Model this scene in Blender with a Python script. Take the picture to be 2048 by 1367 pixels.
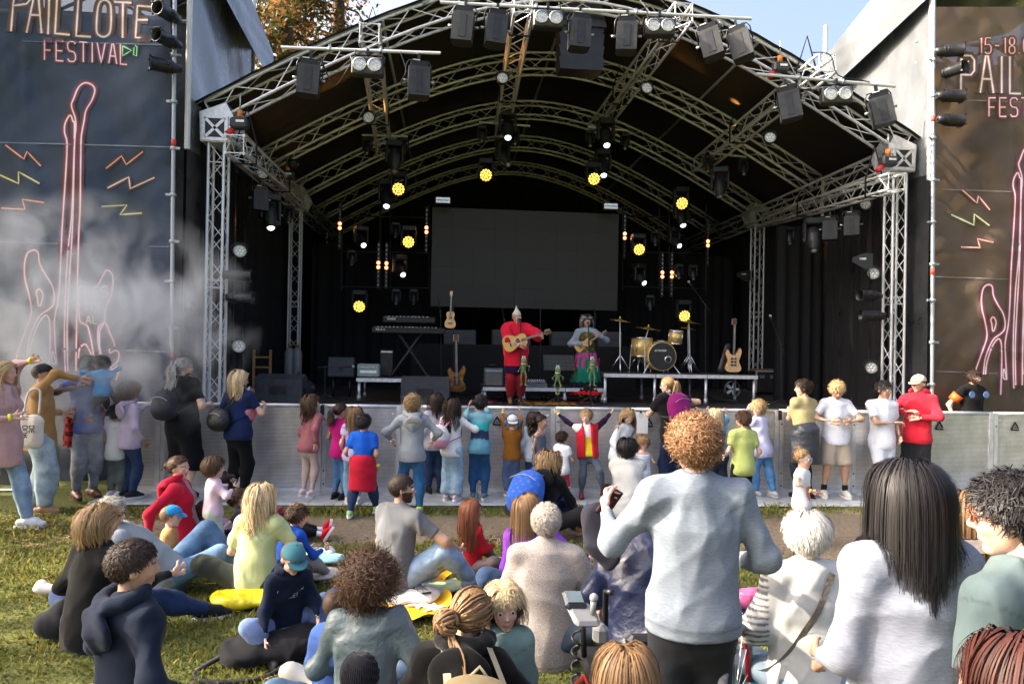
import bpy, math, random
import numpy as np
from mathutils import Matrix, Vector
for o in list(bpy.data.objects): bpy.data.objects.remove(o)
rnd = random.Random(7); RNG = np.random.default_rng(7)
SC = bpy.context.scene; COL = SC.collection
R = math.radians; PI = math.pi; A = lambda *v: np.array(v, float)
# ------------------------------------------------------------------ camera
F = 1365.0; CX, CY = 1024.0, 683.5; CAMZ = 2.06
YAW = R(5.2); PITCH = math.atan(6.5/F); ROLL = R(1.0)
FW = A(math.sin(YAW)*math.cos(PITCH), math.cos(YAW)*math.cos(PITCH), math.sin(PITCH))
_r0 = A(math.cos(YAW), -math.sin(YAW), 0); _u0 = np.cross(_r0, FW)
RT = _r0*math.cos(ROLL)+_u0*math.sin(ROLL); UP = -_r0*math.sin(ROLL)+_u0*math.cos(ROLL)
CAMP = A(0, 0, CAMZ)
cam = bpy.data.cameras.new('camera'); camo = bpy.data.objects.new('camera', cam); COL.objects.link(camo)
cam.sensor_width = 36; cam.lens = F/2048*36; cam.clip_end = 900; cam.clip_start = .05
mm = np.eye(4); mm[:3, 0] = RT; mm[:3, 1] = UP; mm[:3, 2] = -FW; mm[:3, 3] = CAMP
camo.matrix_world = Matrix(mm.tolist()); SC.camera = camo
# ------------------------------------------------------------------ light
SUN_EL, SUN_AZ = R(34), R(177)      # azimuth of the sun seen from above, counter-clockwise from +X
SUND = A(math.cos(SUN_EL)*math.cos(SUN_AZ), math.cos(SUN_EL)*math.sin(SUN_AZ), math.sin(SUN_EL))
w = bpy.data.worlds.new('World'); SC.world = w; w.use_nodes = True
nt = w.node_tree; sky = nt.nodes.new('ShaderNodeTexSky'); sky.sky_type = 'NISHITA'; sky.sun_disc = False
sky.sun_elevation = SUN_EL; sky.sun_rotation = PI/2-SUN_AZ; sky.dust_density = 10; sky.air_density = .75; sky.ozone_density = 1.0
nt.links.new(sky.outputs[0], nt.nodes['Background'].inputs[0]); nt.nodes['Background'].inputs[1].default_value = .15
sl = bpy.data.lights.new('sun', 'SUN'); so = bpy.data.objects.new('sun', sl); COL.objects.link(so)
sl.energy = 3.7; sl.angle = R(.6); sl.color = (1, .88, .7); so.location = (-20, -5, 20)
so.rotation_euler = Vector(SUND.tolist()).to_track_quat('Z', 'Y').to_euler()
SC.view_settings.view_transform = 'Standard'; SC.view_settings.look = 'None'
SC.view_settings.exposure = 2.1; SC.view_settings.gamma = 1
SC.cycles.use_denoising = True; SC.cycles.max_bounces = 6; SC.cycles.volume_bounces = 1
SC.cycles.transparent_max_bounces = 12; SC.cycles.use_adaptive_sampling = True; SC.cycles.adaptive_threshold = .02
SC.cycles.volume_step_rate = 2.0; SC.cycles.sample_clamp_indirect = 6
# ------------------------------------------------------------------ pixel -> place helpers (full-size photo pixels + a real depth)
def ray(x, y): return FW+RT*((x-CX)/F)-UP*((y-CY)/F)
def PY(x, y, Y): d = ray(x, y); return CAMP+d*(Y/d[1])
def PZ(x, y, z=0.): d = ray(x, y); return CAMP+d*((z-CAMZ)/d[2])
# ------------------------------------------------------------------ object helpers
def link(o, parent=None):
    COL.objects.link(o)
    if parent is not None: o.parent = parent
    return o
def tag(o, label=None, cat=None, group=None, kind=None):
    if label: o['label'] = label
    if cat: o['category'] = cat
    if group: o['group'] = group
    if kind: o['kind'] = kind
    return o
def thing(name, label, cat, loc=(0, 0, 0), rz=0, group=None, rot=None):
    o = link(bpy.data.objects.new(name, None)); o.empty_display_size = .1
    o.location = [float(v) for v in loc]; o.rotation_euler = rot if rot is not None else (0, 0, rz)
    return tag(o, label, cat, group)
def mkmesh(name, V, Fs, mat=None, smooth=False, col=None):
    me = bpy.data.meshes.new(name); V = np.asarray(V, np.float32).reshape(-1, 3)
    if isinstance(Fs, np.ndarray):
        n, k = Fs.shape; me.vertices.add(len(V)); me.vertices.foreach_set('co', V.ravel())
        me.loops.add(n*k); me.loops.foreach_set('vertex_index', Fs.astype(np.int32).ravel())
        me.polygons.add(n); me.polygons.foreach_set('loop_start', np.arange(0, n*k, k, dtype=np.int32))
        me.polygons.foreach_set('loop_total', np.full(n, k, np.int32)); me.update(calc_edges=True)
    else:
        me.from_pydata(V.tolist(), [], Fs)
    if smooth: me.polygons.foreach_set('use_smooth', np.ones(len(me.polygons), bool))
    if col is not None:
        a = me.color_attributes.new('Col', 'FLOAT_COLOR', 'POINT')
        c = np.ones((len(V), 4), np.float32); c[:, :3] = col; a.data.foreach_set('color', c.ravel())
    if col is None and mat is not None and any(m_.get('vcol') for m_ in (mat if isinstance(mat, (list, tuple)) else [mat])):
        me.color_attributes.new('Col', 'FLOAT_COLOR', 'POINT').data.foreach_set('color', np.ones(len(V)*4, np.float32))
    if mat is not None:
        for m_ in (mat if isinstance(mat, (list, tuple)) else [mat]): me.materials.append(m_)
    return me
def obj(name, me, parent=None, M=None):
    o = link(bpy.data.objects.new(name, me), parent)
    if M is not None: o.matrix_local = M
    return o
def copy_tree(o, parent=None):
    c = o.copy(); link(c, parent)
    for ch in list(o.children):
        d = copy_tree(ch, c); d.matrix_parent_inverse = ch.matrix_parent_inverse.copy()
    return c
def frame(a, b, up=(0, 0, 1)):
    a = np.asarray(a, float); b = np.asarray(b, float); z = b-a; L = np.linalg.norm(z); z = z/max(L, 1e-9)
    up = np.asarray(up, float)
    if abs(z@up) > .98: up = A(0, 1, 0) if abs(z[1]) < .9 else A(1, 0, 0)
    x = np.cross(up, z); x /= np.linalg.norm(x); return x, np.cross(z, x), z, L
class MB:
    def __init__(s): s.V = []; s.F = []; s.n = 0; s.sm = []; s.mi = []; s.M = None; s.m = 0
    def add(s, V, Fs, sm=False):
        V = np.asarray(V, float).reshape(-1, 3)
        if s.M is not None: V = V@s.M[:3, :3].T+s.M[:3, 3]
        s.V.append(V); s.F += [[i+s.n for i in f] for f in Fs]; s.sm += [sm]*len(Fs); s.mi += [s.m]*len(Fs); s.n += len(V); return s
    def box(s, c, d, rot=None, bev=0):
        c = np.asarray(c, float); h = np.asarray(d, float)/2
        if bev:
            b = min(bev, *(h*.9))
            rings = [(-h[2], b), (-h[2]+b, 0), (h[2]-b, 0), (h[2], b)]; V = []; Fs = []
            for z, i in rings:
                x, y = h[0]-i, h[1]-i; q = b if i == 0 else b*.6
                V += [(-x+q, -y, z), (x-q, -y, z), (x, -y+q, z), (x, y-q, z), (x-q, y, z), (-x+q, y, z), (-x, y-q, z), (-x, -y+q, z)]
            for r in range(3):
                for k in range(8): Fs.append([r*8+k, r*8+(k+1) % 8, r*8+8+(k+1) % 8, r*8+8+k])
            Fs += [list(range(7, -1, -1)), list(range(24, 32))]
        else:
            V = [(x*h[0], y*h[1], z*h[2]) for x in(-1, 1) for y in(-1, 1) for z in(-1, 1)]
            Fs = [[0, 1, 3, 2], [4, 6, 7, 5], [0, 4, 5, 1], [2, 3, 7, 6], [0, 2, 6, 4], [1, 5, 7, 3]]
        V = np.asarray(V, float)
        if rot is not None: V = V@np.asarray(rot, float).T
        return s.add(V+c, Fs)
    def cyl(s, a, b, r, r2=None, n=10, caps=True, sm=True):
        x, y, z, L = frame(a, b); r2 = r if r2 is None else r2; t = np.arange(n)*2*PI/n
        ring = np.outer(np.cos(t), x)+np.outer(np.sin(t), y)
        V = np.vstack([np.asarray(a)+ring*r, np.asarray(b)+ring*r2])
        s.add(V, [[k, (k+1) % n, n+(k+1) % n, n+k] for k in range(n)], sm)
        if caps:
            s.F += [[s.n-2*n+k for k in range(n-1, -1, -1)], [s.n-n+k for k in range(n)]]; s.sm += [False]*2; s.mi += [s.m]*2
        return s
    def tube(s, pts, r, n=6, closed=False, sm=True):
        P = np.asarray(pts, float); m = len(P); rr = np.broadcast_to(np.asarray(r, float), (m,)); T = np.gradient(P, axis=0)
        if closed: T = np.roll(P, -1, 0)-np.roll(P, 1, 0)
        T /= np.linalg.norm(T, axis=1)[:, None]+1e-9; u = A(0, 0, 1) if abs(T[0, 2]) < .9 else A(1, 0, 0); V = []
        t = np.arange(n)*2*PI/n
        for i in range(m):
            x = np.cross(u, T[i]); x /= np.linalg.norm(x)+1e-9; y = np.cross(T[i], x); u = y
            V.append(P[i]+rr[i]*(np.outer(np.cos(t), x)+np.outer(np.sin(t), y)))
        Fs = []
        for i in range(m if closed else m-1):
            j = (i+1) % m
            for k in range(n): Fs.append([i*n+k, i*n+(k+1) % n, j*n+(k+1) % n, j*n+k])
        if not closed: Fs += [list(range(n-1, -1, -1)), [(m-1)*n+k for k in range(n)]]
        return s.add(np.vstack(V), Fs, sm)
    def lathe(s, prof, a=(0, 0, 0), b=(0, 0, 1), n=16, sm=True):
        x, y, z, L = frame(a, b); t = np.arange(n)*2*PI/n; ring = np.outer(np.cos(t), x)+np.outer(np.sin(t), y); m = len(prof)
        V = np.vstack([np.asarray(a, float)+z*h+ring*max(r, 1e-4) for r, h in prof])
        Fs = [[i*n+k, i*n+(k+1) % n, (i+1)*n+(k+1) % n, (i+1)*n+k] for i in range(m-1) for k in range(n)]
        return s.add(V, Fs, sm)
    def sph(s, c, r, n=10, m=6, rot=None):
        r = np.broadcast_to(np.asarray(r, float), (3,)); V = [(0, 0, -1)]; Fs = []
        for i in range(1, m):
            ph = -PI/2+PI*i/m
            V += [(math.cos(ph)*math.cos(k*2*PI/n), math.cos(ph)*math.sin(k*2*PI/n), math.sin(ph)) for k in range(n)]
        V.append((0, 0, 1)); e = len(V)-1
        for k in range(n): Fs += [[0, 1+(k+1) % n, 1+k], [e, e-n+k, e-n+(k+1) % n]]
        for i in range(m-2):
            for k in range(n): Fs.append([1+i*n+k, 1+i*n+(k+1) % n, 1+(i+1)*n+(k+1) % n, 1+(i+1)*n+k])
        V = np.array(V)*r
        if rot is not None: V = V@np.asarray(rot).T
        return s.add(V+np.asarray(c, float), Fs, True)
    def prism(s, poly, a, b, ex=None, ey=None, sm=False):
        # extrude a 2-D outline from a to b
        x, y, z, L = frame(a, b)
        if ex is not None: x = np.asarray(ex, float); y = np.asarray(ey, float)
        P = np.asarray(poly, float); n = len(P); base = np.outer(P[:, 0], x)+np.outer(P[:, 1], y)
        V = np.vstack([base+np.asarray(a, float), base+np.asarray(b, float)])
        s.add(V, [[k, (k+1) % n, n+(k+1) % n, n+k] for k in range(n)], sm)
        s.F += [[s.n-2*n+k for k in range(n-1, -1, -1)], [s.n-n+k for k in range(n)]]; s.sm += [False]*2; s.mi += [s.m]*2
        return s
    def mesh(s, name, mat):
        me = mkmesh(name, np.vstack(s.V), s.F, mat)
        me.polygons.foreach_set('use_smooth', np.array(s.sm, bool))
        if isinstance(mat, (list, tuple)): me.polygons.foreach_set('material_index', np.array(s.mi, np.int32))
        return me
    def build(s, name, mat, parent=None, **k): return obj(name, s.mesh(name, mat), parent, **k)
def nrm(v): v = np.asarray(v, float); return v/(np.linalg.norm(v)+1e-9)
def rotm(rx=0, ry=0, rz=0): return np.array(Matrix.Rotation(rz, 3, 'Z')@Matrix.Rotation(ry, 3, 'Y')@Matrix.Rotation(rx, 3, 'X'))
def catmull(P, n=8, closed=False):
    P = np.asarray(P, float); m = len(P); out = []
    for i in range(m if closed else m-1):
        p0, p1, p2, p3 = (P[(i+k) % m] if closed else P[min(max(i+k, 0), m-1)] for k in (-1, 0, 1, 2))
        for t in np.arange(n)/n:
            out.append(.5*((2*p1)+(-p0+p2)*t+(2*p0-5*p1+4*p2-p3)*t*t+(-p0+3*p1-3*p2+p3)*t**3))
    if not closed: out.append(P[-1])
    return np.array(out)
# ------------------------------------------------------------------ materials
_MC = {}
def mat(key, col=(.5, .5, .5), rough=.6, metal=0., var=.15, vs=6., bump=0., bs=120., spec=.4, emit=None, es=1., col2=None, vcol=False,
        sheen=0., trans=0., stretch=(1, 1, 1), coat=0., alpha=1., subs=0., wr=0.):
    if key in _MC: return _MC[key]
    m = bpy.data.materials.new(key); m.use_nodes = True; t = m.node_tree; N = t.nodes; Lk = t.links.new
    if vcol: m['vcol'] = 1
    b = N['Principled BSDF']; b.inputs['Roughness'].default_value = rough; b.inputs['Metallic'].default_value = metal
    b.inputs['Specular IOR Level'].default_value = spec; b.inputs['Sheen Weight'].default_value = sheen; b.inputs['Coat Weight'].default_value = coat
    b.inputs['Transmission Weight'].default_value = trans; b.inputs['Alpha'].default_value = alpha
    if subs: b.inputs['Subsurface Weight'].default_value = subs; b.inputs['Subsurface Radius'].default_value = (.01, .004, .002)
    tc = N.new('ShaderNodeTexCoord'); mp = N.new('ShaderNodeMapping'); mp.inputs['Scale'].default_value = stretch
    Lk(tc.outputs['Object'], mp.inputs[0])
    c = tuple(col)+(1,)
    if var or col2:
        nz = N.new('ShaderNodeTexNoise'); nz.inputs['Scale'].default_value = vs; nz.inputs['Detail'].default_value = 5; nz.inputs['Roughness'].default_value = .6
        Lk(mp.outputs[0], nz.inputs['Vector'])
        rp = N.new('ShaderNodeValToRGB'); e = rp.color_ramp.elements; e[0].position = .32; e[1].position = .68
        a_, b_ = (c, tuple(col2)+(1,)) if col2 else (tuple(x*(1-var) for x in col)+(1,), tuple(min(1, x*(1+var)) for x in col)+(1,))
        e[0].color = a_; e[1].color = b_; Lk(nz.outputs['Fac'], rp.inputs[0]); src = rp.outputs[0]
        if vcol:
            at = N.new('ShaderNodeAttribute'); at.attribute_name = 'Col'; mx = N.new('ShaderNodeMixRGB'); mx.blend_type = 'MULTIPLY'; mx.inputs[0].default_value = 1
            Lk(src, mx.inputs[1]); Lk(at.outputs[0], mx.inputs[2]); src = mx.outputs[0]
        Lk(src, b.inputs['Base Color'])
        ml = N.new('ShaderNodeMath'); ml.operation = 'MULTIPLY_ADD'; ml.inputs[1].default_value = .25; ml.inputs[2].default_value = max(rough-.12, .03)
        Lk(nz.outputs['Fac'], ml.inputs[0]); Lk(ml.outputs[0], b.inputs['Roughness'])
    else: b.inputs['Base Color'].default_value = c
    if bump:
        n2 = N.new('ShaderNodeTexNoise'); n2.inputs['Scale'].default_value = bs; n2.inputs['Detail'].default_value = 3; Lk(mp.outputs[0], n2.inputs['Vector'])
        bp = N.new('ShaderNodeBump'); bp.inputs['Strength'].default_value = min(bump, 1); bp.inputs['Distance'].default_value = .004 if bs > 60 else .02
        Lk(n2.outputs['Fac'], bp.inputs['Height']); Lk(bp.outputs[0], b.inputs['Normal'])
    if wr:
        n3 = N.new('ShaderNodeTexNoise'); n3.inputs['Scale'].default_value = 5; n3.inputs['Detail'].default_value = 1.2; n3.inputs['Distortion'].default_value = .9; n3.inputs['Roughness'].default_value = .4
        m3 = N.new('ShaderNodeMapping'); m3.inputs['Scale'].default_value = (1, 1, .6); Lk(tc.outputs['Object'], m3.inputs[0]); Lk(m3.outputs[0], n3.inputs['Vector'])
        b3 = N.new('ShaderNodeBump'); b3.inputs['Strength'].default_value = wr; b3.inputs['Distance'].default_value = .05; Lk(n3.outputs['Fac'], b3.inputs['Height'])
        if bump: Lk(b3.outputs[0], bp.inputs['Normal'])
        else: Lk(b3.outputs[0], b.inputs['Normal'])
    if emit: b.inputs['Emission Color'].default_value = tuple(emit)+(1,); b.inputs['Emission Strength'].default_value = es
    _MC[key] = m; return m
ALU = mat('aluminium', (.66, .67, .69), .36, .45, .18, 14, .1, 60)
STEEL = mat('galvanised_steel', (.38, .41, .44), .45, .7, .25, 20, .15, 40)
BLK = mat('black_lacquer', (.018, .019, .022), .42, 0, .3, 8, .15, 90)
BLKM = mat('black_metal', (.02, .021, .024), .35, .3, .3, 10)
DARK = mat('dark_plastic', (.03, .031, .034), .5, 0, .3, 10)
CABLE = mat('cable_rubber', (.012, .012, .013), .5)
STRAP = mat('black_strap', (.012, .012, .014), .8)
GLASSL = mat('lamp_lens', (.55, .55, .52), .12, .2, .5, 60, .5, 90, spec=.8)
# ================================================================== ground
XC = 2.0                                   # the stage's middle
def grid_sheet(name, x0, x1, y0, y1, nx, ny, zf, m):
    xs, ys = np.linspace(x0, x1, nx), np.linspace(y0, y1, ny); X, Y = np.meshgrid(xs, ys)
    V = np.stack([X, Y, zf(X, Y)], -1).reshape(-1, 3); i = np.arange(nx*ny).reshape(ny, nx)
    return obj(name, mkmesh(name, V, np.stack([i[:-1, :-1], i[:-1, 1:], i[1:, 1:], i[1:, :-1]], -1).reshape(-1, 4), m, True))
def ground_material():
    m = bpy.data.materials.new('meadow_soil'); m.use_nodes = True; t = m.node_tree; N = t.nodes; L = t.links.new; b = N['Principled BSDF']
    b.inputs['Roughness'].default_value = .95; b.inputs['Specular IOR Level'].default_value = .15
    tc = N.new('ShaderNodeTexCoord')
    def noise(s, d=6, r=.6):
        n = N.new('ShaderNodeTexNoise'); n.inputs['Scale'].default_value = s; n.inputs['Detail'].default_value = d; n.inputs['Roughness'].default_value = r
        L(tc.outputs['Object'], n.inputs['Vector']); return n.outputs['Fac']
    def ramp(src, stops):
        r = N.new('ShaderNodeValToRGB'); e = r.color_ramp.elements
        while len(e) < len(stops): e.new(.5)
        for q, (p, c) in zip(e, stops): q.position = p; q.color = tuple(c)+(1,)
        L(src, r.inputs[0]); return r.outputs[0]
    green = ramp(noise(34), [(.3, (.06, .075, .02)), (.55, (.11, .12, .035)), (.75, (.18, .16, .06))])
    soil = ramp(noise(24), [(.3, (.13, .1, .068)), (.6, (.21, .168, .12)), (.78, (.29, .24, .18))])
    at = N.new('ShaderNodeAttribute'); at.attribute_name = 'Col'
    ad = N.new('ShaderNodeMath'); ad.operation = 'ADD'; L(at.outputs['Fac'], ad.inputs[0]); n3 = N.new('ShaderNodeMath'); n3.operation = 'MULTIPLY_ADD'
    n3.inputs[1].default_value = .9; n3.inputs[2].default_value = -.45; L(noise(5, 8, .7), n3.inputs[0]); L(n3.outputs[0], ad.inputs[1])
    rr = ramp(ad.outputs[0], [(.4, (0, 0, 0)), (.62, (1, 1, 1))])
    mx = N.new('ShaderNodeMixRGB'); L(rr, mx.inputs[0]); L(green, mx.inputs[1]); L(soil, mx.inputs[2]); L(mx.outputs[0], b.inputs['Base Color'])
    bp = N.new('ShaderNodeBump'); bp.inputs['Strength'].default_value = .7; bp.inputs['Distance'].default_value = .03; L(noise(60, 4), bp.inputs['Height']); L(bp.outputs[0], b.inputs['Normal'])
    return m
def dirtiness(X, Y):
    g = lambda cx, cy, sx, sy: np.exp(-((X-cx)/sx)**2-((Y-cy)/sy)**2)
    d = .95*g(6.2, 7.4, 3.4, 1.2)+.8*g(4.6, 6.9, 1.2, .9)+.95*g(-1.2, 7.75, 1.9, .6)+.75*g(.9, 7.7, 1.8, .5)+.55*g(-3.4, 7.9, 1., .5)+.3*g(5, 5.2, 1.5, .8)
    return np.clip(d, 0, 1)
def hump(X, Y): return .018*np.sin(X*1.3+1)*np.sin(Y*1.1)+.01*np.sin(X*3.1)*np.sin(Y*2.7+1)-.01
near = grid_sheet('ground', -14, 16, -4, 9.2, 150, 80, hump, ground_material()); tag(near, kind='structure')
co = np.array([v.co[:] for v in near.data.vertices]); a_ = near.data.color_attributes.new('Col', 'FLOAT_COLOR', 'POINT')
dd = dirtiness(co[:, 0], co[:, 1]); a_.data.foreach_set('color', np.stack([dd, dd, dd, np.ones_like(dd)], -1).astype(np.float32).ravel())
far = grid_sheet('terrain', -400, 400, -300, 500, 9, 9, lambda X, Y: X*0-.06, near.data.materials[0]); tag(far, kind='structure')
# ================================================================== stage platform
t = thing('stage_platform', 'raised black stage floor under the arched truss roof', 'stage', (XC, 10.3, 0))
DECK = mat('stage_plywood', (.035, .034, .034), .55, 0, .35, 3, .2, 30)
for i in range(6):
    for j in range(7):
        MB().box((-5.2+2.08*i, .92+1.82*j, .93), (2.07, 1.81, .1)).build('deck_panel', DECK, t)
MB().box((0, .0, .48), (12.4, .03, .9)).build('skirt', mat('black_molton', (.008, .008, .009), .95, 0, .3, 5), t)
for i in range(7): MB().box((-6+2*i, .4, .44), (.06, .06, .88)).build('leg', STEEL, t)
# ================================================================== trusses
UC = MB().cyl((0, 0, 0), (0, 0, 1), 1, n=7, caps=False).mesh('brace', ALU)
UC8 = MB().cyl((0, 0, 0), (0, 0, 1), 1, n=12).mesh('chord', ALU)
def bar(name, a, b, r, parent, me=None):
    x, y, z, L = frame(a, b); M = np.eye(4); M[:3, 0] = x*r; M[:3, 1] = y*r; M[:3, 2] = z*L; M[:3, 3] = a
    return obj(name, me or UC, parent, Matrix(M.tolist()))
def lattice_pairs(rings, step=1):
    n = len(rings); out = []
    for s in range(4):
        s2 = (s+1) % 4
        for i in range(n-1):
            a, b = (rings[i][s], rings[i+1][s2]) if i % 2 == 0 else (rings[i][s2], rings[i+1][s]); out.append((a, b))
    for i in (0, n-1):
        for s in range(4): out.append((rings[i][s], rings[i][(s+1) % 4]))
    return out
def truss(t, a, b, cc=.29, rc=.025, rb=.009, up=(0, 0, 1), cell=None, joint=True):
    a = np.asarray(a, float); b = np.asarray(b, float); x, y, z, L = frame(a, b, up); h = cc/2; cell = cell or cc*1.12
    off = [x*h+y*h, -x*h+y*h, -x*h-y*h, x*h-y*h]; n = max(2, round(L/cell))+1
    for o in off: bar('chord', a+o, b+o, rc, t, UC8)
    for p, q in lattice_pairs([[a+z*L*i/(n-1)+o for o in off] for i in range(n)]): bar('brace', p, q, rb, t)
ARCHX, ZEAVE, ZAP = 5.95, 5.83, 8.17
def arch_z(x): b = 3.6; f = lambda q: np.sqrt(q*q+b*b)-b; return ZAP-(ZAP-ZEAVE)*f(x)/f(ARCHX)
ARCHY = [11.4, 14.25, 17.1, 19.95, 22.8]
for k, y0 in enumerate(ARCHY):
    lab = ['silver front arch of lattice truss carrying the stage roof', 'second lattice truss arch behind the front arch', 'third lattice truss arch, standing over the rear towers',
           'fourth lattice truss arch, deep under the black roof', 'deepest and lowest looking lattice truss arch before the back curtain'][k]
    t = thing('roof_arch', lab, 'truss', (XC, y0, 0), group='arches of the stage roof')
    n = 27; xs = np.linspace(-ARCHX, ARCHX, n); cc = .34; rings = []
    for x in xs:
        z = arch_z(x); g = (arch_z(x+.01)-arch_z(x-.01))/.02; nn = A(g, 0, -1)/math.hypot(g, 1); p = A(x, 0, z)
        rings.append([p+A(0, -cc/2, 0), p+A(0, cc/2, 0), p+A(0, cc/2, 0)+nn*cc, p+A(0, -cc/2, 0)+nn*cc])
    for s in range(4): MB().tube([r[s] for r in rings], .026, 10).build('chord', ALU, t)
    prs = lattice_pairs(rings)
    if k == 0:
        for p, q in prs: bar('brace', p, q, .0105, t)
        for x in (-4.3, -2.5, 2.5, 4.3):
            z = arch_z(x); MB().cyl((x-.05, -.171, z-.01), (x+.05, -.171, z-.01+.05*(-np.sign(x))), .04, n=10).build('coupler', STEEL, t)
    else:
        mb = MB()
        for p, q in prs: mb.cyl(p, q, .0095, n=5, caps=False)
        tag(mb.build('lattice', ALU, t), kind='stuff')
# towers with sleeve blocks
def sleeve(t, sx):
    # block where arch, eave beam and tower meet: bent plates and an X plate facing the audience
    z0 = ZEAVE-.62
    P = [(-.22, 0), (.22, 0), (.34, .3), (.16, .62), (-.24, .46)]
    P = [(-p[0]*sx if sx > 0 else p[0], p[1]) for p in P]
    if sx > 0: P = P[::-1]
    for yy in (-.2, .2): MB().prism(P, (0, yy, z0), (0, yy+.01, z0), A(1, 0, 0), A(0, 0, 1)).build('sleeve_plate', ALU, t)
    mb = MB()
    for i in range(len(P)):
        if i == 2 or i == 1: continue
        a, b = A(P[i][0], 0, P[i][1]+z0), A(P[(i+1) % 5][0], 0, P[(i+1) % 5][1]+z0); d = (b-a)/np.linalg.norm(b-a); c = (a+b)/2
        mb.box(c, (np.linalg.norm(b-a), .39, .012), np.stack([d, A(0, 1, 0), np.cross(d, A(0, 1, 0))], 1))
    mb.build('sleeve_side', ALU, t)
    c = A(0, -.215, z0+.21); h = .175; MB().box(c+A(0, .01, 0), (.34, .008, .34)).build('shade_plate', BLK, t); mb = MB()  # black plate stands in for the shade inside the openings
    for u, v, a, b in ((0, h, .4, .05), (0, -h, .4, .05)): mb.box(c+A(u, 0, v), (a, .014, b))
    for u in (h, -h): mb.box(c+A(u, 0, 0), (.05, .014, .31))
    for s in (1, -1): mb.box(c+A(0, -.001, 0), (.44, .012, .045), rotm(0, s*PI/4, 0))
    for u in (h, -h):
        for v in (h, -h): mb.cyl(c+A(u, -.012, v), c+A(u, .0, v), .03, n=12)
    mb.build('cross_plate', ALU, t)
TW = [(-3.77, 11.4, 'front truss tower beside the smoky banner'), (7.8, 11.4, 'front truss tower beside the brown banner'),
      (-3.78, 17.0, 'rear truss tower next to the gas bottles'), (7.88, 17.0, 'rear truss tower behind the bass guitar')]
for x, y, lab in TW:
    t = thing('truss_tower', 'silver square lattice '+lab, 'truss', (x, y, 0), group='roof towers')
    truss(t, (0, 0, .99), (0, 0, ZEAVE-.62), .239, .024, .008, (0, 1, 0), cell=.3)
    for z in (2.9, 3.02, 4.9): 
        for s in (-1, 1): bar('brace', A(-.12, s*.12, z), A(.12, s*.12, z), .011, t)
    sleeve(t, -1 if x < 2 else 1)
    MB().box((0, 0, .995), (.45, .45, .015)).build('base_plate', STEEL, t)
# eave beams from front to rear towers
for s, lab in ((-1, 'eave beam truss over the banner with smoke'), (1, 'eave beam truss over the brown banner')):
    x = XC+s*5.73; t = thing('eave_beam', 'lattice '+lab, 'truss', (x, 11.6, ZEAVE-.41), group='eave beams')
    truss(t, (0, 0, 0), (0, 11.2, 0), .339, .025, .009, cell=.5)
# hung trusses: two along the sides, four under the roof
HUNG = [((469, 288, 10.5), (600, 398, 16.6), .26, 'side lighting truss hanging above the wedge monitors, square end towards the audience'),
        ((1793, 363, 10.6), (1535, 440, 16.6), .26, 'side lighting truss hanging beside the brown banner'),
        ((739, 66, 10.6), (768, 300, 15.9), .29, 'ceiling truss with a cross pipe and twin blinder, nearest the pines'),
        ((1047, 8, 10.7), (1003, 262, 15.9), .29, 'ceiling truss ending above the wizard hat'),
        ((1368, 24, 10.7), (1190, 262, 15.9), .29, 'ceiling truss ending above the drum kit'),
        ((1655, 126, 10.6), (1400, 330, 15.6), .29, 'ceiling truss with a cross pipe nearest the brown banner')]
HT = []
for a, b, cc, lab in HUNG:
    p, q = PY(*a), PY(*b); t = thing('hung_truss', 'silver '+lab, 'truss', p, group='lighting trusses under the roof'); truss(t, (0, 0, 0), q-p, cc, .025, .009, cell=.34)
    for f_ in (.12, .62):
        c = (q-p)*f_; h = cc/2+.03; zz = .75
        MB().tube([(c[0]-h, c[1], c[2]-h), (c[0]-h, c[1], c[2]+h), (c[0], c[1], c[2]+zz), (c[0]+h, c[1], c[2]+h), (c[0]+h, c[1], c[2]-h), (c[0]-h, c[1], c[2]-h)], .016, 6).build('strap', STRAP, t)
    HT.append((p, q, t))
# pipes across the truss ends
PIPES = []
for a, b, Y, lab in (((562, 95), (881, 107), 10.35, 'upper cross pipe holding two floodlights and a twin blinder near the pines'), ((880, 5), (1503, 38), 10.4, 'long cross pipe of the middle trusses holding most of the floodlights'),
                ((1513, 148), (1790, 173), 10.35, 'cross pipe holding floodlights nearest the brown banner'), ((724, 270), (816, 273), 15.0, 'short rear pipe of the truss nearest the pines'),
                ((958, 244), (1060, 252), 15.0, 'short rear pipe above the wizard hat'), ((1176, 254), (1255, 261), 15.0, 'short rear pipe above the drum kit'), ((1420, 306), (1492, 314), 14.6, 'short rear pipe of the truss nearest the brown banner')):
    p, q = PY(*a, Y), PY(*b, Y); t = thing('lighting_pipe', 'aluminium '+lab, 'pipe', p, group='lighting pipes'); bar('tube', (0, 0, 0), q-p, .0245, t, UC8)
    for f_ in (.3, .62):
        c = (q-p)*f_; MB().cyl(c-A(.02, 0, 0), c+A(.02, 0, 0), .036, n=10).box(c+A(0, .02, .04), (.04, .05, .06)).build('clamp', STEEL, t)
    PIPES.append((p, q))
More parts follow.
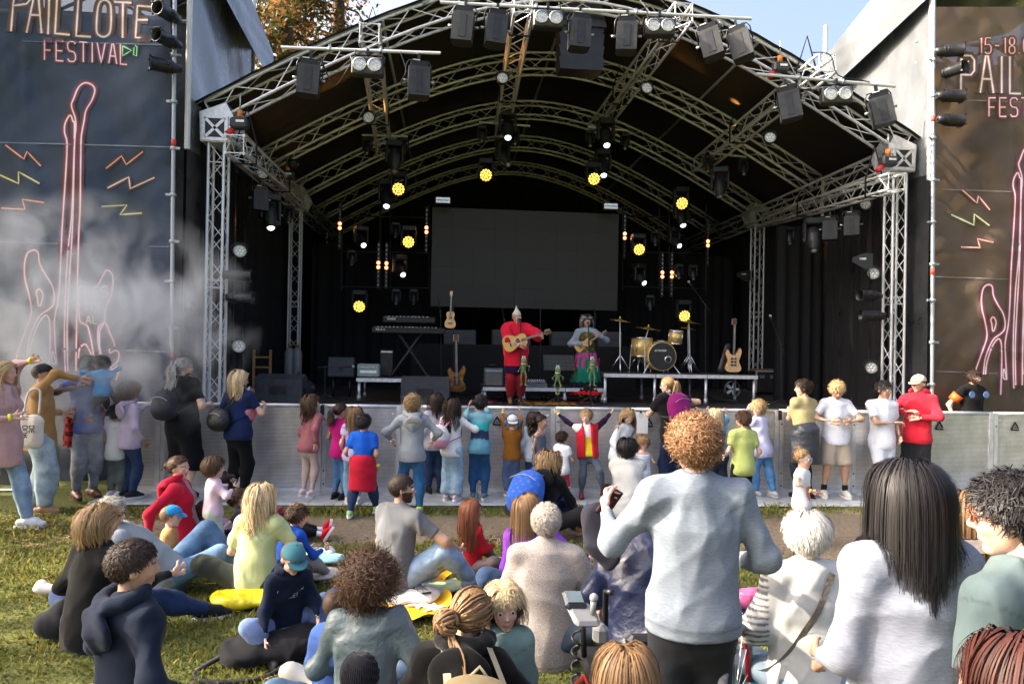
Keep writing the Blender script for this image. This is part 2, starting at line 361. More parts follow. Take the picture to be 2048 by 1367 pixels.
# ================================================================== roof skin, back and side curtains
SKIN = mat('roof_pvc', (.012, .0105, .0095), .5, 0, .35, 1.3, .5, 3.0, spec=.5)
xs = np.linspace(-ARCHX-.25, ARCHX+.25, 41); ys = np.linspace(11.15, 23.1, 31); X, Y = np.meshgrid(xs, ys)
Z = arch_z(X)+.06-.03*np.abs(np.sin((Y-11.4)/2.85*PI))+.006*np.sin(X*9+Y*5)
i = np.arange(X.size).reshape(X.shape); Fq = np.stack([i[:-1, :-1], i[:-1, 1:], i[1:, 1:], i[1:, :-1]], -1).reshape(-1, 4)
t = thing('stage_roof', 'black arched fabric roof over the stage', 'roof', (XC, 11.15, 0))
me = mkmesh('roof_membrane', np.stack([X, Y-11.15, Z], -1).reshape(-1, 3), Fq, SKIN, True); obj('roof_membrane', me, t)
MB().tube([(x, .1, arch_z(x)+.065) for x in xs], .02, 6).build('edge_rail', ALU, t)
MB().tube([(0, .1, arch_z(0)+.03), (0, 11.7, arch_z(0)+.03)], .03, 6).build('ridge_pole', STEEL, t)
for x in (-3.2, 3.2): MB().tube([(x, .1, arch_z(x)+.03), (x, 11.7, arch_z(x)+.03)], .03, 6).build('purlin', STEEL, t)
MOLT = mat('black_molton', )
def curtain(name, a, b, z0, z1, lab, amp=.06, wl=.32, m=MOLT, nz=8):
    a = A(*a); b = A(*b); L = np.linalg.norm(b-a); n = max(8, int(L/wl*7)); u = np.linspace(0, 1, n); d = (b-a)/L; nn = A(-d[1], d[0]); ph = u*L/wl*2*PI
    off = amp*np.sin(ph+.8*np.sin(ph*.37))+amp*.4*np.sin(ph*.53+1); V = []
    zz = np.linspace(z0, z1, nz)
    for k, z in enumerate(zz): V.append(np.stack([a[0]+d[0]*L*u+nn[0]*off*(1.1-.4*k/nz), a[1]+d[1]*L*u+nn[1]*off*(1.1-.4*k/nz), np.full(n, z)], -1))
    i = np.arange(n*nz).reshape(nz, n); o = obj(name, mkmesh(name, np.vstack(V), np.stack([i[:-1, :-1], i[:-1, 1:], i[1:, 1:], i[1:, :-1]], -1).reshape(-1, 4), m, True))
    return tag(o, lab, 'curtain', 'black stage curtains')
curtain('stage_curtain', (-4.3, 23.05), (8.3, 23.05), .9, 8.25, 'black pleated curtain closing the very back of the stage')
curtain('stage_curtain', (-4.08, 12.0), (-4.12, 23.), .9, 6.15, 'black side curtain of the stage behind the smoke')
curtain('stage_curtain', (8.08, 12.0), (8.12, 23.), .9, 6.15, 'black side curtain of the stage beside the brown banner')
curtain('stage_curtain', (-3.5, 17.6), (-.3, 17.5), .9, 4.55, 'black curtain hanging behind the keyboards')
curtain('stage_curtain', (3.75, 17.7), (7.6, 17.8), .9, 4.55, 'black curtain hanging behind the drum kit')
curtain('stage_curtain', (-4.35, 11.5), (-3.95, 11.55), .2, 5.3, 'narrow black drape between scaffold pole and front tower, in the smoke', .04, .2)
curtain('stage_curtain', (7.95, 11.55), (8.45, 11.5), .2, 5.3, 'narrow black drape between the front tower and brown banner', .04, .2)
curtain('stage_curtain', (6.85, 13.9), (8.02, 14.1), 1.0, 4.7, 'black wing curtain beside the lone microphone stand', .05, .3)
# ================================================================== lamps: one of each kind, then copies
WARM = mat('warm_led', (1, .8, .5), .3, emit=(1, .6, .25), es=14, var=0)
WARM2 = mat('amber_led', (1, .8, .4), .3, emit=(1, .5, .06), es=1.1, var=0)
COOL = mat('cool_lens', (.8, .9, 1), .2, emit=(.75, .88, 1), es=1.2, var=0)
LENS = mat('dull_lens', (.25, .27, .28), .1, .3, .6, 40, spec=.9)
REFL = mat('blinder_reflector', (.75, .73, .66), .22, .9, .2, 30)
STICK = mat('paper_sticker', (.75, .75, .72), .6, 0, .2, 60)
def yoke(mb, wx, h, drop, y=0, r=.012):
    mb.tube([(-wx, y, -drop), (-wx, y, -h*.35), (-wx*.8, y, -.05), (wx*.8, y, -.05), (wx, y, -h*.35), (wx, y, -drop)], r, 6)
def clampbits(t): MB().box((0, 0, .0), (.04, .07, .1)).cyl((0, 0, -.08), (0, 0, .02), .012, n=6).build('hook_clamp', BLKM, t)
def m_flood(t):
    clampbits(t); mb = MB(); yoke(mb, .19, .35, .33); mb.build('yoke', BLKM, t)
    mb = MB(); mb.prism([(-.16, -.13), (.16, -.13), (.16, .1), (.1, .16), (-.1, .16), (-.16, .1)], (0, -.02, -.62), (0, -.02, -.18), A(1, 0, 0), A(0, 1, 0)).build('housing', DARK, t)
    h = MB().prism([(-.13, -.12), (.13, -.12), (.13, .07), (.08, .11), (-.08, .11), (-.13, .07)], (0, -.02, -.18), (0, -.03, -.1), A(1, 0, 0), A(0, 1, 0)).build('end_cap', BLKM, t)
    MB().box((0, -.155, -.4), (.11, .006, .34)).build('front_panel', BLK, t)
    MB().box((-.05, -.13, -.095), (.1, .06, .01)).build('sticker', STICK, t)
    for s in (-1, 1): MB().cyl((s*.17, 0, -.36), (s*.24, 0, -.36), .022, n=8).build('tilt_knob', STEEL, t)
def m_twin(t):
    clampbits(t); mb = MB(); yoke(mb, .27, .2, .22); mb.build('yoke', BLKM, t); MB().box((0, 0, -.25), (.5, .2, .28), bev=.02).build('housing', DARK, t)
    for s in (-1, 1):
        l = MB().lathe([(.05, -.02), (.1, .0), (.112, .035), (.098, .04)], (s*.12, -.085, -.24), (s*.12, -.3, -.24), 20).build('reflector_ring', REFL, t)
        MB().cyl((s*.12, -.1, -.24), (s*.12, -.108, -.24), .095, n=20).build('lens', GLASSL, t)
def m_par(t):       # LED par, lens forward (-Y)
    MB().tube([(-.15, 0, -.16), (-.15, 0, -.06), (-.08, 0, 0), (.08, 0, 0), (.15, 0, -.06), (.15, 0, -.16)], .01, 6).build('bracket', BLKM, t)
    MB().lathe([(.06, .16), (.11, .13), (.14, .03), (.145, -.07), (.125, -.075), (.12, -.02)], (0, 0, -.16), (0, 1, -.16), 18).build('housing', BLKM, t)
    MB().cyl((0, -.03, -.16), (0, -.02, -.16), .12, n=18).build('lens', GLASSL, t)
    for k in range(7):
        a = k*PI/3; r = 0 if k == 6 else .07; MB().sph((r*math.cos(a), -.035, -.16+r*math.sin(a)), (.028, .015, .028), 8, 5).build('lens_cell', STICK, t)
def m_head(t, lens=LENS, s=1., tilt=.5, cells=False):     # moving head hanging upside down
    MB().box((0, 0, -.06*s), (.3*s, .26*s, .12*s), bev=.02).build('base', BLK, t)
    for q in (-1, 1): MB().box((q*.15*s, 0, -.25*s), (.05*s, .13*s, .34*s), bev=.015).build('yoke_arm', BLK, t)
    h = MB(); d = A(0, -math.sin(tilt), -math.cos(tilt)); c = A(0, 0, -.34*s)
    if cells: h.lathe([(.06*s, -.15*s), (.13*s, -.12*s), (.155*s, .02*s), (.155*s, .09*s), (.14*s, .095*s), (.12*s, .09*s)], c, c+d, 20)
    else: h.lathe([(.03*s, -.2*s), (.1*s, -.17*s), (.125*s, -.02*s), (.115*s, .12*s), (.075*s, .2*s), (.075*s, .24*s), (.06*s, .235*s)], c, c+d, 18)
    h.build('lamp_head', BLK, t)
    if cells:
        f = frame(c, c+d); b = c+d*.085*s; MB().cyl(b, b+d*.006, .135*s, n=20).build('lens_plate', BLK, t)
        pts = [(0, 0)]+[(.055*s*math.cos(k*PI/3), .055*s*math.sin(k*PI/3)) for k in range(6)]+[(.105*s*math.cos(k*PI/6), .105*s*math.sin(k*PI/6)) for k in range(12)]
        for u, v in pts: MB().sph(b+d*.008+f[0]*u+f[1]*v, .021*s, 7, 5).build('lens_cell', lens, t)
    else: MB().sph(c+d*.215*s, .066*s, 12, 6).build('lens', lens, t)
def m_can(t):       # long theatre can, mouth towards +X, on a side arm
    MB().tube([(-.02, 0, 0), (-.02, 0, -.1), (-.02, .13, -.1), (.06, .13, -.1)], .012, 6).build('side_arm', BLKM, t)
    MB().lathe([(.02, -.24), (.07, -.24), (.085, -.16), (.105, -.1), (.112, -.03), (.12, 0), (.122, .25), (.132, .26), (.132, .275), (.118, .275), (.112, .1)], (0, 0, -.1), (1, 0, -.1), 20).build('barrel', BLKM, t)
    MB().cyl((.05, 0, -.1), (.06, 0, -.1), .112, n=18).build('lens', LENS, t)
    mb = MB()
    for k in range(4): a = PI/4+k*PI/2; mb.box((.275, .145*math.cos(a), -.1+.145*math.sin(a)), (.04, .025, .025))
    for a in (-.1, -.03, .02): mb.lathe([(.118, 0), (.126, .008), (.118, .016)], (a, 0, -.1), (1, 0, -.1), 18)
    mb.build('filter_holder', BLKM, t)
def m_strobe(t):
    MB().box((0, 0, 0), (.42, .1, .2), bev=.02).build('housing', DARK, t); MB().box((0, -.052, .0), (.36, .01, .14)).build('reflector', REFL, t); MB().cyl((-.16, -.06, 0), (.16, -.06, 0), .012, n=8).build('tube', GLASSL, t)
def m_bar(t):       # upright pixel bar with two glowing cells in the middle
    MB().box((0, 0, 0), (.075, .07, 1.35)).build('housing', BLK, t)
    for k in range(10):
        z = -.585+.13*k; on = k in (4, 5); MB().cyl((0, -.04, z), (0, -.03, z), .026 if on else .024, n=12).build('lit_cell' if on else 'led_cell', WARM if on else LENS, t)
        if on: MB().cyl((0, -.0385, z), (0, -.0365, z), .058, n=14).build('glow_disc', mat('amber_glow', (1, .4, .1), .4, emit=(1, .16, .01), es=.9, var=0), t)  # glow around the lit cell, put in as an emissive disc
def m_motor(t):
    MB().box((0, 0, -.17), (.3, .2, .19), bev=.03).build('motor_body', DARK, t); MB().box((.03, -.102, -.15), (.14, .006, .04)).build('sticker', STICK, t)
    MB().cyl((0, 0, -.08), (0, 0, .06), .05, n=10).build('chain_guide', mat('orange_paint', (.5, .16, .03), .5), t); MB().tube([(0, 0, .05), (0, 0, .35)], .012, 6).build('chain', STEEL, t)
    MB().tube([(-.1, 0, -.07), (-.1, 0, -.02), (.1, 0, -.02), (.1, 0, -.07)], .01, 6).build('handle', BLKM, t); MB().cyl((-.1, 0, -.26), (-.22, 0, -.36), .05, n=10).build('power_plug', mat('red_plug', (.5, .03, .03), .45), t)
PROTO = {}
def lamp(kind, fn, name, x, y, Y, lab, cat, grp, rz=0, rot=None, sc=1., **kw):
    p = PY(x, y, Y); k = (kind, tuple(sorted((a, str(b)) for a, b in kw.items())))
    if k not in PROTO:
        t = thing(name, lab, cat, p, rz, grp); fn(t, **kw); PROTO[k] = t
    else:
        t = copy_tree(PROTO[k]); t.location = p.tolist(); tag(t, lab)
    t.rotation_euler = rot or (0, 0, rz); t.scale = (sc, sc, sc); return t
ordw = ['first', 'second', 'third', 'fourth', 'fifth', 'sixth', 'seventh', 'eighth']
fl = [(622, 112, 10.35, .1, .1, 'beside the pines, on the upper cross pipe'), (838, 116, 10.35, .15, 0, 'on the upper cross pipe, beyond the twin blinder from the pines'), (932, 8, 10.4, -.12, .15, 'first on the long cross pipe counted from the pines'),
      (995, 14, 10.4, .1, .1, 'second on the long cross pipe counted from the pines'), (1160, 22, 10.4, .05, .05, 'third on the long cross pipe, over the speaker boxes'), (1255, 28, 10.4, -.2, .05, 'fourth on the long cross pipe counted from the pines'),
      (1412, 44, 10.4, -.5, -.4, 'tilted, fifth on the long cross pipe counted from the pines'), (1472, 48, 10.4, -.6, -.4, 'tilted, at the brown banner end of the long cross pipe'), (1570, 166, 10.35, -.4, -.3, 'on the cross pipe near the brown banner, inner one'), (1752, 178, 10.35, -.4, -.35, 'at the outer end of the cross pipe by the brown banner')]
for x, y, Y, rz, ry, lab in fl: lamp('flood', m_flood, 'floodlight', x, y, Y, 'black box floodlight '+lab, 'stage light', 'box floodlights', rot=(0, ry*.6, rz), sc=.98)
for x, y, Y, rz, lab in ((736, 105, 10.3, 0, 'nearest the pines'), (1096, 12, 10.35, 0, 'on the long cross pipe over the speaker boxes'), (1319, 28, 10.35, -.1, 'on the long cross pipe towards the brown banner'), (1672, 164, 10.3, -.2, 'nearest the brown banner')):
    lamp('twin', m_twin, 'twin_blinder', x, y, Y, 'two-lens blinder lamp '+lab, 'stage light', 'twin blinders', rz=rz, sc=.92)
for x, y, Y, rz, lab in ((738, 222, 12.7, 0, 'under the ceiling truss nearest the pines'), (1005, 143, 12.2, 0, 'under the ceiling truss over the wizard hat'), (1293, 163, 12.2, 0, 'under the ceiling truss over the drums'), (1540, 262, 12.2, -.3, 'under the ceiling truss nearest the brown banner'),
                     (526, 332, 12.4, .3, 'on the side truss above the wedges'), (1730, 395, 12.2, -.3, 'on the side truss beside the brown banner'), (480, 486, 11.35, .35, 'top of the three on the tower by the smoke'), (478, 676, 11.35, .35, 'bottom one on the tower by the smoke'),
                     (1746, 532, 11.35, -.35, 'top one on the tower by the brown banner'), (1742, 720, 11.35, -.35, 'bottom one on the tower by the brown banner')):
    lamp('par', m_par, 'led_par_lamp', x, y, Y, 'small round LED par lamp '+lab, 'stage light', 'round LED par lamps', rz=rz, sc=.8)
for x, y, Y, rz, lab in ((472, 540, 11.3, .25, 'upper one on the tower by the smoke'), (478, 585, 11.3, .0, 'lower one on the tower by the smoke'), (1742, 582, 11.3, PI+.1, 'upper one on the tower by the brown banner'), (1748, 622, 11.3, PI-.2, 'lower one on the tower by the brown banner'),
                     (1896, 92, 10.55, -.3, 'topmost of four on the brown banner scaffold'), (1902, 132, 10.55, -1.2, 'second of four on the brown banner scaffold'), (1898, 182, 10.55, -.1, 'third of four on the brown banner scaffold'), (1898, 230, 10.55, .0, 'lowest of four on the brown banner scaffold'),
                     (338, 18, 10.5, PI+1.2, 'topmost on the smoky banner scaffold'), (338, 70, 10.5, PI+1.1, 'middle one on the smoky banner scaffold'), (334, 122, 10.5, PI+.5, 'lowest one on the smoky banner scaffold')):
    lamp('can', m_can, 'theatre_spotlight', x, y, Y, 'long black can spotlight, '+lab, 'stage light', 'can spotlights', rz=rz, sc=.82)
for x, y, Y, lab, tl, rz in ((790, 282, 14.6, 'big dark moving head under the truss nearest the pines', .1, 0), (1016, 222, 14.6, 'big moving head above the wizard hat', .5, 0), (1212, 238, 14.6, 'big moving head above the drums', .5, 0), (1440, 335, 14.2, 'big moving head under the truss nearest the brown banner', .2, -.3),
                         (775, 360, 15.5, 'big moving head with a lit lens below the pine side truss', .5, 0), (1006, 280, 15.2, 'dark tilted moving head behind the wizard hat truss', .7, .8), (1206, 300, 15.4, 'lower moving head of the drum truss', .5, 0), (1362, 400, 16, 'moving head with lit lens over the drums', .4, .3),
                         (540, 388, 13, 'big dark moving head on the side truss above the wedges', .3, .6), (1628, 436, 12.6, 'big dark moving head on the side truss near the brown banner', .25, -.3)):
    lamp('head', m_head, 'moving_head', x, y, Y, lab, 'stage light', 'large moving heads', rz=rz, sc=1.12, lens=COOL if 'lit' in lab or 'above' in lab or 'lower' in lab else LENS, tilt=tl)
for x, y, Y, lab in ((722, 452, 16.4, 'upper spot head with lit lens left of the pixel bars, behind the keyboards'), (800, 510, 16.2, 'lower spot head with lit lens beside the screen, behind the keyboards'), (1348, 455, 16.6, 'upper spot head lit behind the cymbals'), (1278, 528, 16.4, 'lower spot head lit beside the screen above the cymbal')):
    lamp('spot', m_head, 'moving_head', x, y, Y, lab, 'stage light', 'lit spot heads', rz=.5, sc=1.0, lens=COOL, tilt=.95)
for x, y, Y, lab in ((798, 345, 15.2, 'below the truss nearest the pines'), (972, 318, 15.4, 'above the screen on the wizard hat side'), (1187, 326, 15.4, 'above the screen on the drum side'), (1362, 375, 15.4, 'hanging high over the cymbals'), (818, 452, 16.2, 'beside the upper corner of the screen, keyboard side'),
                 (1277, 468, 16.2, 'beside the upper corner of the screen, drum side'), (720, 580, 16.2, 'low behind the keyboards'), (1367, 600, 16.2, 'low behind the drum kit')):
    lamp('wash', m_head, 'wash_head', x, y, Y, 'yellow glowing wash light '+lab, 'stage light', 'glowing wash heads', sc=1.05, lens=WARM2, tilt=1.25, cells=True)
sm = [(735, 276, 14.9, 'rear pipe nearest the pines, outer'), (808, 276, 14.9, 'rear pipe nearest the pines, inner'), (964, 252, 14.9, 'rear pipe over the wizard hat, outer'), (1030, 258, 14.9, 'rear pipe over the wizard hat, inner'), (1180, 262, 14.9, 'rear pipe over the drums, outer'), (1250, 268, 14.9, 'rear pipe over the drums, inner'),
      (1416, 312, 14.5, 'rear pipe by the brown banner, outer'), (1487, 318, 14.5, 'rear pipe by the brown banner, inner'), (704, 500, 16.4, 'low behind the upper keyboard'), (792, 445, 16.4, 'beside the yellow wash behind the keyboards'), (828, 578, 16.2, 'under the frame beside the screen'), (793, 578, 16.2, 'under the frame left of the screen edge'),
      (1310, 462, 16.4, 'next to the yellow wash behind the drums'), (1386, 530, 16.4, 'high above the last cymbal'), (1357, 528, 16.4, 'between the twin bars and the last cymbal'), (1300, 590, 16.3, 'low frame behind the drums'), (578, 412, 14.4, 'end of the wedge side truss'), (1578, 455, 14.0, 'inner end of the banner side truss')]
for x, y, Y, lab in sm: lamp('mini', m_head, 'mini_moving_head', x, y, Y, 'small dark beam head, '+lab, 'stage light', 'small beam heads', sc=.62, lens=LENS, tilt=.35)
for x, y, Y, rz, lab in ((520, 366, 12.6, .5, 'first on the wedge side truss'), (545, 398, 13.2, .5, 'second on the wedge side truss'), (1660, 428, 12.4, -.5, 'inner one on the banner side truss'), (1703, 418, 12., -.5, 'outer one on the banner side truss')):
    lamp('flood', m_flood, 'floodlight', x, y, Y, 'black box floodlight '+lab, 'stage light', 'box floodlights', rz=rz, sc=.8)
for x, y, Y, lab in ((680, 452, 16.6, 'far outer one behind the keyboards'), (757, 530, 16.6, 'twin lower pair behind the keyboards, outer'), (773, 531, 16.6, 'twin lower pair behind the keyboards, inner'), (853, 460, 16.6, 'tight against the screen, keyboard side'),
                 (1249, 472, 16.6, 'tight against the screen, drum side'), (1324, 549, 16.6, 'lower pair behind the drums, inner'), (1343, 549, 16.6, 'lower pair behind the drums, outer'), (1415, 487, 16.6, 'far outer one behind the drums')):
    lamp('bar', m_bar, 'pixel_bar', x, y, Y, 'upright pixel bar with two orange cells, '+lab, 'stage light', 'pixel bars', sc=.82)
for x, y, lab in ((886, 401, 'keyboard side'), (1221, 413, 'drum side')): lamp('strobe', m_strobe, 'strobe_light', x, y, 15.2, 'white strobe lamp on the screen\'s top edge, '+lab, 'stage light', 'strobes', sc=.85)
for x, y, Y, lab in ((480, 228, 11.0, 'under the block by the smoky banner'), (1776, 305, 11.0, 'under the block by the brown banner'), (576, 336, 14.2, 'deeper under the second arch, pine side'), (1560, 118, 11.2, 'behind the floodlights by the brown banner')):
    lamp('motor', m_motor, 'chain_hoist', x, y, Y, 'black electric chain hoist '+lab, 'hoist', 'chain hoists', sc=.9)
for k in range(2):      # frames of thin black tube carrying the lamps beside the screen
    x0, x1 = ((683, 858), (1245, 1412))[k]; p = PY(x0, 420, 16.7)
    t = thing('lighting_grid', 'thin black tube frame behind the '+('keyboards' if k == 0 else 'drums')+' carrying small lamps', 'lamp rig', p, group='lamp frames')
    for y in (432, 503, 573): bar('cross_tube', PY(x0, y, 16.7)-p, PY(x1, y+(3 if k == 0 else 4), 16.7)-p, .018, t, MB().cyl((0, 0, 0), (0, 0, 1), 1, n=7).mesh('cross_tube', BLKM))
    for x in (x0, (x0+x1)/2-10, (x0+x1)/2+10, x1): bar('upright', PY(x, 410, 16.7)-p, PY(x, 580, 16.7)-p, .016, t, MB().cyl((0, 0, 0), (0, 0, 1), 1, n=7).mesh('upright', BLKM))
# two added pars, source unseen, that wash the roof lining orange
for x, y, lab, aims in ((588, 330, 'behind the second arch, throwing orange light on the roof', ((655, 200, 12.9, 60), (700, 268, 13.2, 45), (625, 318, 13.4, 16))), (1475, 262, 'under the slope of the banner side, lighting the roof orange', ((1368, 108, 12.7, 42), (1470, 185, 13.4, 26), (1420, 70, 12.4, 20)))):
    t = lamp('upl', m_par, 'led_par_lamp', x, y, 13.6, 'small LED par '+lab, 'stage light', 'round LED par lamps', rot=(R(-95), 0, 0), sc=.7); p = PY(x, y, 13.6)  # added par, source of the orange roof light unseen
    for u, v, Y_, e in aims:
        l = bpy.data.lights.new('lamp_glow', 'SPOT'); l.energy = e*11; l.color = (1, .42, .1); l.spot_size = R(20); l.spot_blend = 1.; l.shadow_soft_size = .03  # added spot for the orange glow on the roof
        o = bpy.data.objects.new('lamp_glow', l); link(o); o.location = p.tolist(); o.rotation_euler = Vector((p-PY(u, v, Y_)).tolist()).to_track_quat('Z', 'Y').to_euler()
# line array hanging from the front arch middle
p = PY(1161, 28, 11.9); t = thing('hanging_speaker', 'stack of black line-array boxes hanging below the roof peak', 'speaker', p)
for k in range(4): MB().prism([(-.37, -.02), (.37, -.02), (.4, .19), (-.4, .19)], (0, -.2, -.38-.21*k-.03), (0, .25, -.38-.21*k), A(1, 0, 0), A(0, 0, 1)).build('speaker_box', BLK, t)
MB().prism([(-.42, 0), (.42, 0), (.3, .5), (-.3, .5)], (0, -.24, -.32), (0, .3, -.32), A(1, 0, 0), A(0, 0, 1)).build('rain_cover', mat('wrinkled_foil', (.035, .036, .04), .35, 0, .4, 4, .9, 9), t)
# LED wall
a, b, c_, d_ = PY(865, 414, 15.6), PY(1238, 428, 15.6), PY(1234, 632, 15.6), PY(861, 612, 15.6)
t = thing('led_wall', 'large switched-off dark grey LED screen at the back of the stage', 'screen', d_)
SCR = mat('led_face', (.022, .02, .018), .5, 0, .08, 40, .2, 400)
ex, ez = b-a, d_-a
for i in range(9):
    for j in range(5):
        q0 = a+ex*i/9+ez*j/5; q = [q0, q0+ex/9*.997, q0+ex/9*.997+ez/5*.996, q0+ez/5*.996]; Vv = [v-d_ for v in q]; Vv += [v+A(0, .08, 0) for v in Vv]
        MB().add(Vv, [[3, 2, 1, 0], [4, 5, 6, 7], [0, 1, 5, 4], [1, 2, 6, 5], [2, 3, 7, 6], [3, 0, 4, 7]]).build('led_panel', SCR, t)
# cables drooping from the pipes
for pts, lab in (([(640, 108), (655, 150), (672, 170), (700, 130), (712, 100)], 'near the pines'), ([(800, 103), (812, 140), (802, 165), (815, 172), (836, 150)], 'beside the second floodlight'), ([(1625, 105), (1660, 110), (1676, 150), (1720, 160), (1740, 165)], 'over the banner end of the roof'),
                 ([(1290, 12), (1296, 40), (1275, 58), (1262, 50)], 'on the long cross pipe'), ([(1118, 5), (1130, 38), (1150, 38), (1160, 25)], 'above the speaker boxes')):
    P = np.array([PY(x, y, 10.3) for x, y in pts]); o = MB().tube(catmull(P, 6), .009, 5).build('lamp_cable', CABLE); tag(o, 'thin black lamp cable drooping '+lab, 'cable', 'lamp cables')
# ================================================================== banners with printed neon art
def banner_material(key, ca, cb, tr=.16):
    m = mat(key, ca, .55, 0, .2, .8, .35, 900, col2=cb, spec=.35); t = m.node_tree; N = t.nodes; b = N['Principled BSDF']
    out = N['Material Output']; tp = N.new('ShaderNodeBsdfTransparent'); tl = N.new('ShaderNodeBsdfTranslucent'); tl.inputs[0].default_value = (cb[0]*1.6, cb[1]*1.4, cb[2]*1.2, 1)
    m1 = N.new('ShaderNodeMixShader'); m1.inputs[0].default_value = .25; m2 = N.new('ShaderNodeMixShader'); m2.inputs[0].default_value = tr
    L = t.links.new; L(b.outputs[0], m1.inputs[1]); L(tl.outputs[0], m1.inputs[2]); L(m1.outputs[0], m2.inputs[1]); L(tp.outputs[0], m2.inputs[2]); L(m2.outputs[0], out.inputs[0]); return m
def wob(x, y, sd):   # how far the cloth bulges at photo pixel x, y (metres)
    r = (x*.8+y*.6+sd*37)
    return .06*math.sin(r*.018+sd)+.035*math.sin(x*.045+1.2*math.sin(y*.006+sd))+.022*math.sin((x-y*.7)*.06+sd)+.015*math.sin((x*.6+y)*.09+2*math.sin(x*.02))+.03*math.exp(-((y-288) % 205-8)**2/300.)
def bpt(x, y, Y, sd, lift=0): return PY(x, y, Y-wob(x, y, sd)-lift)
def banner_sheet(t, x0, x1, y0, y1, Y, sd, m, nx=46, ny=70):
    V = [bpt(x, y, Y, sd) for y in np.linspace(y0, y1, ny) for x in np.linspace(x0, x1, nx)]; i = np.arange(nx*ny).reshape(ny, nx)
    o = thing_loc(t); return obj('cloth', mkmesh('cloth', np.array(V)-o, np.stack([i[1:, :-1], i[1:, 1:], i[:-1, 1:], i[:-1, :-1]], -1).reshape(-1, 4), m, True), t)
def thing_loc(t): return A(*t.location)
def stroke(mb, P, w, Y, sd, lift, o, closed=False):
    P = np.asarray(P, float)
    if closed: P = np.vstack([P, P[:1]])
    Q = [P[0]]
    for a, b in zip(P[:-1], P[1:]):
        n = max(1, int(np.linalg.norm(b-a)/9)); Q += [a+(b-a)*k/n for k in range(1, n+1)]
    Q = np.array(Q); T = np.gradient(Q, axis=0); T /= np.linalg.norm(T, axis=1)[:, None]+1e-9; N = np.stack([-T[:, 1], T[:, 0]], 1)*w/2
    V = []
    for q, n in zip(Q, N): V += [bpt(*(q+n), Y, sd, lift)-o, bpt(*(q-n), Y, sd, lift)-o]
    mb.add(V, [[2*k, 2*k+1, 2*k+3, 2*k+2] for k in range(len(Q)-1)])
GLY = {'P': [[(0, 1), (0, 0), (.45, 0), (.6, .12), (.6, .4), (.45, .52), (0, .52)]], 'A': [[(0, 1), (.25, 0), (.35, 0), (.6, 1)], [(.12, .62), (.48, .62)]], 'I': [[(.1, 0), (.1, 1)]], 'L': [[(0, 0), (0, 1), (.5, 1)]],
       'O': [[(.3, 0), (.5, .06), (.6, .2), (.6, .8), (.5, .94), (.3, 1), (.1, .94), (0, .8), (0, .2), (.1, .06), (.3, 0)]], 'T': [[(0, 0), (.6, 0)], [(.3, 0), (.3, 1)]], 'E': [[(.55, 0), (0, 0), (0, 1), (.55, 1)], [(0, .5), (.48, .5)]],
       'F': [[(.55, 0), (0, 0), (0, 1)], [(0, .5), (.45, .5)]], 'S': [[(.58, .12), (.45, 0), (.15, 0), (0, .12), (0, .35), (.12, .48), (.46, .52), (.58, .65), (.58, .88), (.45, 1), (.12, 1), (0, .88)]], 'V': [[(0, 0), (.3, 1), (.6, 0)]],
       '1': [[(0, .1), (.15, 0), (.15, 1)]], '5': [[(.55, 0), (.05, 0), (0, .45), (.4, .42), (.58, .58), (.56, .88), (.42, 1), (.1, 1), (0, .9)]], '8': [[(.3, .48), (.08, .38), (.06, .12), (.2, 0), (.4, 0), (.54, .12), (.52, .38), (.3, .48), (.56, .62), (.58, .88), (.42, 1), (.18, 1), (.02, .88), (.04, .62), (.3, .48)]],
       '0': [[(.3, 0), (.52, .1), (.58, .3), (.58, .7), (.52, .9), (.3, 1), (.08, .9), (.02, .7), (.02, .3), (.08, .1), (.3, 0)]], '9': [[(.55, .4), (.4, .52), (.15, .52), (.02, .4), (.02, .12), (.15, 0), (.42, 0), (.56, .12), (.56, .85), (.42, 1), (.1, 1)]],
       '.': [[(.1, .95), (.1, 1)]], '-': [[(.05, .5), (.45, .5)]], 'R': [[(0, 1), (0, 0), (.45, 0), (.58, .14), (.58, .4), (.45, .52), (0, .52)], [(.25, .52), (.6, 1)]], 'G': [[(.56, .15), (.42, 0), (.15, 0), (0, .15), (0, .85), (.15, 1), (.45, 1), (.58, .86), (.58, .55), (.34, .55)]],
       'C': [[(.56, .15), (.42, 0), (.15, 0), (0, .15), (0, .85), (.15, 1), (.45, 1), (.58, .86)]], 'U': [[(0, 0), (0, .85), (.14, 1), (.44, 1), (.58, .85), (.58, 0)]], 'M': [[(0, 1), (.04, 0), (.3, .6), (.56, 0), (.6, 1)]], 'N': [[(0, 1), (0, 0), (.58, 1), (.58, 0)]], 'H': [[(0, 0), (0, 1)], [(.58, 0), (.58, 1)], [(0, .5), (.58, .5)]],
       'Y': [[(0, 0), (.3, .5), (.6, 0)], [(.3, .5), (.3, 1)]], 'D': [[(0, 0), (0, 1), (.4, 1), (.58, .8), (.58, .2), (.4, 0), (0, 0)]], 'W': [[(0, 0), (.15, 1), (.3, .4), (.45, 1), (.6, 0)]], 'K': [[(0, 0), (0, 1)], [(.55, 0), (0, .55), (.58, 1)]], ' ': []}
def text_strokes(s, x, y, h, wd=.62, gap=.26, tilt=0., shear=0.):
    out = []; x0 = x
    for ch in s:
        ww = .2 if ch in 'I1.' else .6
        for st in GLY[ch]: out.append([(x+px*h*wd/.6+shear*(1-py)*h, y+py*h+tilt*(x-x0+px*h)) for px, py in st])
        x += (ww*wd/.6+gap)*h
    return out
c_ = lambda P, closed=False: catmull(P, 5, closed)
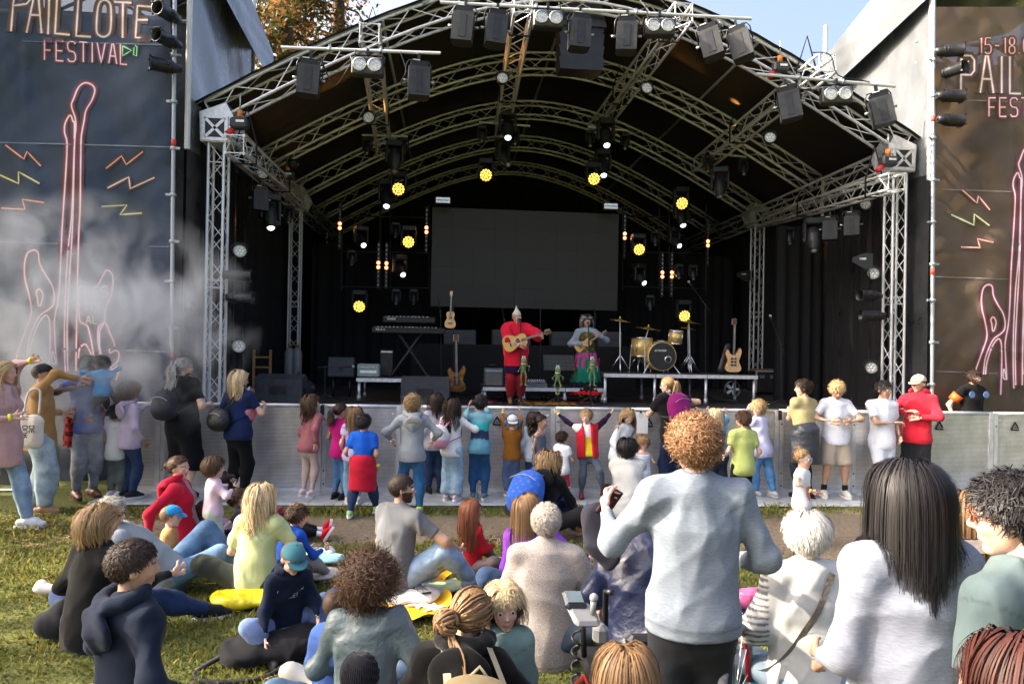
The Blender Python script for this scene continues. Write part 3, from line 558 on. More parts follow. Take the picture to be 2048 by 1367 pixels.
GUITAR = [([(152, 742), (153, 663), (157, 479), (160, 420), (162, 289), (164, 264), (168, 243), (172, 221), (184, 200), (189.6, 181), (184, 170), (170, 166), (157, 175), (147.5, 197), (143, 212), (150.6, 237), (151.5, 258), (149, 289), (146, 420), (143.5, 479), (137, 584), (134, 663), (135.6, 742)], 0),
          ([(113, 729), (109, 663), (109, 637), (116, 600), (120, 558), (123.7, 466), (126.6, 420), (132, 338), (134, 287), (129, 264), (130.6, 246), (140, 230.5), (146, 243), (149, 261), (144, 420), (135.6, 505), (130, 611), (129, 690), (131, 750)], 0),
          ([(31, 740), (33, 711), (42, 684), (55, 650), (62, 629), (62, 610.6), (56.6, 584), (50, 558), (48.7, 531.6), (54, 508), (66, 500), (76, 505), (79, 526), (89.5, 547), (103, 568.5), (108.5, 589.6), (106.6, 608), (97, 618.5), (81.6, 629), (71, 645), (58, 679), (54, 716)], 0),
          ([(72.4, 584), (79, 578), (85.6, 589.6), (81.6, 608), (77, 611), (75, 595)], 1), ([(59, 716), (62, 690), (73.7, 653), (87, 633), (95, 632), (99.5, 647.5), (100, 690), (97.4, 765)], 0), ([(104, 724), (104, 708), (106.6, 704), (111, 726)], 1),
          ([(188, 716), (184, 690), (176.4, 655), (168.5, 647.5), (159, 637), (159, 576), (171, 579), (192, 574), (204, 555), (212, 541), (221, 543.5), (226, 558), (222.5, 589.6), (210.6, 618.5), (209, 642), (197.5, 653), (196, 679), (201, 716)], 0),
          ([(203, 712), (199, 690), (200, 660), (210.6, 646), (218.5, 663), (229, 687), (226.5, 693.6), (220, 697.5), (220, 705.4), (231.7, 700), (238, 708), (234, 724), (224, 732), (222.5, 740), (234, 732), (238, 740), (231.7, 760)], 0),
          ([(156.7, 716), (159, 697.5), (168.5, 688), (176.4, 695), (184, 713)], 0)]
def neon(t, strokes, w, Y, sd, core, halo, name, lift=.012):
    o = thing_loc(t); a, b, d = MB(), MB(), MB()
    for P in strokes: stroke(a, P, w*1.1, Y, sd, lift+.008, o); stroke(b, P, w*2.5, Y, sd, lift+.004, o); stroke(d, P, w*5.5, Y, sd, lift, o)
    q = a.build(name, core, t); b.build(name+'_halo', halo, q); d.build(name+'_glow', mat('print_dim_'+halo.name, tuple(.35*x+.03 for x in halo.node_tree.nodes['Color Ramp'].color_ramp.elements[0].color[:3]), .7, var=.1), q)
NPK, NHL = mat('print_white_pink', (.95, .72, .74), .7, var=.05), mat('print_magenta', (.36, .09, .14), .7, var=.1)
NYL, NYH = mat('print_pale_yellow', (.85, .8, .5), .7, var=.05), mat('print_olive', (.2, .19, .1), .7, var=.1)
NSA, NSH = mat('print_salmon', (.92, .55, .45), .7, var=.05), mat('print_rust', (.3, .1, .08), .7, var=.1)
NGR, NGH = mat('print_green', (.5, .9, .65), .7, var=.05), mat('print_dark_green', (.08, .25, .16), .7, var=.1)
CRM, CRH = mat('print_cream', (.9, .78, .7), .7, var=.05), mat('print_brown', (.28, .14, .13), .7, var=.1)
def art(t, Y, sd, fx, names):
    m = lambda P: [fx(*p) for p in P]
    neon(t, [m(c_(P, bool(cl))) if not cl else m(np.vstack([c_(P, True), c_(P, True)[:1]])) for P, cl in GUITAR], 2.6*fx.s, Y, sd, NPK, NHL, 'printed_guitar')
    neon(t, [m(P) for P in text_strokes('FES', 169, 576, 20, gap=.22, tilt=-.09)+text_strokes('TIV', 167, 604, 17, gap=.25, tilt=-.05)+text_strokes('AL', 172, 632, 15, gap=.3, tilt=-.03)], 1.9*fx.s, Y, sd, CRM, CRH, 'printed_small_lettering', .02)
# left, in the smoke; bluish shade put into the cloth colour
BL = thing('festival_banner', 'tall blue-grey festival banner with neon guitar, half hidden by smoke', 'banner', PY(340, 960, 10.75), group='festival banners')
banner_sheet(BL, -120, 341, -260, 990, 10.75, 1., banner_material('banner_mesh_shaded', (.042, .062, .11), (.085, .115, .18), .16))
fxl = lambda x, y: (x, y); fxl.s = 1
art(BL, 10.75, 1., fxl, 0)
neon(BL, [[(22, 63), (26, 12), (53, 8), (62, -2), (60, -22), (30, -22), (26, 12)], [(53, 66), (70, -18), (76, -18), (83, 67)], [(60, 30), (80, 31)], [(96, 69), (99, -18)], [(115, -18), (110, 67), (140, 70)], [(158, -18), (152, 72), (182, 74)], list(c_([(205, 1), (217, 4), (222, 18), (221, 60), (212, 73), (200, 72), (193, 60), (196, 15)], True)), [(228, 4), (263, 6)], [(246, 5), (245, 76)], [(303, 14), (275, 12), (271, 75), (300, 78)], [(275, 40), (296, 40)]], 3.2, 10.75, 1., CRM, CRH, 'printed_name')
neon(BL, text_strokes('FESTIVAL', 89, 80, 40, wd=.4, gap=.18, tilt=.055), 2.0, 10.75, 1., NPK, NHL, 'printed_festival_word')
neon(BL, [[(245, 92), (245, 112), (263, 101), (245, 92)], [(268, 95), (267, 110), (273, 112), (274, 94), (270, 91)]], 1.8, 10.75, 1., NGR, NGH, 'printed_play_sign')
BOLT = [([(10.8, 290), (47.6, 318), (53.8, 303), (81.4, 332)], NSA, NSH), ([(0, 350), (37, 367), (37, 343.6), (79, 367)], NYL, NYH), ([(3, 416), (50, 418.6), (44.6, 398.6), (87.6, 405)], NSA, NSH), ([(212, 337), (243, 312), (252.6, 329), (286, 303)], NSA, NSH), ([(215, 376), (257.5, 354), (260.6, 377), (309, 355)], CRM, CRH), ([(203, 413), (254, 410), (240, 429), (284, 426)], NYL, NYH)]
for P, a, b in BOLT: neon(BL, [P], 1.9, 10.75, 1., a, b, 'printed_bolt')
SEAM = mat('banner_seam', (.2, .22, .26), .6)
for y0 in (84, 288, 487, 697):
    mb = MB(); stroke(mb, [(-100, y0-6), (120, y0), (338, y0+6)], 2.4, 10.75, 1., .01, thing_loc(BL)); mb.build('seam', SEAM, BL)
# right; brown of sunlight shining through put into the cloth colour
BR = thing('festival_banner', 'tall brown festival banner with neon guitar and dates behind the guard', 'banner', PY(1868, 940, 10.75), group='festival banners')
banner_sheet(BR, 1869, 2190, 14, 960, 10.75, 2.6, banner_material('banner_mesh_sunlit', (.085, .062, .042), (.16, .115, .08), .1), 32, 60)
fxr = lambda x, y: (1976.6+(x-66)*.79, 569+(y-500)*.83); fxr.s = .85
art(BR, 10.75, 2.6, fxr, 0)
neon(BR, text_strokes('15-18.09.', 1960, 76, 31, wd=.4, gap=.2), 2, 10.75, 2.6, NSA, NSH, 'printed_dates')
neon(BR, text_strokes('PAILLOTE', 1922, 111, 74, wd=.36, gap=.16, tilt=.02), 3, 10.75, 2.6, CRM, CRH, 'printed_name')
neon(BR, text_strokes('FESTIVAL', 1978, 196, 37, wd=.4, gap=.18), 2, 10.75, 2.6, NPK, NHL, 'printed_festival_word')
for P, a, b in (([(1925, 380), (1954, 406), (1957, 392), (1980, 420)], NSA, NSH), ([(1902.5, 429), (1947.6, 450), (1948.6, 428), (1979, 451)], NYL, NYH), ([(1922, 493.6), (1960, 495), (1955, 477.5), (1987, 484.6)], NSA, NSH)): neon(BR, [P], 1.8, 10.75, 2.6, a, b, 'printed_bolt')
for y0 in (198, 378, 553, 742):
    mb = MB(); stroke(mb, [(1871, y0), (2040, y0+6), (2180, y0+10)], 2.2, 10.75, 2.6, .01, thing_loc(BR)); mb.build('seam', mat('banner_seam_sunlit', (.2, .17, .15), .6), BR)
# ================================================================== speaker towers behind the banners: scaffold, silver side sheets
TARP = mat('silver_tarp', (.12, .13, .14), .25, .1, .3, 1.2, .35, 3.5, spec=.7, stretch=(1, 1, .5))
TARPD = mat('black_tarp', (.03, .032, .036), .3, 0, .4, 2, .8, 4, spec=.5)
def sheet(t, q, m, name, amp=.05, sd=0, n=26):
    q = np.array(q, float); o = thing_loc(t); u, v = np.meshgrid(np.linspace(0, 1, n), np.linspace(0, 1, n)); nn = np.cross(q[1]-q[0], q[3]-q[0]); nn /= np.linalg.norm(nn)
    P = (q[0]*(1-u)[..., None]*(1-v)[..., None]+q[1]*u[..., None]*(1-v)[..., None]+q[2]*u[..., None]*v[..., None]+q[3]*(1-u)[..., None]*v[..., None])
    d = np.sin(u*9+v*7+2.2*np.sin(v*3+u*2+sd)+sd)+.6*np.sin(v*17-u*12+2*np.sin(u*5+sd))+.35*np.abs(np.sin(u*15+v*19+3*np.sin(v*4))); e = (u*(1-u)*v*(1-v)*16)**.4
    P = P+nn*(amp*.5*d*e)[..., None]; i = np.arange(n*n).reshape(n, n)
    return obj(name, mkmesh(name, P.reshape(-1, 3)-o, np.stack([i[:-1, :-1], i[:-1, 1:], i[1:, 1:], i[1:, :-1]], -1).reshape(-1, 4), m, True), t)
def tower(s, lab, xpole, xs, grp):
    xw = PY(xs[0], 300, 10.95)[0]; t = thing('speaker_tower', lab, 'scaffold tower', (xw, 10.95, 0), group=grp); zt = 9.2; y0, y1 = 10.95, 14.3
    out = -s*4.6
    for (x, y) in ((xw, y0), (xw, y1), (xw+out*-1*0+(-4.4 if s < 0 else 4.4), y0), (xw+(-4.4 if s < 0 else 4.4), y1)): bar('post', A(x-xw, y-10.95, 5. if x == xw else 0), A(x-xw, y-10.95, zt), .045, t, MB().cyl((0, 0, 0), (0, 0, 1), 1, n=10).mesh('post', mat('white_post', (.6, .6, .6), .5)))
    zb = (5.0, 5.3) if s < 0 else (5.1, 5.3)
    sheet(t, [(xw, y0, zb[0]), (xw, y1, zb[1]), (xw, y1, 8.0), (xw, y0, 8.5 if s < 0 else 8.2)], TARP, 'side_sheet', .04, 1.0*s)
    sheet(t, [(xw, y0, .1), (xw, y1, .1), (xw, y1, zb[1]), (xw, y0, zb[0])], TARPD, 'lower_sheet', .05, 2)
    xo = xw+(-4.5 if s < 0 else 4.5); 
    sheet(t, [(xw, y1, .1), (xo, y1, .1), (xo, y1, 8.55), (xw, y1, 8.55)], TARPD, 'rear_sheet', .05, 3)
    sheet(t, [(xo, y0, .1), (xo, y1, .1), (xo, y1, 9), (xo, y0, 9)], TARPD, 'outer_sheet', .05, 4)
    mb = MB(); L = A(xw-s*.2, y0-.25, 8.05 if s > 0 else 8.3)
    sheet(t, [(xw-s*.12, y0-.1, 9.3), (xw-s*.35, y1+.2, 8.0), (xo, y1+.2, 9.4), (xo, y0-.1, 9.9)], TARP, 'top_sheet', .02, 5)
    sheet(t, [(xw-s*.16, y0-.1, 8.05), (xw-s*.37, y1+.25, 7.3), (xw-s*.35, y1+.2, 8.02), (xw-s*.12, y0-.1, 9.3)], TARP, 'eave_flap', .018, 6)
    for z in (7.15, 7.55): bar('cross_tube', A(0, .4, z), A(xo-xw, .4, z), .03, t, UC8)
    for k in range(6): bar('diagonal', A((xo-xw)*k/6, .4, 7.15 if k % 2 else 7.55), A((xo-xw)*(k+1)/6, .4, 7.55 if k % 2 else 7.15), .025, t, MB().cyl((0, 0, 0), (0, 0, 1), 1, n=6).mesh('diagonal', DARK))
    return t
tower(-1, 'speaker tower with shiny silver sheet beside the pines', 345, (374, 463), 'speaker towers')
tower(1, 'speaker tower with sunlit silver sheet over the brown banner', 1868, (1860, 1718), 'speaker towers')
for x, Y, lab in ((346, 10.68, 'along the smoky blue banner'), (1867, 10.68, 'along the brown banner')):
    p = PZ(x, 985, 0); p = PY(x, 700, Y); p[2] = 0; t = thing('scaffold_pole', 'upright galvanised scaffold pole with couplers '+lab, 'pole', p, group='scaffold poles')
    q = PY(x+4 if x < 1000 else x+1, -60, Y); bar('tube', (0, 0, 0), q-p, .0242*1.25, t, MB().cyl((0, 0, 0), (0, 0, 1), 1, n=12).mesh('tube', STEEL))
    for k, z in enumerate((1.5, 2.2, 2.9, 3.5, 4.2, 4.9, 5.6, 6.3, 6.9)):
        c = (q-p)*(z/(q-p)[2]); MB().lathe([(.032, 0), (.05, .01), (.05, .05), (.032, .06)], c, c+A(0, 0, 1), 12).box(c+A(.06 if k % 2 else -.06, -.01, .03), (.08, .03, .035)).build('coupler', STEEL, t)
    for z in ((1.75, 4.95) if x < 1000 else (3.35, 5.9)): c = (q-p)*(z/(q-p)[2]); MB().cyl(c, c+A(0, 0, .11), .034, n=12).build('red_tape', mat('red_tape', (.55, .06, .04), .6), t)
# ================================================================== crowd barrier: perforated aluminium panels
def barrier_material():
    m = mat('perforated_aluminium', (.62, .62, .63), .33, .55, .2, 4, .1, 30); t = m.node_tree; N = t.nodes; L = t.links.new; b = N['Principled BSDF']
    tc = N.new('ShaderNodeTexCoord'); mp = N.new('ShaderNodeMapping'); mp.inputs['Scale'].default_value = (54, 54, 54); L(tc.outputs['Object'], mp.inputs[0])
    sx = N.new('ShaderNodeSeparateXYZ'); L(mp.outputs[0], sx.inputs[0])
    def mth(op, a, b_=None):
        n = N.new('ShaderNodeMath'); n.operation = op
        for k, v in enumerate((a, b_)):
            if v is None: continue
            if isinstance(v, (int, float)): n.inputs[k].default_value = v
            else: L(v, n.inputs[k])
        return n.outputs[0]
    row = mth('FLOOR', sx.outputs[2]); sh = mth('MULTIPLY', mth('MODULO', row, 2), .5); fx = mth('SUBTRACT', mth('FRACT', mth('ADD', sx.outputs[0], sh)), .5); fz = mth('SUBTRACT', mth('FRACT', sx.outputs[2]), .5)
    d = mth('SQRT', mth('ADD', mth('MULTIPLY', fx, fx), mth('MULTIPLY', fz, fz))); hole = mth('LESS_THAN', d, .27)
    src = b.inputs['Base Color'].links[0].from_socket; mx = N.new('ShaderNodeMixRGB'); mx.inputs[2].default_value = (.05, .05, .05, 1); L(hole, mx.inputs[0]); L(src, mx.inputs[1]); L(mx.outputs[0], b.inputs['Base Color'])
    L(mth('MULTIPLY', mth('SUBTRACT', 1, hole), .55), b.inputs['Metallic']); return m
PERF = barrier_material(); ALUS = mat('barrier_aluminium', (.6, .61, .62), .4, .5, .15, 8, .1, 30)
PLATE = mat('footplate_aluminium', (.4, .42, .43), .55, .45, .25, 7, .3, 60)
LOGO = mat('stencil_black', (.02, .02, .02), .7)
def bpos(x): return A(x, 9.64-(x+3.87)*.0272, 0)      # the barrier line on the ground
seams = [-4.42, -3.87]+[-3.87+1.073*k for k in range(1, 13)]
ang = math.atan(-.0272); nb = len(seams)-1
def triangle_logo(t, x, z):
    mb = MB(); o = A(x, -.016, z)
    for a, b in (((-.06, 0), (0, .11)), ((0, .11), (.05, .02)), ((-.06, 0), (.06, 0))):
        a = A(a[0], 0, a[1])+o; b = A(b[0], 0, b[1])+o; d = b-a; L = np.linalg.norm(d); d /= L; mb.box((a+b)/2, (L, .004, .022), np.stack([d, A(0, 1, 0), np.cross(d, A(0, 1, 0))], 1))
    mb.cyl(o+A(0, .002, .035), o+A(0, -.002, .035), .012, n=8).build('triangle_logo', LOGO, t)
for k in range(nb):
    x0, x1 = seams[k], seams[k+1]; p = bpos((x0+x1)/2); W = x1-x0-.006
    where = ['behind the bearded man', 'behind the lilac hoodie', 'behind the grey ponytail', 'behind the navy polo', 'behind the dusty pink girl', 'behind the red waist sweater', 'behind the grey hoodie boy', 'behind the striped teal shirt', 'behind the red jacket boy', 'behind the paper notice', 'behind the green shirt boy', 'behind the boys in white', 'in front of the guard'][k] if k < 13 else ''
    t = thing('crowd_barrier', 'perforated aluminium crowd barrier '+where, 'barrier', p, ang, 'crowd barriers')
    MB().box((0, 0, .62), (W-.1, .012, 1.1)).build('perforated_sheet', PERF, t)
    for s in (-1, 1): MB().box((s*(W/2-.03), -.006, .6), (.06, .05, 1.19)).build('side_frame', ALUS, t)
    MB().tube([(-W/2, 0, 1.185), (W/2, 0, 1.185)], .026, 10).build('top_rail', ALUS, t)
    MB().box((0, -.002, .035), (W-.12, .04, .06)).build('bottom_rail', ALUS, t); MB().box((0, .012, .62), (W-.1, .014, .04)).build('middle_rail', ALUS, t)
    for xx in (-W/6, W/6): MB().box((xx, .014, .62), (.035, .012, 1.06)).build('rib', ALUS, t)
    MB().box((0, -.36, .012), (W-.004, .72, .02)).build('foot_plate', PLATE, t); MB().prism([(0, 0), (.06, 0), (0, .02)], (-W/2, -.72, .002), (W/2, -.72, .002), A(0, -1, 0), A(0, 0, 1)).build('ramp_edge', PLATE, t)
    for s in (-1, 1): MB().tube([(s*W*.4, 0, 1.1), (s*W*.4, .75, .05)], .022, 6).build('rear_brace', ALUS, t)
    for z in (.12, .3, 1.0): MB().cyl((-W/2+.03, -.034, z), (-W/2+.03, -.028, z), .012, n=8).build('bolt', DARK, t)
    if k % 2: MB().box((-W/2+.0, -.036, 1.13), (.05, .02, .14)).build('black_tape', LOGO, t)
    if k in (3, 7, 11, 5, 12): triangle_logo(t, -W/2+.25 if k != 12 else -.2, .95)
p = PY(1281, 845, bpos(2.6)[1]-.06); t = thing('paper_notice', 'white paper notice taped to the barrier beside the purple backpack', 'notice', p, ang)
MB().box((0, 0, 0), (.215, .003, .3), rotm(0, R(1.5), 0)).build('sheet', mat('white_paper', (.8, .8, .8), .7, var=.03), t)
mb = MB()
for z, wd in ((.12, .07), (.1, .09), (.075, .05)): mb.box((0, -.003, z), (wd, .002, .006))
mb.build('printed_lines', mat('print_grey', (.35, .33, .4), .7), t); MB().box((0, -.004, .15), (.03, .004, .03)).build('tape', LOGO, t)
# dark fabric fence left of the barrier
t = thing('fabric_fence', 'black fabric fence panel in the smoke left of the barrier', 'fence', PZ(40, 975), group=None)
sheet(t, [tuple(PZ(-60, 968)), tuple(PZ(118, 972)), tuple(PZ(118, 972)+A(0, 0, 1.2)), tuple(PZ(-60, 968)+A(0, 0, 1.2))], TARPD, 'cloth', .012, 1); MB().tube([(-.6, -.25, .02), (.3, -.25, .02), (.33, -.25, .16), (.33, 0, .16)], .02, 8).build('foot', STEEL, t)
# ================================================================== trees, grass, fallen leaves, smoke
def leaf_mat(key, ca, cb, sc=.6):
    m = mat(key, ca, .7, 0, .2, sc, spec=.2, col2=cb); N = m.node_tree.nodes; L = m.node_tree.links.new; tl = N.new('ShaderNodeBsdfTranslucent'); src = N['Principled BSDF'].inputs['Base Color'].links[0].from_socket; L(src, tl.inputs[0])
    mx = N.new('ShaderNodeMixShader'); mx.inputs[0].default_value = .35; L(N['Principled BSDF'].outputs[0], mx.inputs[1]); L(tl.outputs[0], mx.inputs[2]); L(mx.outputs[0], N['Material Output'].inputs[0]); return m
BARK = mat('bark', (.07, .045, .03), .9, 0, .4, 6, .8, 14, stretch=(1, 1, .2))
def leaves(cen, size, r, up=.3):
    n = len(cen); a = r.normal(size=(n, 3)); a /= np.linalg.norm(a, axis=1)[:, None]; b = np.cross(a, r.normal(size=(n, 3))); b /= np.linalg.norm(b, axis=1)[:, None]; s = (size*r.uniform(.6, 1.4, n))[:, None]
    V = np.stack([cen-a*s, cen+b*s*.45, cen+a*s, cen-b*s*.45], 1).reshape(-1, 3); return V, np.arange(n*4).reshape(n, 4)
def broad_tree(label, base, h, cz, rad, nl, seed, size=.2, m=None):
    r = np.random.default_rng(seed); t = thing('broadleaf_tree', label, 'tree', base, group='park trees'); trunk = MB().tube(catmull([(0, 0, 0), (.15, .1, h*.3), (-.1, .1, h*.6), (.1, 0, cz)], 6), np.linspace(.38, .14, 19), 10).build('trunk', BARK, t)
    cs = []
    for k in range(16):
        d = nrm(r.normal(size=3)*A(1, 1, .8)); c = A(0, 0, cz)+d*np.array(rad)*r.uniform(.35, .8); cs.append(c); s = A(0, 0, h*r.uniform(.35, .7)); MB().tube(catmull([s, (s+c)/2+A(0, 0, .5), c], 5), np.linspace(.13, .03, 11), 7).build('limb', BARK, trunk)
    cs = np.array(cs); k = r.integers(0, len(cs), nl); P = cs[k]+r.normal(size=(nl, 3))*(np.array(rad)*.24); obj('crown', mkmesh('crown', *leaves(P, size, r), m or leaf_mat('green_leaves', (.035, .07, .012), (.09, .11, .02))), t)
broad_tree('big park tree outside the picture left of the smoke', (-14.5, 9.4, 0), 8, 10., (4.8, 3.2, 5), 9000, 1)
broad_tree('park tree outside the picture behind the smoky banner', (-16, 15, 0), 9, 10.5, (5, 4, 5), 9000, 2)
broad_tree('park tree outside the picture shading the near lawn', (-15.5, 3.6, 0), 8, 10.0, (5, 3., 4.8), 900, 3, .3)
def conifer(label, px, Y, top, seed, dens, spread):
    r = np.random.default_rng(seed); b = PY(px, 600, Y); b[2] = 0; t = thing('conifer_tree', label, 'tree', b, group='conifers behind the stage'); trunk = MB().tube([(0, 0, 0), (.1, 0, top*.4), (-.1, 0, top*.8), (0, 0, top)], [.55, .42, .25, .06], 10).build('trunk', BARK, t); P = []
    z = 9.
    while z < top-1:
        for q in range(3 if dens > .5 else 2):
            a = r.uniform(0, 2*PI); L = spread*(1-(z/top)**2.2)*r.uniform(.6, 1.15); d = A(math.cos(a), math.sin(a), 0); pts = [A(0, 0, z)+d*L*k/6+A(0, 0, .12*L*math.sin(k/6*PI)-.5*L*(k/6)**2+.28*L*(k/6)**3) for k in range(7)]; pts = np.array(pts)+r.normal(size=(7, 3))*.1
            MB().tube(pts, np.linspace(.07, .015, 7), 5).build('limb', BARK, trunk)
            for k in range(2, 7):
                n = int(38*dens*r.uniform(.4, 1.4)); P.append(pts[k]+r.normal(size=(n, 3))*A(.34, .34, .2)+A(0, 0, -.1))
        z += .33/ max(dens, .4)
    P = np.vstack(P); g = r.uniform(size=len(P)) < .58
    obj('crown', mkmesh('crown', *leaves(P[g], .13, r), leaf_mat('conifer_green', (.04, .055, .015), (.1, .1, .03), 1.)), t); obj('dry_foliage', mkmesh('dry_foliage', *leaves(P[~g], .13, r), leaf_mat('conifer_rust', (.22, .1, .035), (.34, .17, .06), 1.)), t)
conifer('tall rusty green conifer nearest the silver tower sheet', 560, 31, 27, 11, 1., 4.6); conifer('tall sparse conifer behind the roof slope', 668, 34, 27, 12, .45, 4.2)
# grass blades on the lawn
def grass_blades(n, seed):
    r = np.random.default_rng(seed); Y = 1.6+7.1*r.uniform(size=n)**1.35; X = 1.0*0+(Y*.09)+(r.uniform(-1, 1, n))*(Y*.78+2.4); d = dirtiness(X, Y)+r.normal(size=n)*.16+.1*np.sin(X*3)*np.sin(Y*4); k = d < .42; X, Y = X[k], Y[k]; n = len(X); Z = hump(X, Y)
    clump = .75+.5*np.sin(X*2.3+np.sin(Y*3.1))*np.sin(Y*2.7); h = r.uniform(.014, .038, n)*clump*(1+.1*Y); w = r.uniform(.0022, .004, n)*(1+.28*Y); a = r.uniform(0, 2*PI, n); le = r.normal(size=(n, 2))*.6*h[:, None]; ca, sa = np.cos(a)*w, np.sin(a)*w; z0 = np.zeros(n)
    B0 = np.stack([X-ca, Y-sa, Z], 1); B1 = np.stack([X+ca, Y+sa, Z], 1); m0 = np.stack([X-ca*.7+le[:, 0]*.4, Y-sa*.7+le[:, 1]*.4, Z+h*.6], 1); m1 = np.stack([X+ca*.7+le[:, 0]*.4, Y+sa*.7+le[:, 1]*.4, Z+h*.6], 1); tp = np.stack([X+le[:, 0], Y+le[:, 1], Z+h], 1)
    V = np.stack([B0, B1, m1, m0, tp], 1).reshape(-1, 3); b = np.arange(n)[:, None]*5; Fq = np.vstack([b+A(0, 1, 2).astype(int), b+A(0, 2, 3).astype(int), b+A(3, 2, 4).astype(int)]); c = np.where((r.uniform(size=n) < .33)[:, None], A(1.6, 1.2, .85), A(1, 1, 1))*r.uniform(.6, 1.4, n)[:, None]
    return mkmesh('grass', V, Fq, None, False, np.repeat(c, 5, 0))
gm = leaf_mat('grass_blade', (.1, .125, .03), (.18, .185, .05), 3.); N = gm.node_tree.nodes; at = N.new('ShaderNodeAttribute'); at.attribute_name = 'Col'; mx = N.new('ShaderNodeMixRGB'); mx.blend_type = 'MULTIPLY'; mx.inputs[0].default_value = 1; L_ = gm.node_tree.links.new
src = N['Principled BSDF'].inputs['Base Color'].links[0].from_socket; L_(src, mx.inputs[1]); L_(at.outputs[0], mx.inputs[2]); L_(mx.outputs[0], N['Principled BSDF'].inputs['Base Color']); L_(mx.outputs[0], [n for n in N if n.type == 'BSDF_TRANSLUCENT'][0].inputs[0])
me = grass_blades(150000, 5); me.materials.append(gm); tag(obj('grass', me), 'short trampled green and straw-coloured grass', 'grass', kind='stuff')
r = np.random.default_rng(8); P = np.vstack([np.stack([r.normal(-3.3, .9, 1500), r.normal(7.6, .45, 1500), np.full(1500, .02)], 1), np.stack([r.uniform(-6, 8, 700), r.uniform(2, 8.5, 700), np.full(700, .025)], 1)]); V, Fq = leaves(P, .028, r); V[:, 2] = .012+np.abs(V[:, 2]-.02)*.4; V[:, 2] += hump(V[:, 0], V[:, 1])+.012
tag(obj('fallen_leaves', mkmesh('fallen_leaves', V, Fq, mat('dry_leaf', (.16, .09, .045), .8, 0, .3, 5, col2=(.3, .19, .1)))), 'brown fallen leaves and bark chips on the lawn', 'leaves', kind='stuff')
# drifting smoke at the left
def smoke():
    c = PY(135, 655, 9.3); c[1] = 9.0; o = obj('smoke', MB().sph((0, 0, 0), 1., 32, 18).mesh('smoke', None)); o.location = c.tolist(); o.scale = (2.55, 1.0, 1.8); tag(o, 'white smoke drifting before the banner', 'smoke', kind='stuff')
    m = bpy.data.materials.new('smoke_volume'); m.use_nodes = True; t = m.node_tree; N = t.nodes; L = t.links.new; N.remove(N['Principled BSDF']); v = N.new('ShaderNodeVolumePrincipled'); v.inputs['Color'].default_value = (.9, .94, 1., 1); v.inputs['Anisotropy'].default_value = .25; L(v.outputs[0], N['Material Output'].inputs['Volume'])
    tc = N.new('ShaderNodeTexCoord'); mp = N.new('ShaderNodeMapping'); mp.inputs['Scale'].default_value = (2.6, 1.0, 1.35); L(tc.outputs['Object'], mp.inputs[0]); nz = N.new('ShaderNodeTexNoise'); nz.inputs['Scale'].default_value = 2.0; nz.inputs['Detail'].default_value = 7; nz.inputs['Roughness'].default_value = .5; nz.inputs['Distortion'].default_value = .6; L(mp.outputs[0], nz.inputs['Vector'])
    ln = N.new('ShaderNodeVectorMath'); ln.operation = 'LENGTH'; L(tc.outputs['Object'], ln.inputs[0])
    def mth(op, a, b):
        n = N.new('ShaderNodeMath'); n.operation = op
        for k, q in enumerate((a, b)):
            if isinstance(q, (int, float)): n.inputs[k].default_value = q
            else: L(q, n.inputs[k])
        return n.outputs[0]
    fall = mth('MAXIMUM', mth('SUBTRACT', 1., mth('POWER', ln.outputs['Value'], 2.)), 0.); d = mth('MAXIMUM', mth('SUBTRACT', mth('MULTIPLY', nz.outputs['Fac'], 1.0), .485), 0.); L(mth('MULTIPLY', mth('MULTIPLY', d, fall), 21.), v.inputs['Density']); o.data.materials.append(m)
smoke()
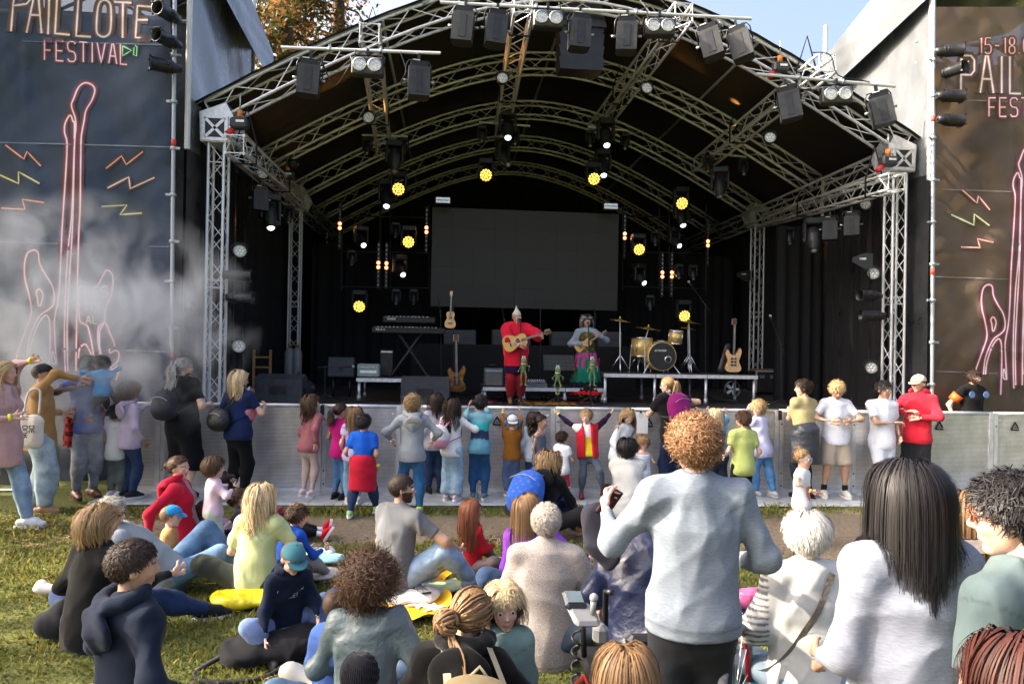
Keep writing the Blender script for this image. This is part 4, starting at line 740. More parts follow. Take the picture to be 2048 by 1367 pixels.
# ================================================================== figures: smooth bodies and clothes grown from distance fields
def rot_axis(ax, a): return np.array(Matrix.Rotation(a, 3, Vector(list(ax))))
class Fld:
    def __init__(s, k=.012): s.k = k; s.P = []
    def cone(s, a, b, ra, rb, flat=None, cuts=()): s.P.append(('c', np.asarray(a, float), np.asarray(b, float), ra, rb, flat, cuts)); return s
    def ell(s, c, r, M=np.eye(3), cuts=()): s.P.append(('e', np.asarray(c, float), np.asarray(r, float), np.asarray(M, float), None, None, cuts)); return s
    def dist1(s, p, q):
        if p[0] == 'c':
            _, a, b, ra, rb, fl, cuts = p; a = a.astype(q.dtype); b = b.astype(q.dtype); ba = b-a; pa = q-a; t = np.clip((pa@ba)/max(ba@ba, 1e-9), 0, 1); w = pa-t[..., None]*ba
            if fl is not None: n, f = fl; n = n.astype(q.dtype); w = w+((w@n)*(f-1))[..., None]*n
            d = np.sqrt((w*w).sum(-1))-(ra+(rb-ra)*t)
            if fl is not None and fl[1] > 1: d = d/ (fl[1]**.5)
        else:
            _, c, r, M, _, _, cuts = p; c, r, M = c.astype(q.dtype), r.astype(q.dtype), M.astype(q.dtype); w = (q-c)@M; k0 = np.sqrt(((w/r)**2).sum(-1)); k1 = np.sqrt(((w/(r*r))**2).sum(-1))+1e-9; d = k0*(k0-1)/k1
        for pt, n in cuts: d = np.maximum(d, (q-np.asarray(pt, q.dtype))@np.asarray(n, q.dtype))
        return d
    def box(s, p):
        if p[0] == 'c': a, b, r = p[1], p[2], max(p[3], p[4]); return np.minimum(a, b)-r, np.maximum(a, b)+r
        e = np.abs(p[3])@p[2]; return p[1]-e, p[1]+e
    def at(s, q):
        E = 0
        for p in s.P: E = E+np.exp(np.clip(-s.dist1(p, q)/s.k, -60, 60))
        return -s.k*np.log(E+1e-26)+.65*s.k
    def mesh(s, h, disp=None, sub=()):
        lo = np.min([s.box(p)[0] for p in s.P], 0)-4*h; hi = np.max([s.box(p)[1] for p in s.P], 0)+4*h
        n = np.ceil((hi-lo)/h).astype(int)+1; E = np.zeros(n, np.float32); ax = [(lo[i]+h*np.arange(n[i])).astype(np.float32) for i in range(3)]
        for p in s.P:
            a, b = s.box(p); m = s.k*5+2*h; i0 = np.maximum(((a-m-lo)/h).astype(int), 0); i1 = np.minimum(((b+m-lo)/h).astype(int)+2, n)
            g = np.stack(np.meshgrid(*[ax[i][i0[i]:i1[i]] for i in range(3)], indexing='ij'), -1)
            E[i0[0]:i1[0], i0[1]:i1[1], i0[2]:i1[2]] += np.exp(np.clip(-s.dist1(p, g)/s.k, -60, 60))
        f = -s.k*np.log(E+1e-26)+.65*s.k
        for p in sub:
            a, b = s.box(p); m = 3*h; i0 = np.maximum(((a-m-lo)/h).astype(int), 0); i1 = np.minimum(((b+m-lo)/h).astype(int)+2, n)
            if (i1 <= i0).any(): continue
            g = np.stack(np.meshgrid(*[ax[i][i0[i]:i1[i]] for i in range(3)], indexing='ij'), -1); sl = tuple(slice(i0[i], i1[i]) for i in range(3)); f[sl] = np.maximum(f[sl], -s.dist1(p, g))
        if disp is not None:
            band = np.nonzero(np.abs(f) < .045); f[band] += disp(np.stack([ax[i][band[i]] for i in range(3)], -1))
        return surfnet(f, h, lo)
CRN = np.array([(i, j, k) for i in (0, 1) for j in (0, 1) for k in (0, 1)])
EDG = [(a, b) for a in range(8) for b in range(a+1, 8) if np.abs(CRN[a]-CRN[b]).sum() == 1]
def surfnet(f, h, lo):
    s = f < 0; c = np.zeros(np.array(f.shape)-1, np.int8)
    for i, j, k in CRN: c += s[i:i+c.shape[0], j:j+c.shape[1], k:k+c.shape[2]]
    act = np.argwhere((c > 0) & (c < 8))
    if len(act) == 0: return np.zeros((0, 3)), np.zeros((0, 4), int)
    idx = np.full(c.shape, -1, np.int32); idx[tuple(act.T)] = np.arange(len(act))
    val = np.stack([f[act[:, 0]+i, act[:, 1]+j, act[:, 2]+k] for i, j, k in CRN], 1); S = np.zeros((len(act), 3)); cnt = np.zeros(len(act))
    for a, b in EDG:
        va, vb = val[:, a], val[:, b]; m = (va < 0) != (vb < 0); t = np.where(m, va/np.where(m, va-vb, 1), 0)[:, None]
        S += np.where(m[:, None], CRN[a]+(CRN[b]-CRN[a])*t, 0); cnt += m
    V = lo+h*(act+S/cnt[:, None]); Q = []
    for d in range(3):
        e1, e2 = [(1, 2), (2, 0), (0, 1)][d]
        sl0 = [slice(1, n-1) for n in f.shape]; sl0[d] = slice(0, f.shape[d]-1); sl1 = list(sl0); sl1[d] = slice(1, f.shape[d])
        A0, A1 = s[tuple(sl0)], s[tuple(sl1)]; w = np.argwhere(A0 != A1)
        if len(w) == 0: continue
        fl = A0[tuple(w.T)]; base = w.copy(); base[:, [x for x in range(3) if x != d]] += 1; q = []
        for o1, o2 in ((-1, -1), (0, -1), (0, 0), (-1, 0)):
            b = base.copy(); b[:, e1] += o1; b[:, e2] += o2; q.append(idx[tuple(b.T)])
        q = np.stack(q, 1); q[~fl] = q[~fl][:, ::-1]; Q.append(q)
    Q = np.vstack(Q); return V, Q[(Q >= 0).all(1)]
def join(parts):
    Vs, Fs, n = [], [], 0
    for V, Fq in parts:
        if len(V): Vs.append(V); Fs.append(Fq+n); n += len(V)
    return np.vstack(Vs), np.vstack(Fs)
def folds(seed, amp, fr=1., ver=1.):
    # ridged, warped creases; outward ridges of a few millimetres up to a centimetre or two
    r = np.random.default_rng(seed); D = r.normal(size=(7, 3))*A(1, 1, .8*ver); D /= np.linalg.norm(D, axis=1)[:, None]; m = r.uniform(10, 34, 7)*fr; K = (D*m[:, None]).astype(np.float32); ph = r.uniform(0, 6.3, 7); wt = 12/(m+4)
    def f(p):
        w = np.sin(p@K[0]*.45+ph[0])*1.5+np.sin(p@K[1]*.6+ph[1])*.8; o = 0
        for i in range(2, 7): s_ = 1-np.abs(np.sin(p@K[i]*.5+ph[i]+w*(.7 if i % 2 else -.6))); o = o+wt[i]*s_*s_
        return (-amp*2.3*(o/wt[2:].sum()-.22)).astype(np.float32)
    return f
def ik(a, t, l1, l2, hint):
    d = t-a; L = np.linalg.norm(d); m = (l1+l2)*.998
    if L > m: t = a+d*m/L; d = t-a; L = m
    L = max(L, abs(l1-l2)+.01); u = d/L; c = (l1*l1-l2*l2+L*L)/(2*L); h = math.sqrt(max(l1*l1-c*c, 0)); n = np.asarray(hint, float)-(np.asarray(hint, float)@u)*u
    if np.linalg.norm(n) < 1e-3: n = np.cross(u, A(1, 0, 0))
    return a+u*c+nrm(n)*h, t
SKIN = {'fair': (.58, .36, .27), 'tan': (.46, .27, .18), 'brown': (.3, .165, .1), 'dark': (.075, .042, .03), 'pink': (.62, .38, .3)}
def skin_mat(k): return mat('skin_'+k, SKIN[k], .52, 0, .1, 18, .12, 250, spec=.4, vcol=True, subs=.12)
def hair_mat(): return mat('hair_strands', (1, 1, 1), .55, 0, .12, 30, vcol=True, spec=.3)
def cloth(col, kind='cotton', key=None):
    k = 'cloth_%s_%s' % (kind, '_'.join('%03d' % round(c*255) for c in col)); K = dict(heather=(.95, .2, 260, .05), tweed=(.95, .5, 160, .1), cotton=(.85, .1, 220, .06), knit=(.95, .16, 260, .1), denim=(.8, .15, 300, .05), leather=(.38, .35, 40, .0), puffer=(.35, .3, 30, 0), fleece=(.95, .25, 200, .12), plain=(.7, .1, 80, .05))[kind]
    return mat(k, col, K[0], 0, .3 if kind == 'denim' else .5 if kind == 'tweed' else .15 if kind == 'heather' else .13, 5 if kind not in ('denim', 'tweed', 'heather') else 9 if kind == 'denim' else 190 if kind == 'tweed' else 120, K[1], K[2], sheen=K[3], spec=.1 if kind not in ('leather', 'puffer') else .45, vcol=True, stretch=(1, 1, 1) if kind != 'heather' else (.35, .35, 1.6), wr=.4 if kind != 'plain' else 0)
EYEW, EYED = mat('eye_white', (.7, .68, .65), .25, var=0), mat('eye_dark', (.03, .018, .012), .15, var=0)
HAIRC = {'black': (.012, .01, .011), 'dkbrown': (.035, .02, .013), 'brown': (.085, .045, .024), 'ltbrown': (.2, .115, .055), 'blond': (.5, .34, .16), 'ltblond': (.62, .47, .27), 'dkblond': (.3, .19, .09), 'grey': (.3, .29, .28), 'white': (.62, .59, .54), 'auburn': (.2, .065, .03), 'ginger': (.25, .13, .062), 'silver': (.42, .38, .33), 'redbrown': (.06, .018, .013)}
def head_field(hd, male=False):
    f = Fld(.0065*hd/.22); s = hd
    E = lambda c, r, M=np.eye(3): f.ell(A(*c)*s, A(*r)*s, M)
    E((0, -.06, .62), (.335, .415, .375)); E((0, .1, .36), (.26, .27, .33)); E((0, .235, .1), (.11, .1, .09)); E((0, .1, .62), (.3, .27, .28))
    f.cone(A(0, .365, .55)*s, A(0, .43, .405)*s, .03*s, .05*s); f.cone(A(-.035, .4, .385)*s, A(.035, .4, .385)*s, .042*s, .042*s)
    f.cone(A(-.075, .335, .235)*s, A(.075, .335, .235)*s, .035*s, .035*s); f.cone(A(-.15, .3, .6)*s, A(.15, .3, .6)*s, .055*s, .055*s)
    for q in (-1, 1):
        E((q*.17, .25, .4), (.1, .1, .11)); f.ell(A(q*.335, -.02, .47)*s, A(.035, .1, .15)*s, rotm(0, 0, q*.35))
    return f
def hair_mask(q): return q[:, 2] > .2+np.clip((q[:, 1]+.32)/.64, 0, 1)**.9*.58
def ribbons(PTS, width, cen, cols, taper=.3):
    # PTS (N,S,3) strand points; flat strips turned outwards from cen
    N, S, _ = PTS.shape; T = np.gradient(PTS, axis=1); rad = PTS-cen; sd = np.cross(T, rad); sd /= np.linalg.norm(sd, axis=2)[..., None]+1e-9
    w = np.linspace(1, taper, S)[None, :, None]*(width*.5) if np.isscalar(width) else np.linspace(1, taper, S)[None, :, None]*width[:, None, None]*.5
    V = np.stack([PTS-sd*w, PTS+sd*w], 2).reshape(-1, 3); b = (np.arange(N)[:, None]*S+np.arange(S-1)[None])*2; b = b.ravel()
    return V, np.stack([b, b+1, b+3, b+2], 1), np.repeat(cols, S*2, 0)
def hairdo(style, colname, M, O, hd, bodyf, near, seed, L=None, vol=1., wave=0., part=0., col2=None, tie=None):
    r = np.random.default_rng(seed); base = np.array(HAIRC[colname]); N = int((6000 if near == 3 else 2900 if near == 2 else 1400 if near == 1 else 750))
    wid = (.0036 if near == 3 else .0053 if near == 2 else .0075 if near == 1 else .0115)*(hd/.22)**.5
    d = r.normal(size=(N*3, 3)); d /= np.linalg.norm(d, axis=1)[:, None]; C0 = A(0, -.06, .62); RD = A(.352, .434, .395)
    q = C0+d*RD; k = hair_mask(q) if style != 'bald' else hair_mask(q) & (q[:, 2] < .8); q = q[k][:N]; d = d[k][:N]; N = len(q); nn = nrm3(d/RD)
    seg = 5; Ld = {'short': .25, 'crop': .1, 'curly': .42, 'bob': 1.0, 'long': 1.7, 'pony': .75, 'bun': .7, 'mop': .42, 'wavy': 1.2, 'bald': .12, 'fringe': .7}
    Lh = (L or Ld[style]); down = A(0, 0, -1); pos = q.copy(); Ps = [pos.copy()]
    crown = A(.03, -.28, 1.); tang = lambda n, v: nrm3(v-(v*n).sum(-1, keepdims=True)*n)
    lenj = Lh*(1.28 if style in ('long', 'wavy', 'bob') else 1)*(r.uniform(.75, 1.12, N) if style not in ('curly', 'wavy', 'long', 'bob') else r.uniform(.55, 1.3, N) if style == 'curly' else r.uniform(.6, 1.1, N)**.7)[:, None]
    if style in ('short', 'crop', 'bald', 'mop', 'curly'):
        fl = tang(nn, q-crown+r.normal(size=(N, 3))*(.3 if style == 'crop' else .55 if style == 'short' else .8)+down*.1); lift = {'short': .55, 'crop': .3, 'bald': .25, 'mop': .5, 'curly': .55}[style]
        seg = 4 if style in ('short', 'crop', 'bald') else 7 if style == 'mop' else 11; dr = nrm3(fl+nn*lift*r.uniform(.5, 1.5, N)[:, None]); st = lenj/seg; ph = r.uniform(0, 6.3, N); cr = (.055 if style == 'mop' else .075)*vol
        ax2 = nrm3(np.cross(nn, fl))
        for i in range(seg):
            pos = pos+dr*st; dr = nrm3(dr+fl*.12-nn*(.16 if style != 'curly' else .02)+down*(.16 if style == 'mop' else .05)); p2 = pos.copy()
            if style in ('curly', 'mop'):
                c_ = cr*min(1, (i+1)/4)*(1 if style == 'curly' else .6); a = ph+(i+1)*(1.25 if style == 'curly' else 1.0); p2 = pos+ax2*(np.cos(a)*c_)[:, None]+nn*(np.sin(a)*c_)[:, None]
            Ps.append(p2)
    elif style in ('long', 'bob', 'wavy', 'fringe'):
        seg = 9 if Lh > 1.2 else 7; side = np.where(q[:, 0:1] > part, 1., -1.); bk = np.clip((.1-q[:, 1:2])/.3, 0, 1); fl = np.concatenate([side*1.1*(1-bk)+q[:, 0:1]*1.2*bk, np.full((N, 1), -.35)-.5*bk, np.full((N, 1), -.5)-.3*bk], 1); dr = tang(nn, fl+r.normal(size=(N, 3))*.12)
        if style == 'fringe': fm = (q[:, 1] > .15); dr[fm] = tang(nn[fm], A(0, .6, -.6)+r.normal(size=(fm.sum(), 3))*.15); lenj[fm] = .2
        st = lenj/seg; ph = r.uniform(0, 6.3, N)*.35+q[:, 0]*6+q[:, 1]*5
        RV = RD*(1+.1*vol)+.02; lay = r.uniform(.0, .13 if style == 'wavy' else .08, N)[:, None]*vol; wave = wave*1.35; ax2 = nrm3(np.cross(dr, nn))
        for i in range(seg):
            pos = pos+dr*st; e = (pos-C0)/(RV+lay); l = np.linalg.norm(e, axis=1, keepdims=True); inside = l < 1; pos = np.where(inside, C0+e/np.maximum(l, 1e-6)*(RV+lay), pos)
            W = pos*hd@M.T+O; dv = bodyf.at(W)[:, None]/hd; mrg = .035+lay
            if (dv < .06).any():
                h = .004; g = np.stack([bodyf.at(W+A(*(h if a == b else 0 for b in range(3))))-bodyf.at(W) for a in range(3)], 1); g = nrm3(g)@M; pos = np.where(dv < mrg, pos+g*(mrg-dv), pos)
            n2 = nrm3((pos-C0)/RV); g = down@np.eye(3); bb = np.zeros_like(pos); bb[:, 1] = -1.3*np.clip(pos[:, 1]/.25, 0, 1)*(1 if style != 'fringe' else 0); tg = tang(n2, np.broadcast_to(down, pos.shape)+dr*.25+bb); dr = nrm3(np.where(l < 1.12, tg, dr*.55+(down@M)*.75)); p2 = pos.copy()
            if wave: a = ph+(i+1)*1.15; p2 = pos+n2*(np.sin(a)*wave)[:, None]*min(1, i/4)+ax2*(np.cos(a*.9)*wave)[:, None]*min(1, i/4)
            Ps.append(p2)
    elif style in ('pony', 'bun'):
        T = A(*(tie or (0, -.5, .68))); seg = 7; lay = r.uniform(0, .05, N)[:, None]
        for i in range(seg):
            t = (i+1)/seg; p2 = q*(1-t)+T*t; e = (p2-C0)/(RD+.02+lay*(1-t)); l = np.linalg.norm(e, axis=1, keepdims=True); p2 = np.where(l < 1, C0+e/np.maximum(l, 1e-6)*(RD+.02+lay*(1-t)), p2); Ps.append(p2)
    PT = np.stack(Ps, 1)
    parts = [ribbons(PT*hd@M.T+O, wid, (C0*hd)@M.T+O, base*r.uniform(.6, 1.45, N)[:, None]*(1 if col2 is None else 1), .35)]
    if style in ('pony', 'bun'):
        n2 = N//2; T = A(*(tie or (0, -.5, .68))); z = r.normal(size=(n2, 3))*.05
        if style == 'pony':
            seg = 9; pos = np.broadcast_to(T, (n2, 3))+z*.6; dr = nrm3(A(0, -.8, .15)+z*4); Ps = [pos]; ln = Lh*1.35*r.uniform(.7, 1.1, n2)[:, None]/seg; ph = r.uniform(0, 1.5, n2)
            for i in range(seg):
                pos = pos+dr*ln; dr = nrm3(dr*.6+(down@M)*.6+z*.6); W = pos*hd@M.T+O; dv = bodyf.at(W)[:, None]/hd; pos = np.where(dv < .05, pos+A(0, -.06, 0), pos); a = ph+i*1.1; Ps.append(pos+np.stack([np.sin(a)*wave, np.cos(a)*wave, 0*a], 1))
        else:
            seg = 9; a0 = r.uniform(0, 6.3, n2); rr = .2*vol*r.uniform(.75, 1.05, n2); tl = r.normal(size=(n2, 3)); tl = nrm3(tl*A(1, .6, 1)); u = nrm3(np.cross(tl, A(.3, 1, .2))); v = np.cross(tl, u); Ps = []
            for i in range(seg+1): a = a0+i*.32; Ps.append(T+A(0, -.07, 0)+(u*np.cos(a)[:, None]+v*np.sin(a)[:, None])*rr[:, None])
        parts.append(ribbons(np.stack(Ps, 1)*hd@M.T+O, wid*1.1, (T*hd)@M.T+O, base*r.uniform(.6, 1.5, n2)[:, None], .5))
    # closed scalp under the strands
    nu, nv = 22, 13; U, Vv = np.meshgrid(np.linspace(0, 2*PI, nu, endpoint=False), np.linspace(.02, PI*.8, nv)); dd = np.stack([np.sin(Vv)*np.cos(U), np.sin(Vv)*np.sin(U), np.cos(Vv)], -1).reshape(-1, 3)
    inf = 1.0+(.05*vol if style in ('long', 'bob', 'wavy', 'fringe') else .22*vol if style == 'curly' else .12 if style == 'mop' else .03); sp = C0+dd*RD*inf; ii = np.arange(nu*nv).reshape(nv, nu); fq = np.stack([ii[:-1], np.roll(ii[:-1], -1, 1), np.roll(ii[1:], -1, 1), ii[1:]], -1).reshape(-1, 4)
    ok = hair_mask(C0+dd*RD)
    if style != 'bald': fq = fq[ok[fq].all(1)]; parts.append((sp*hd@M.T+O, fq, np.broadcast_to(base*.75, (len(sp), 3))))
    V = np.vstack([p[0] for p in parts]); n = 0; Fs = []
    for p in parts: Fs.append(p[1]+n); n += len(p[0])
    return V, np.vstack(Fs), np.vstack([p[2] for p in parts])
def nrm3(v): return v/(np.linalg.norm(v, axis=-1, keepdims=True)+1e-9)
def hand_field(f, w, d, n, hl, curl, side):
    # palm + four fingers + thumb; d = pointing direction, n = palm normal (fingers curl towards it)
    d = nrm(d); n = nrm(n-(n@d)*d); x = np.cross(d, n)*side; s = hl
    f.cone(w+d*.02*s-x*.1*s, w+d*.42*s-x*.16*s, .12*s, .1*s, (n, 1.3)); f.cone(w+d*.02*s+x*.08*s, w+d*.4*s+x*.14*s, .12*s, .1*s, (n, 1.3))
    for i, (o, L) in enumerate(((-.2, .36), (-.07, .45), (.07, .48), (.2, .43))):
        b = w+d*.42*s+x*o*s; a1 = curl*1.1+.12; d1 = d*math.cos(a1)+n*math.sin(a1)+x*o*.25; m = b+nrm(d1)*L*.52*s; a2 = curl*2.3+.3; d2 = d*math.cos(a2)+n*math.sin(a2)+x*o*.2
        f.cone(b, m, .058*s, .052*s); f.cone(m, m+nrm(d2)*L*.5*s, .052*s, .043*s)
    b = w+d*.12*s+x*.17*s; m = b+nrm(d*.6+x*.75+n*.35)*.24*s; f.cone(b, m, .075*s, .062*s); f.cone(m, m+nrm(d*.95+x*.15+n*(.3+curl))*.22*s, .06*s, .048*s)
def person(label, base, H=1.7, face=0., hr=7.4, res=.016, skin='fair', sex='f', girth=1., pelvis=None, lean=(0, 0, 0), bend=0., head=(0, 0, 0), armR=None, armL=None, legR=None, legL=None, footR=None, footL=None,
           hair=None, hair2=None, top=None, bottom=None, shoes=None, socks=None, beard=None, near=0, face_on=False, group='festival audience', curl=(.35, .35), extra=None, name='person', handdir=(None, None), sh=None, eyes_open=True):
    res *= 1.2; seed = (abs(hash_(label)) % 99991); base = A(*base)
    if base[2] == 0: base[2] = 0.
    t = thing(name, label, 'person', base, face, group); Rz = rotm(0, 0, face); loc = lambda w: (np.asarray(w, float)-base)@Rz
    hd = H/hr; child = hr < 6.8; hipz = H*(.515 if hr > 7 else .49 if hr > 6 else .46 if hr > 5.2 else .43); ank = max(.045*H, .05); nz = H-hd*1.12; tl = nz-hipz
    shw = (sh or (.1 if sex == 'm' else .09))*H*(1. if not child else .95); hw = .048*H; ua, fa, hl = .172*H, .148*H, .105*H
    P = A(0, 0, hipz) if pelvis is None else A(*pelvis)*H; lp, lr, tw = lean
    Rt = rotm(-lp, lr, 0); U = Rt@A(0, 0, 1); Rs = rotm(0, 0, tw); X = Rt@Rs@A(1, 0, 0); Y = Rt@Rs@A(0, 1, 0); X0 = rotm(0, lr*.3, 0)@A(1, 0, 0); Y0 = np.cross(U, X0)
    U2 = nrm(rot_axis(X, -bend)@U); waist = P+U*tl*.32; chest = waist+nrm(U+U2)*tl*.36; nb = chest+U2*tl*.32; Y2 = np.cross(U2, X)
    S = {1: nb-U2*.035*H+X*shw, -1: nb-U2*.035*H-X*shw}
    J = {}
    for sgn, arm in ((1, armR), (-1, armL)):
        hint = A(sgn*.5, -1, -.3); arm = arm or ('v', (.12, .06, -.96))
        if arm[0] == 'w': tgt = loc(arm[1])
        elif arm[0] == 'l': tgt = A(*arm[1])*H
        else: o, f_, u_ = arm[1]; tgt = S[sgn]+(X*sgn*o+Y*f_+A(0, 0, 1)*u_)*(ua+fa)
        if len(arm) > 2: hint = A(arm[2][0]*sgn, arm[2][1], arm[2][2])
        e, w_ = ik(S[sgn], tgt, ua, fa, hint); J['e', sgn] = e; J['w', sgn] = w_
    Lt = (hipz-ank)*.5
    for sgn, lg, ft in ((1, legR, footR), (-1, legL, footL)):
        hp = P+X0*sgn*hw-A(0, 0, 0); J['h', sgn] = hp
        if lg is None: lg = (.055, 0., ank/H)
        tgt = A(P[0]+sgn*lg[0]*H, P[1]+lg[1]*H, lg[2]*H); hint = A(sgn*.12, 1, .25) if len(lg) < 4 else A(lg[3][0]*sgn, lg[3][1], lg[3][2])
        k, a_ = ik(hp, tgt, Lt*1.02, Lt*1.02, hint); J['k', sgn] = k; J['a', sgn] = a_
        yaw, pit = ft or (.12, 0.); J['f', sgn] = A(math.sin(yaw)*sgn*math.cos(pit), math.cos(yaw)*math.cos(pit), math.sin(pit))
        J['fu', sgn] = nrm(A(-math.sin(yaw)*sgn*math.sin(pit), -math.cos(yaw)*math.sin(pit), math.cos(pit)))
    g = girth; fem = sex == 'f' and not child
    r_p, r_w, r_c, r_u = ((.094, .074, .078, .056) if fem else (.084, .08, .088, .062) if not child else (.078, .077, .078, .056)); r_p, r_w, r_c, r_u = [x*H*g for x in (r_p, r_w, r_c, r_u)]
    flT = 1.42 if not child else 1.3
    def torso(f, ex=0., cuts=(), loose=0., low=0.):
        w_ = max(r_w, (r_p+r_c)/2*.98*(loose > 0)+r_w*(loose <= 0)); q = [x*(1+loose)+ex for x in (r_p, w_, r_c, r_u)]
        if low: q0 = max(q[0], .106*H*g+ex); q[0] = q0; f.cone(P-U*low, P, q0*(1+loose*.3), q0, (Y0, 1.14), cuts)
        f.cone(P-U*.01*H, waist, q[0], q[1], (Y0, flT*.93), cuts); f.cone(waist, chest, q[1], q[2], (Y, flT), cuts); f.cone(chest, nb-U2*.06*H, q[2], q[3], (Y2, flT*.95), cuts)
        for s in (1, -1): f.cone(nb-U2*.02*H+X*s*.02*H, S[s], .036*H*g+ex*.7, .034*H*g+ex*.8, None, cuts)
        if fem:
            for s in (1, -1): f.ell(chest+Y*r_c/flT*.75+X*s*.042*H-U2*.0*H, A(.042, .04, .042)*H*g+ex, np.eye(3), cuts)
    def armf(f, s, ex=0., a=0., b=2., loose=0., cuts0=()):
        e, w_ = J['e', s], J['w', s]; sd = S[s]; R0, R1, R2, R3 = [x*H*g**.7*(1+loose)+ex for x in (.033, .0265, .026, .0185)]
        c1 = [(sd+(e-sd)*b, nrm(e-sd))] if b < 1 else []
        f.cone(sd, e if b >= 1 else sd+(e-sd)*b, R0, R1 if b >= 1 else R0+(R1-R0)*b, None, c1+list(cuts0))
        if b > 1: bb = b-1; c2 = [(e+(w_-e)*bb, nrm(w_-e))] if bb < 1.2 else []; f.cone(e, e+(w_-e)*bb, R2, R2+(R3-R2)*min(bb, 1), None, c2+list(cuts0))
    def legf(f, s, ex=0., b=2., loose=0., flare=0.):
        h_, k, a_ = J['h', s], J['k', s], J['a', s]; gg = g**.7; R0, R1, R2, R3 = [x*H*gg+ex for x in (.049+loose, .037+loose, .034+loose, .021+loose+flare)]
        c1 = [(h_+(k-h_)*b, nrm(k-h_))] if b < 1 else []; f.cone(h_, k if b >= 1 else h_+(k-h_)*b, R0, R1 if b >= 1 else R0+(R1-R0)*b*.7, None, c1)
        if b > 1:
            bb = b-1; e = k+(a_-k)*bb; c2 = [(e, nrm(a_-k))]; cf = k+(e-k)*.3-np.cross(nrm(a_-k), X0)*0; f.cone(k, k+(e-k)*.35, R1*1., R2*1.02, None, c2); f.cone(k+(e-k)*.3, e, R2*1.02, R2+(R3-R2)*bb, None, c2)
    # ---- head
    yw, pt, rl = head; Mh = np.stack([X, Y2*.6+A(0, 0, 0)+Y*.4, U2], 1); yb = nrm(A(Y[0], Y[1], 0)*1.2+Y*.1); xb = nrm(np.cross(yb, A(0, 0, 1))); Mb = np.stack([xb, yb, A(0, 0, 1)], 1); Mh = Mb@rotm(0, 0, yw)@rotm(-pt, 0, 0)@rotm(0, rl, 0)
    Oh = nb+U2*.075*hd+Mh@A(0, .07, 0)*hd*.6+A(0, 0, .03)*hd; hc = Oh+Mh@A(0, -.05, .5)*hd
    bf = Fld(.012); torso(bf); 
    for s in (1, -1): armf(bf, s)
    # ---- skin
    body = Fld(.014); torso(body, -.006); legs_bare = bottom is None or bottom.get('end', 2) < 2
    for s in (1, -1):
        armf(body, s); legf(body, s, -.002); a_ = J['a', s]; body.cone(a_, a_+J['f', s]*.05*H-J['fu', s]*.018*H, .02*H, .015*H); body.ell(P-Y0*.026*H+X0*s*.043*H, A(.046, .043, .05)*H*g)
    body.cone(nb-U2*.03*H, Oh+Mh@A(0, -.1, .3)*hd, .235*hd, .215*hd)
    parts = [body.mesh(max(res*1.6, .024))]; hf = head_field(hd); hf2 = Fld(hf.k)
    for p in hf.P: hf2.P.append((p[0], Mh@p[1]+Oh, Mh@p[2]+Oh, p[3], p[4], p[5], p[6]) if p[0] == 'c' else (p[0], Mh@p[1]+Oh, p[2], Mh@p[3], None, None, p[6]))
    sock = [('e', Mh@(A(s*.145, .4, .525)*hd)+Oh, A(.075, .07, .05)*hd, Mh, None, None, ()) for s in (1, -1)] if face_on else []
    hv = hf2.mesh(max(res*.5, .0075 if near else .0105), sub=sock); parts.append(hv); nbody = len(parts[0][0]); nhead = len(hv[0])
    hf3 = Fld(.0035 if H > 1 else .0025)
    for s in (1, -1):
        e, w_ = J['e', s], J['w', s]; hdv = handdir[0 if s == 1 else 1]; dd = nrm(w_-e) if hdv is None else nrm(loc(base+A(*hdv[0]))) if False else (nrm(w_-e) if hdv is None else nrm(A(*hdv[0])))
        nn_ = A(-s*.8, .2, -.1)-dd*((A(-s*.8, .2, -.1))@dd) if hdv is None else A(*hdv[1]); hand_field(hf3, w_, dd, nn_, hl, curl[0 if s == 1 else 1], s)
    parts.append(hf3.mesh(.0075 if near else .0098)); V, Fq = join(parts); C = np.ones((len(V), 3)); sl = slice(nbody, nbody+nhead); q = ((V[sl]-Oh)@Mh)/hd; ch = np.ones((nhead, 3)); hcol = np.array(HAIRC[(hair or ('short', 'brown'))[1]]); sk = np.array(SKIN[skin])
    lip = (np.abs(q[:, 0]) < .1) & (np.abs(q[:, 2]-.235) < .035) & (q[:, 1] > .3); ch[lip] = (.8, .5, .5)
    chk = np.exp(-((np.abs(q[:, 0])-.19)/.08)**2-((q[:, 2]-.38)/.09)**2)*(q[:, 1] > .1); ch -= chk[:, None]*A(.0, .12, .12)
    br = (np.abs(np.abs(q[:, 0])-.15) < .085) & (np.abs(q[:, 2]-.605) < .022) & (q[:, 1] > .25); ch[br] = np.minimum(hcol/sk*1.1, .9)
    if beard: bm = ((q[:, 2] < .33-.25*np.clip(q[:, 1]-.15, 0, 1)) | ((np.abs(q[:, 0]) > .2) & (q[:, 2] < .45))) & (q[:, 1] > -.02) & ~lip; mu = (np.abs(q[:, 2]-.295) < .025) & (np.abs(q[:, 0]) < .13) & (q[:, 1] > .3); ch[bm | mu] = np.array(HAIRC[beard])/sk*1.2
    C[sl] = ch; bo = obj('body', mkmesh('body', V, Fq[:, ::-1], skin_mat(skin), True, C), t)
    if face_on:
        for s in (1, -1):
            c = Oh+Mh@(A(s*.145, .325, .525)*hd); eo = MB().sph(c, .062*hd, 12, 8).build('eye', EYEW if eyes_open else skin_mat(skin), t)
            if eyes_open: MB().sph(c+Mh@(A(0, .03, 0)*hd), .04*hd, 10, 6).build('iris', EYED, eo)
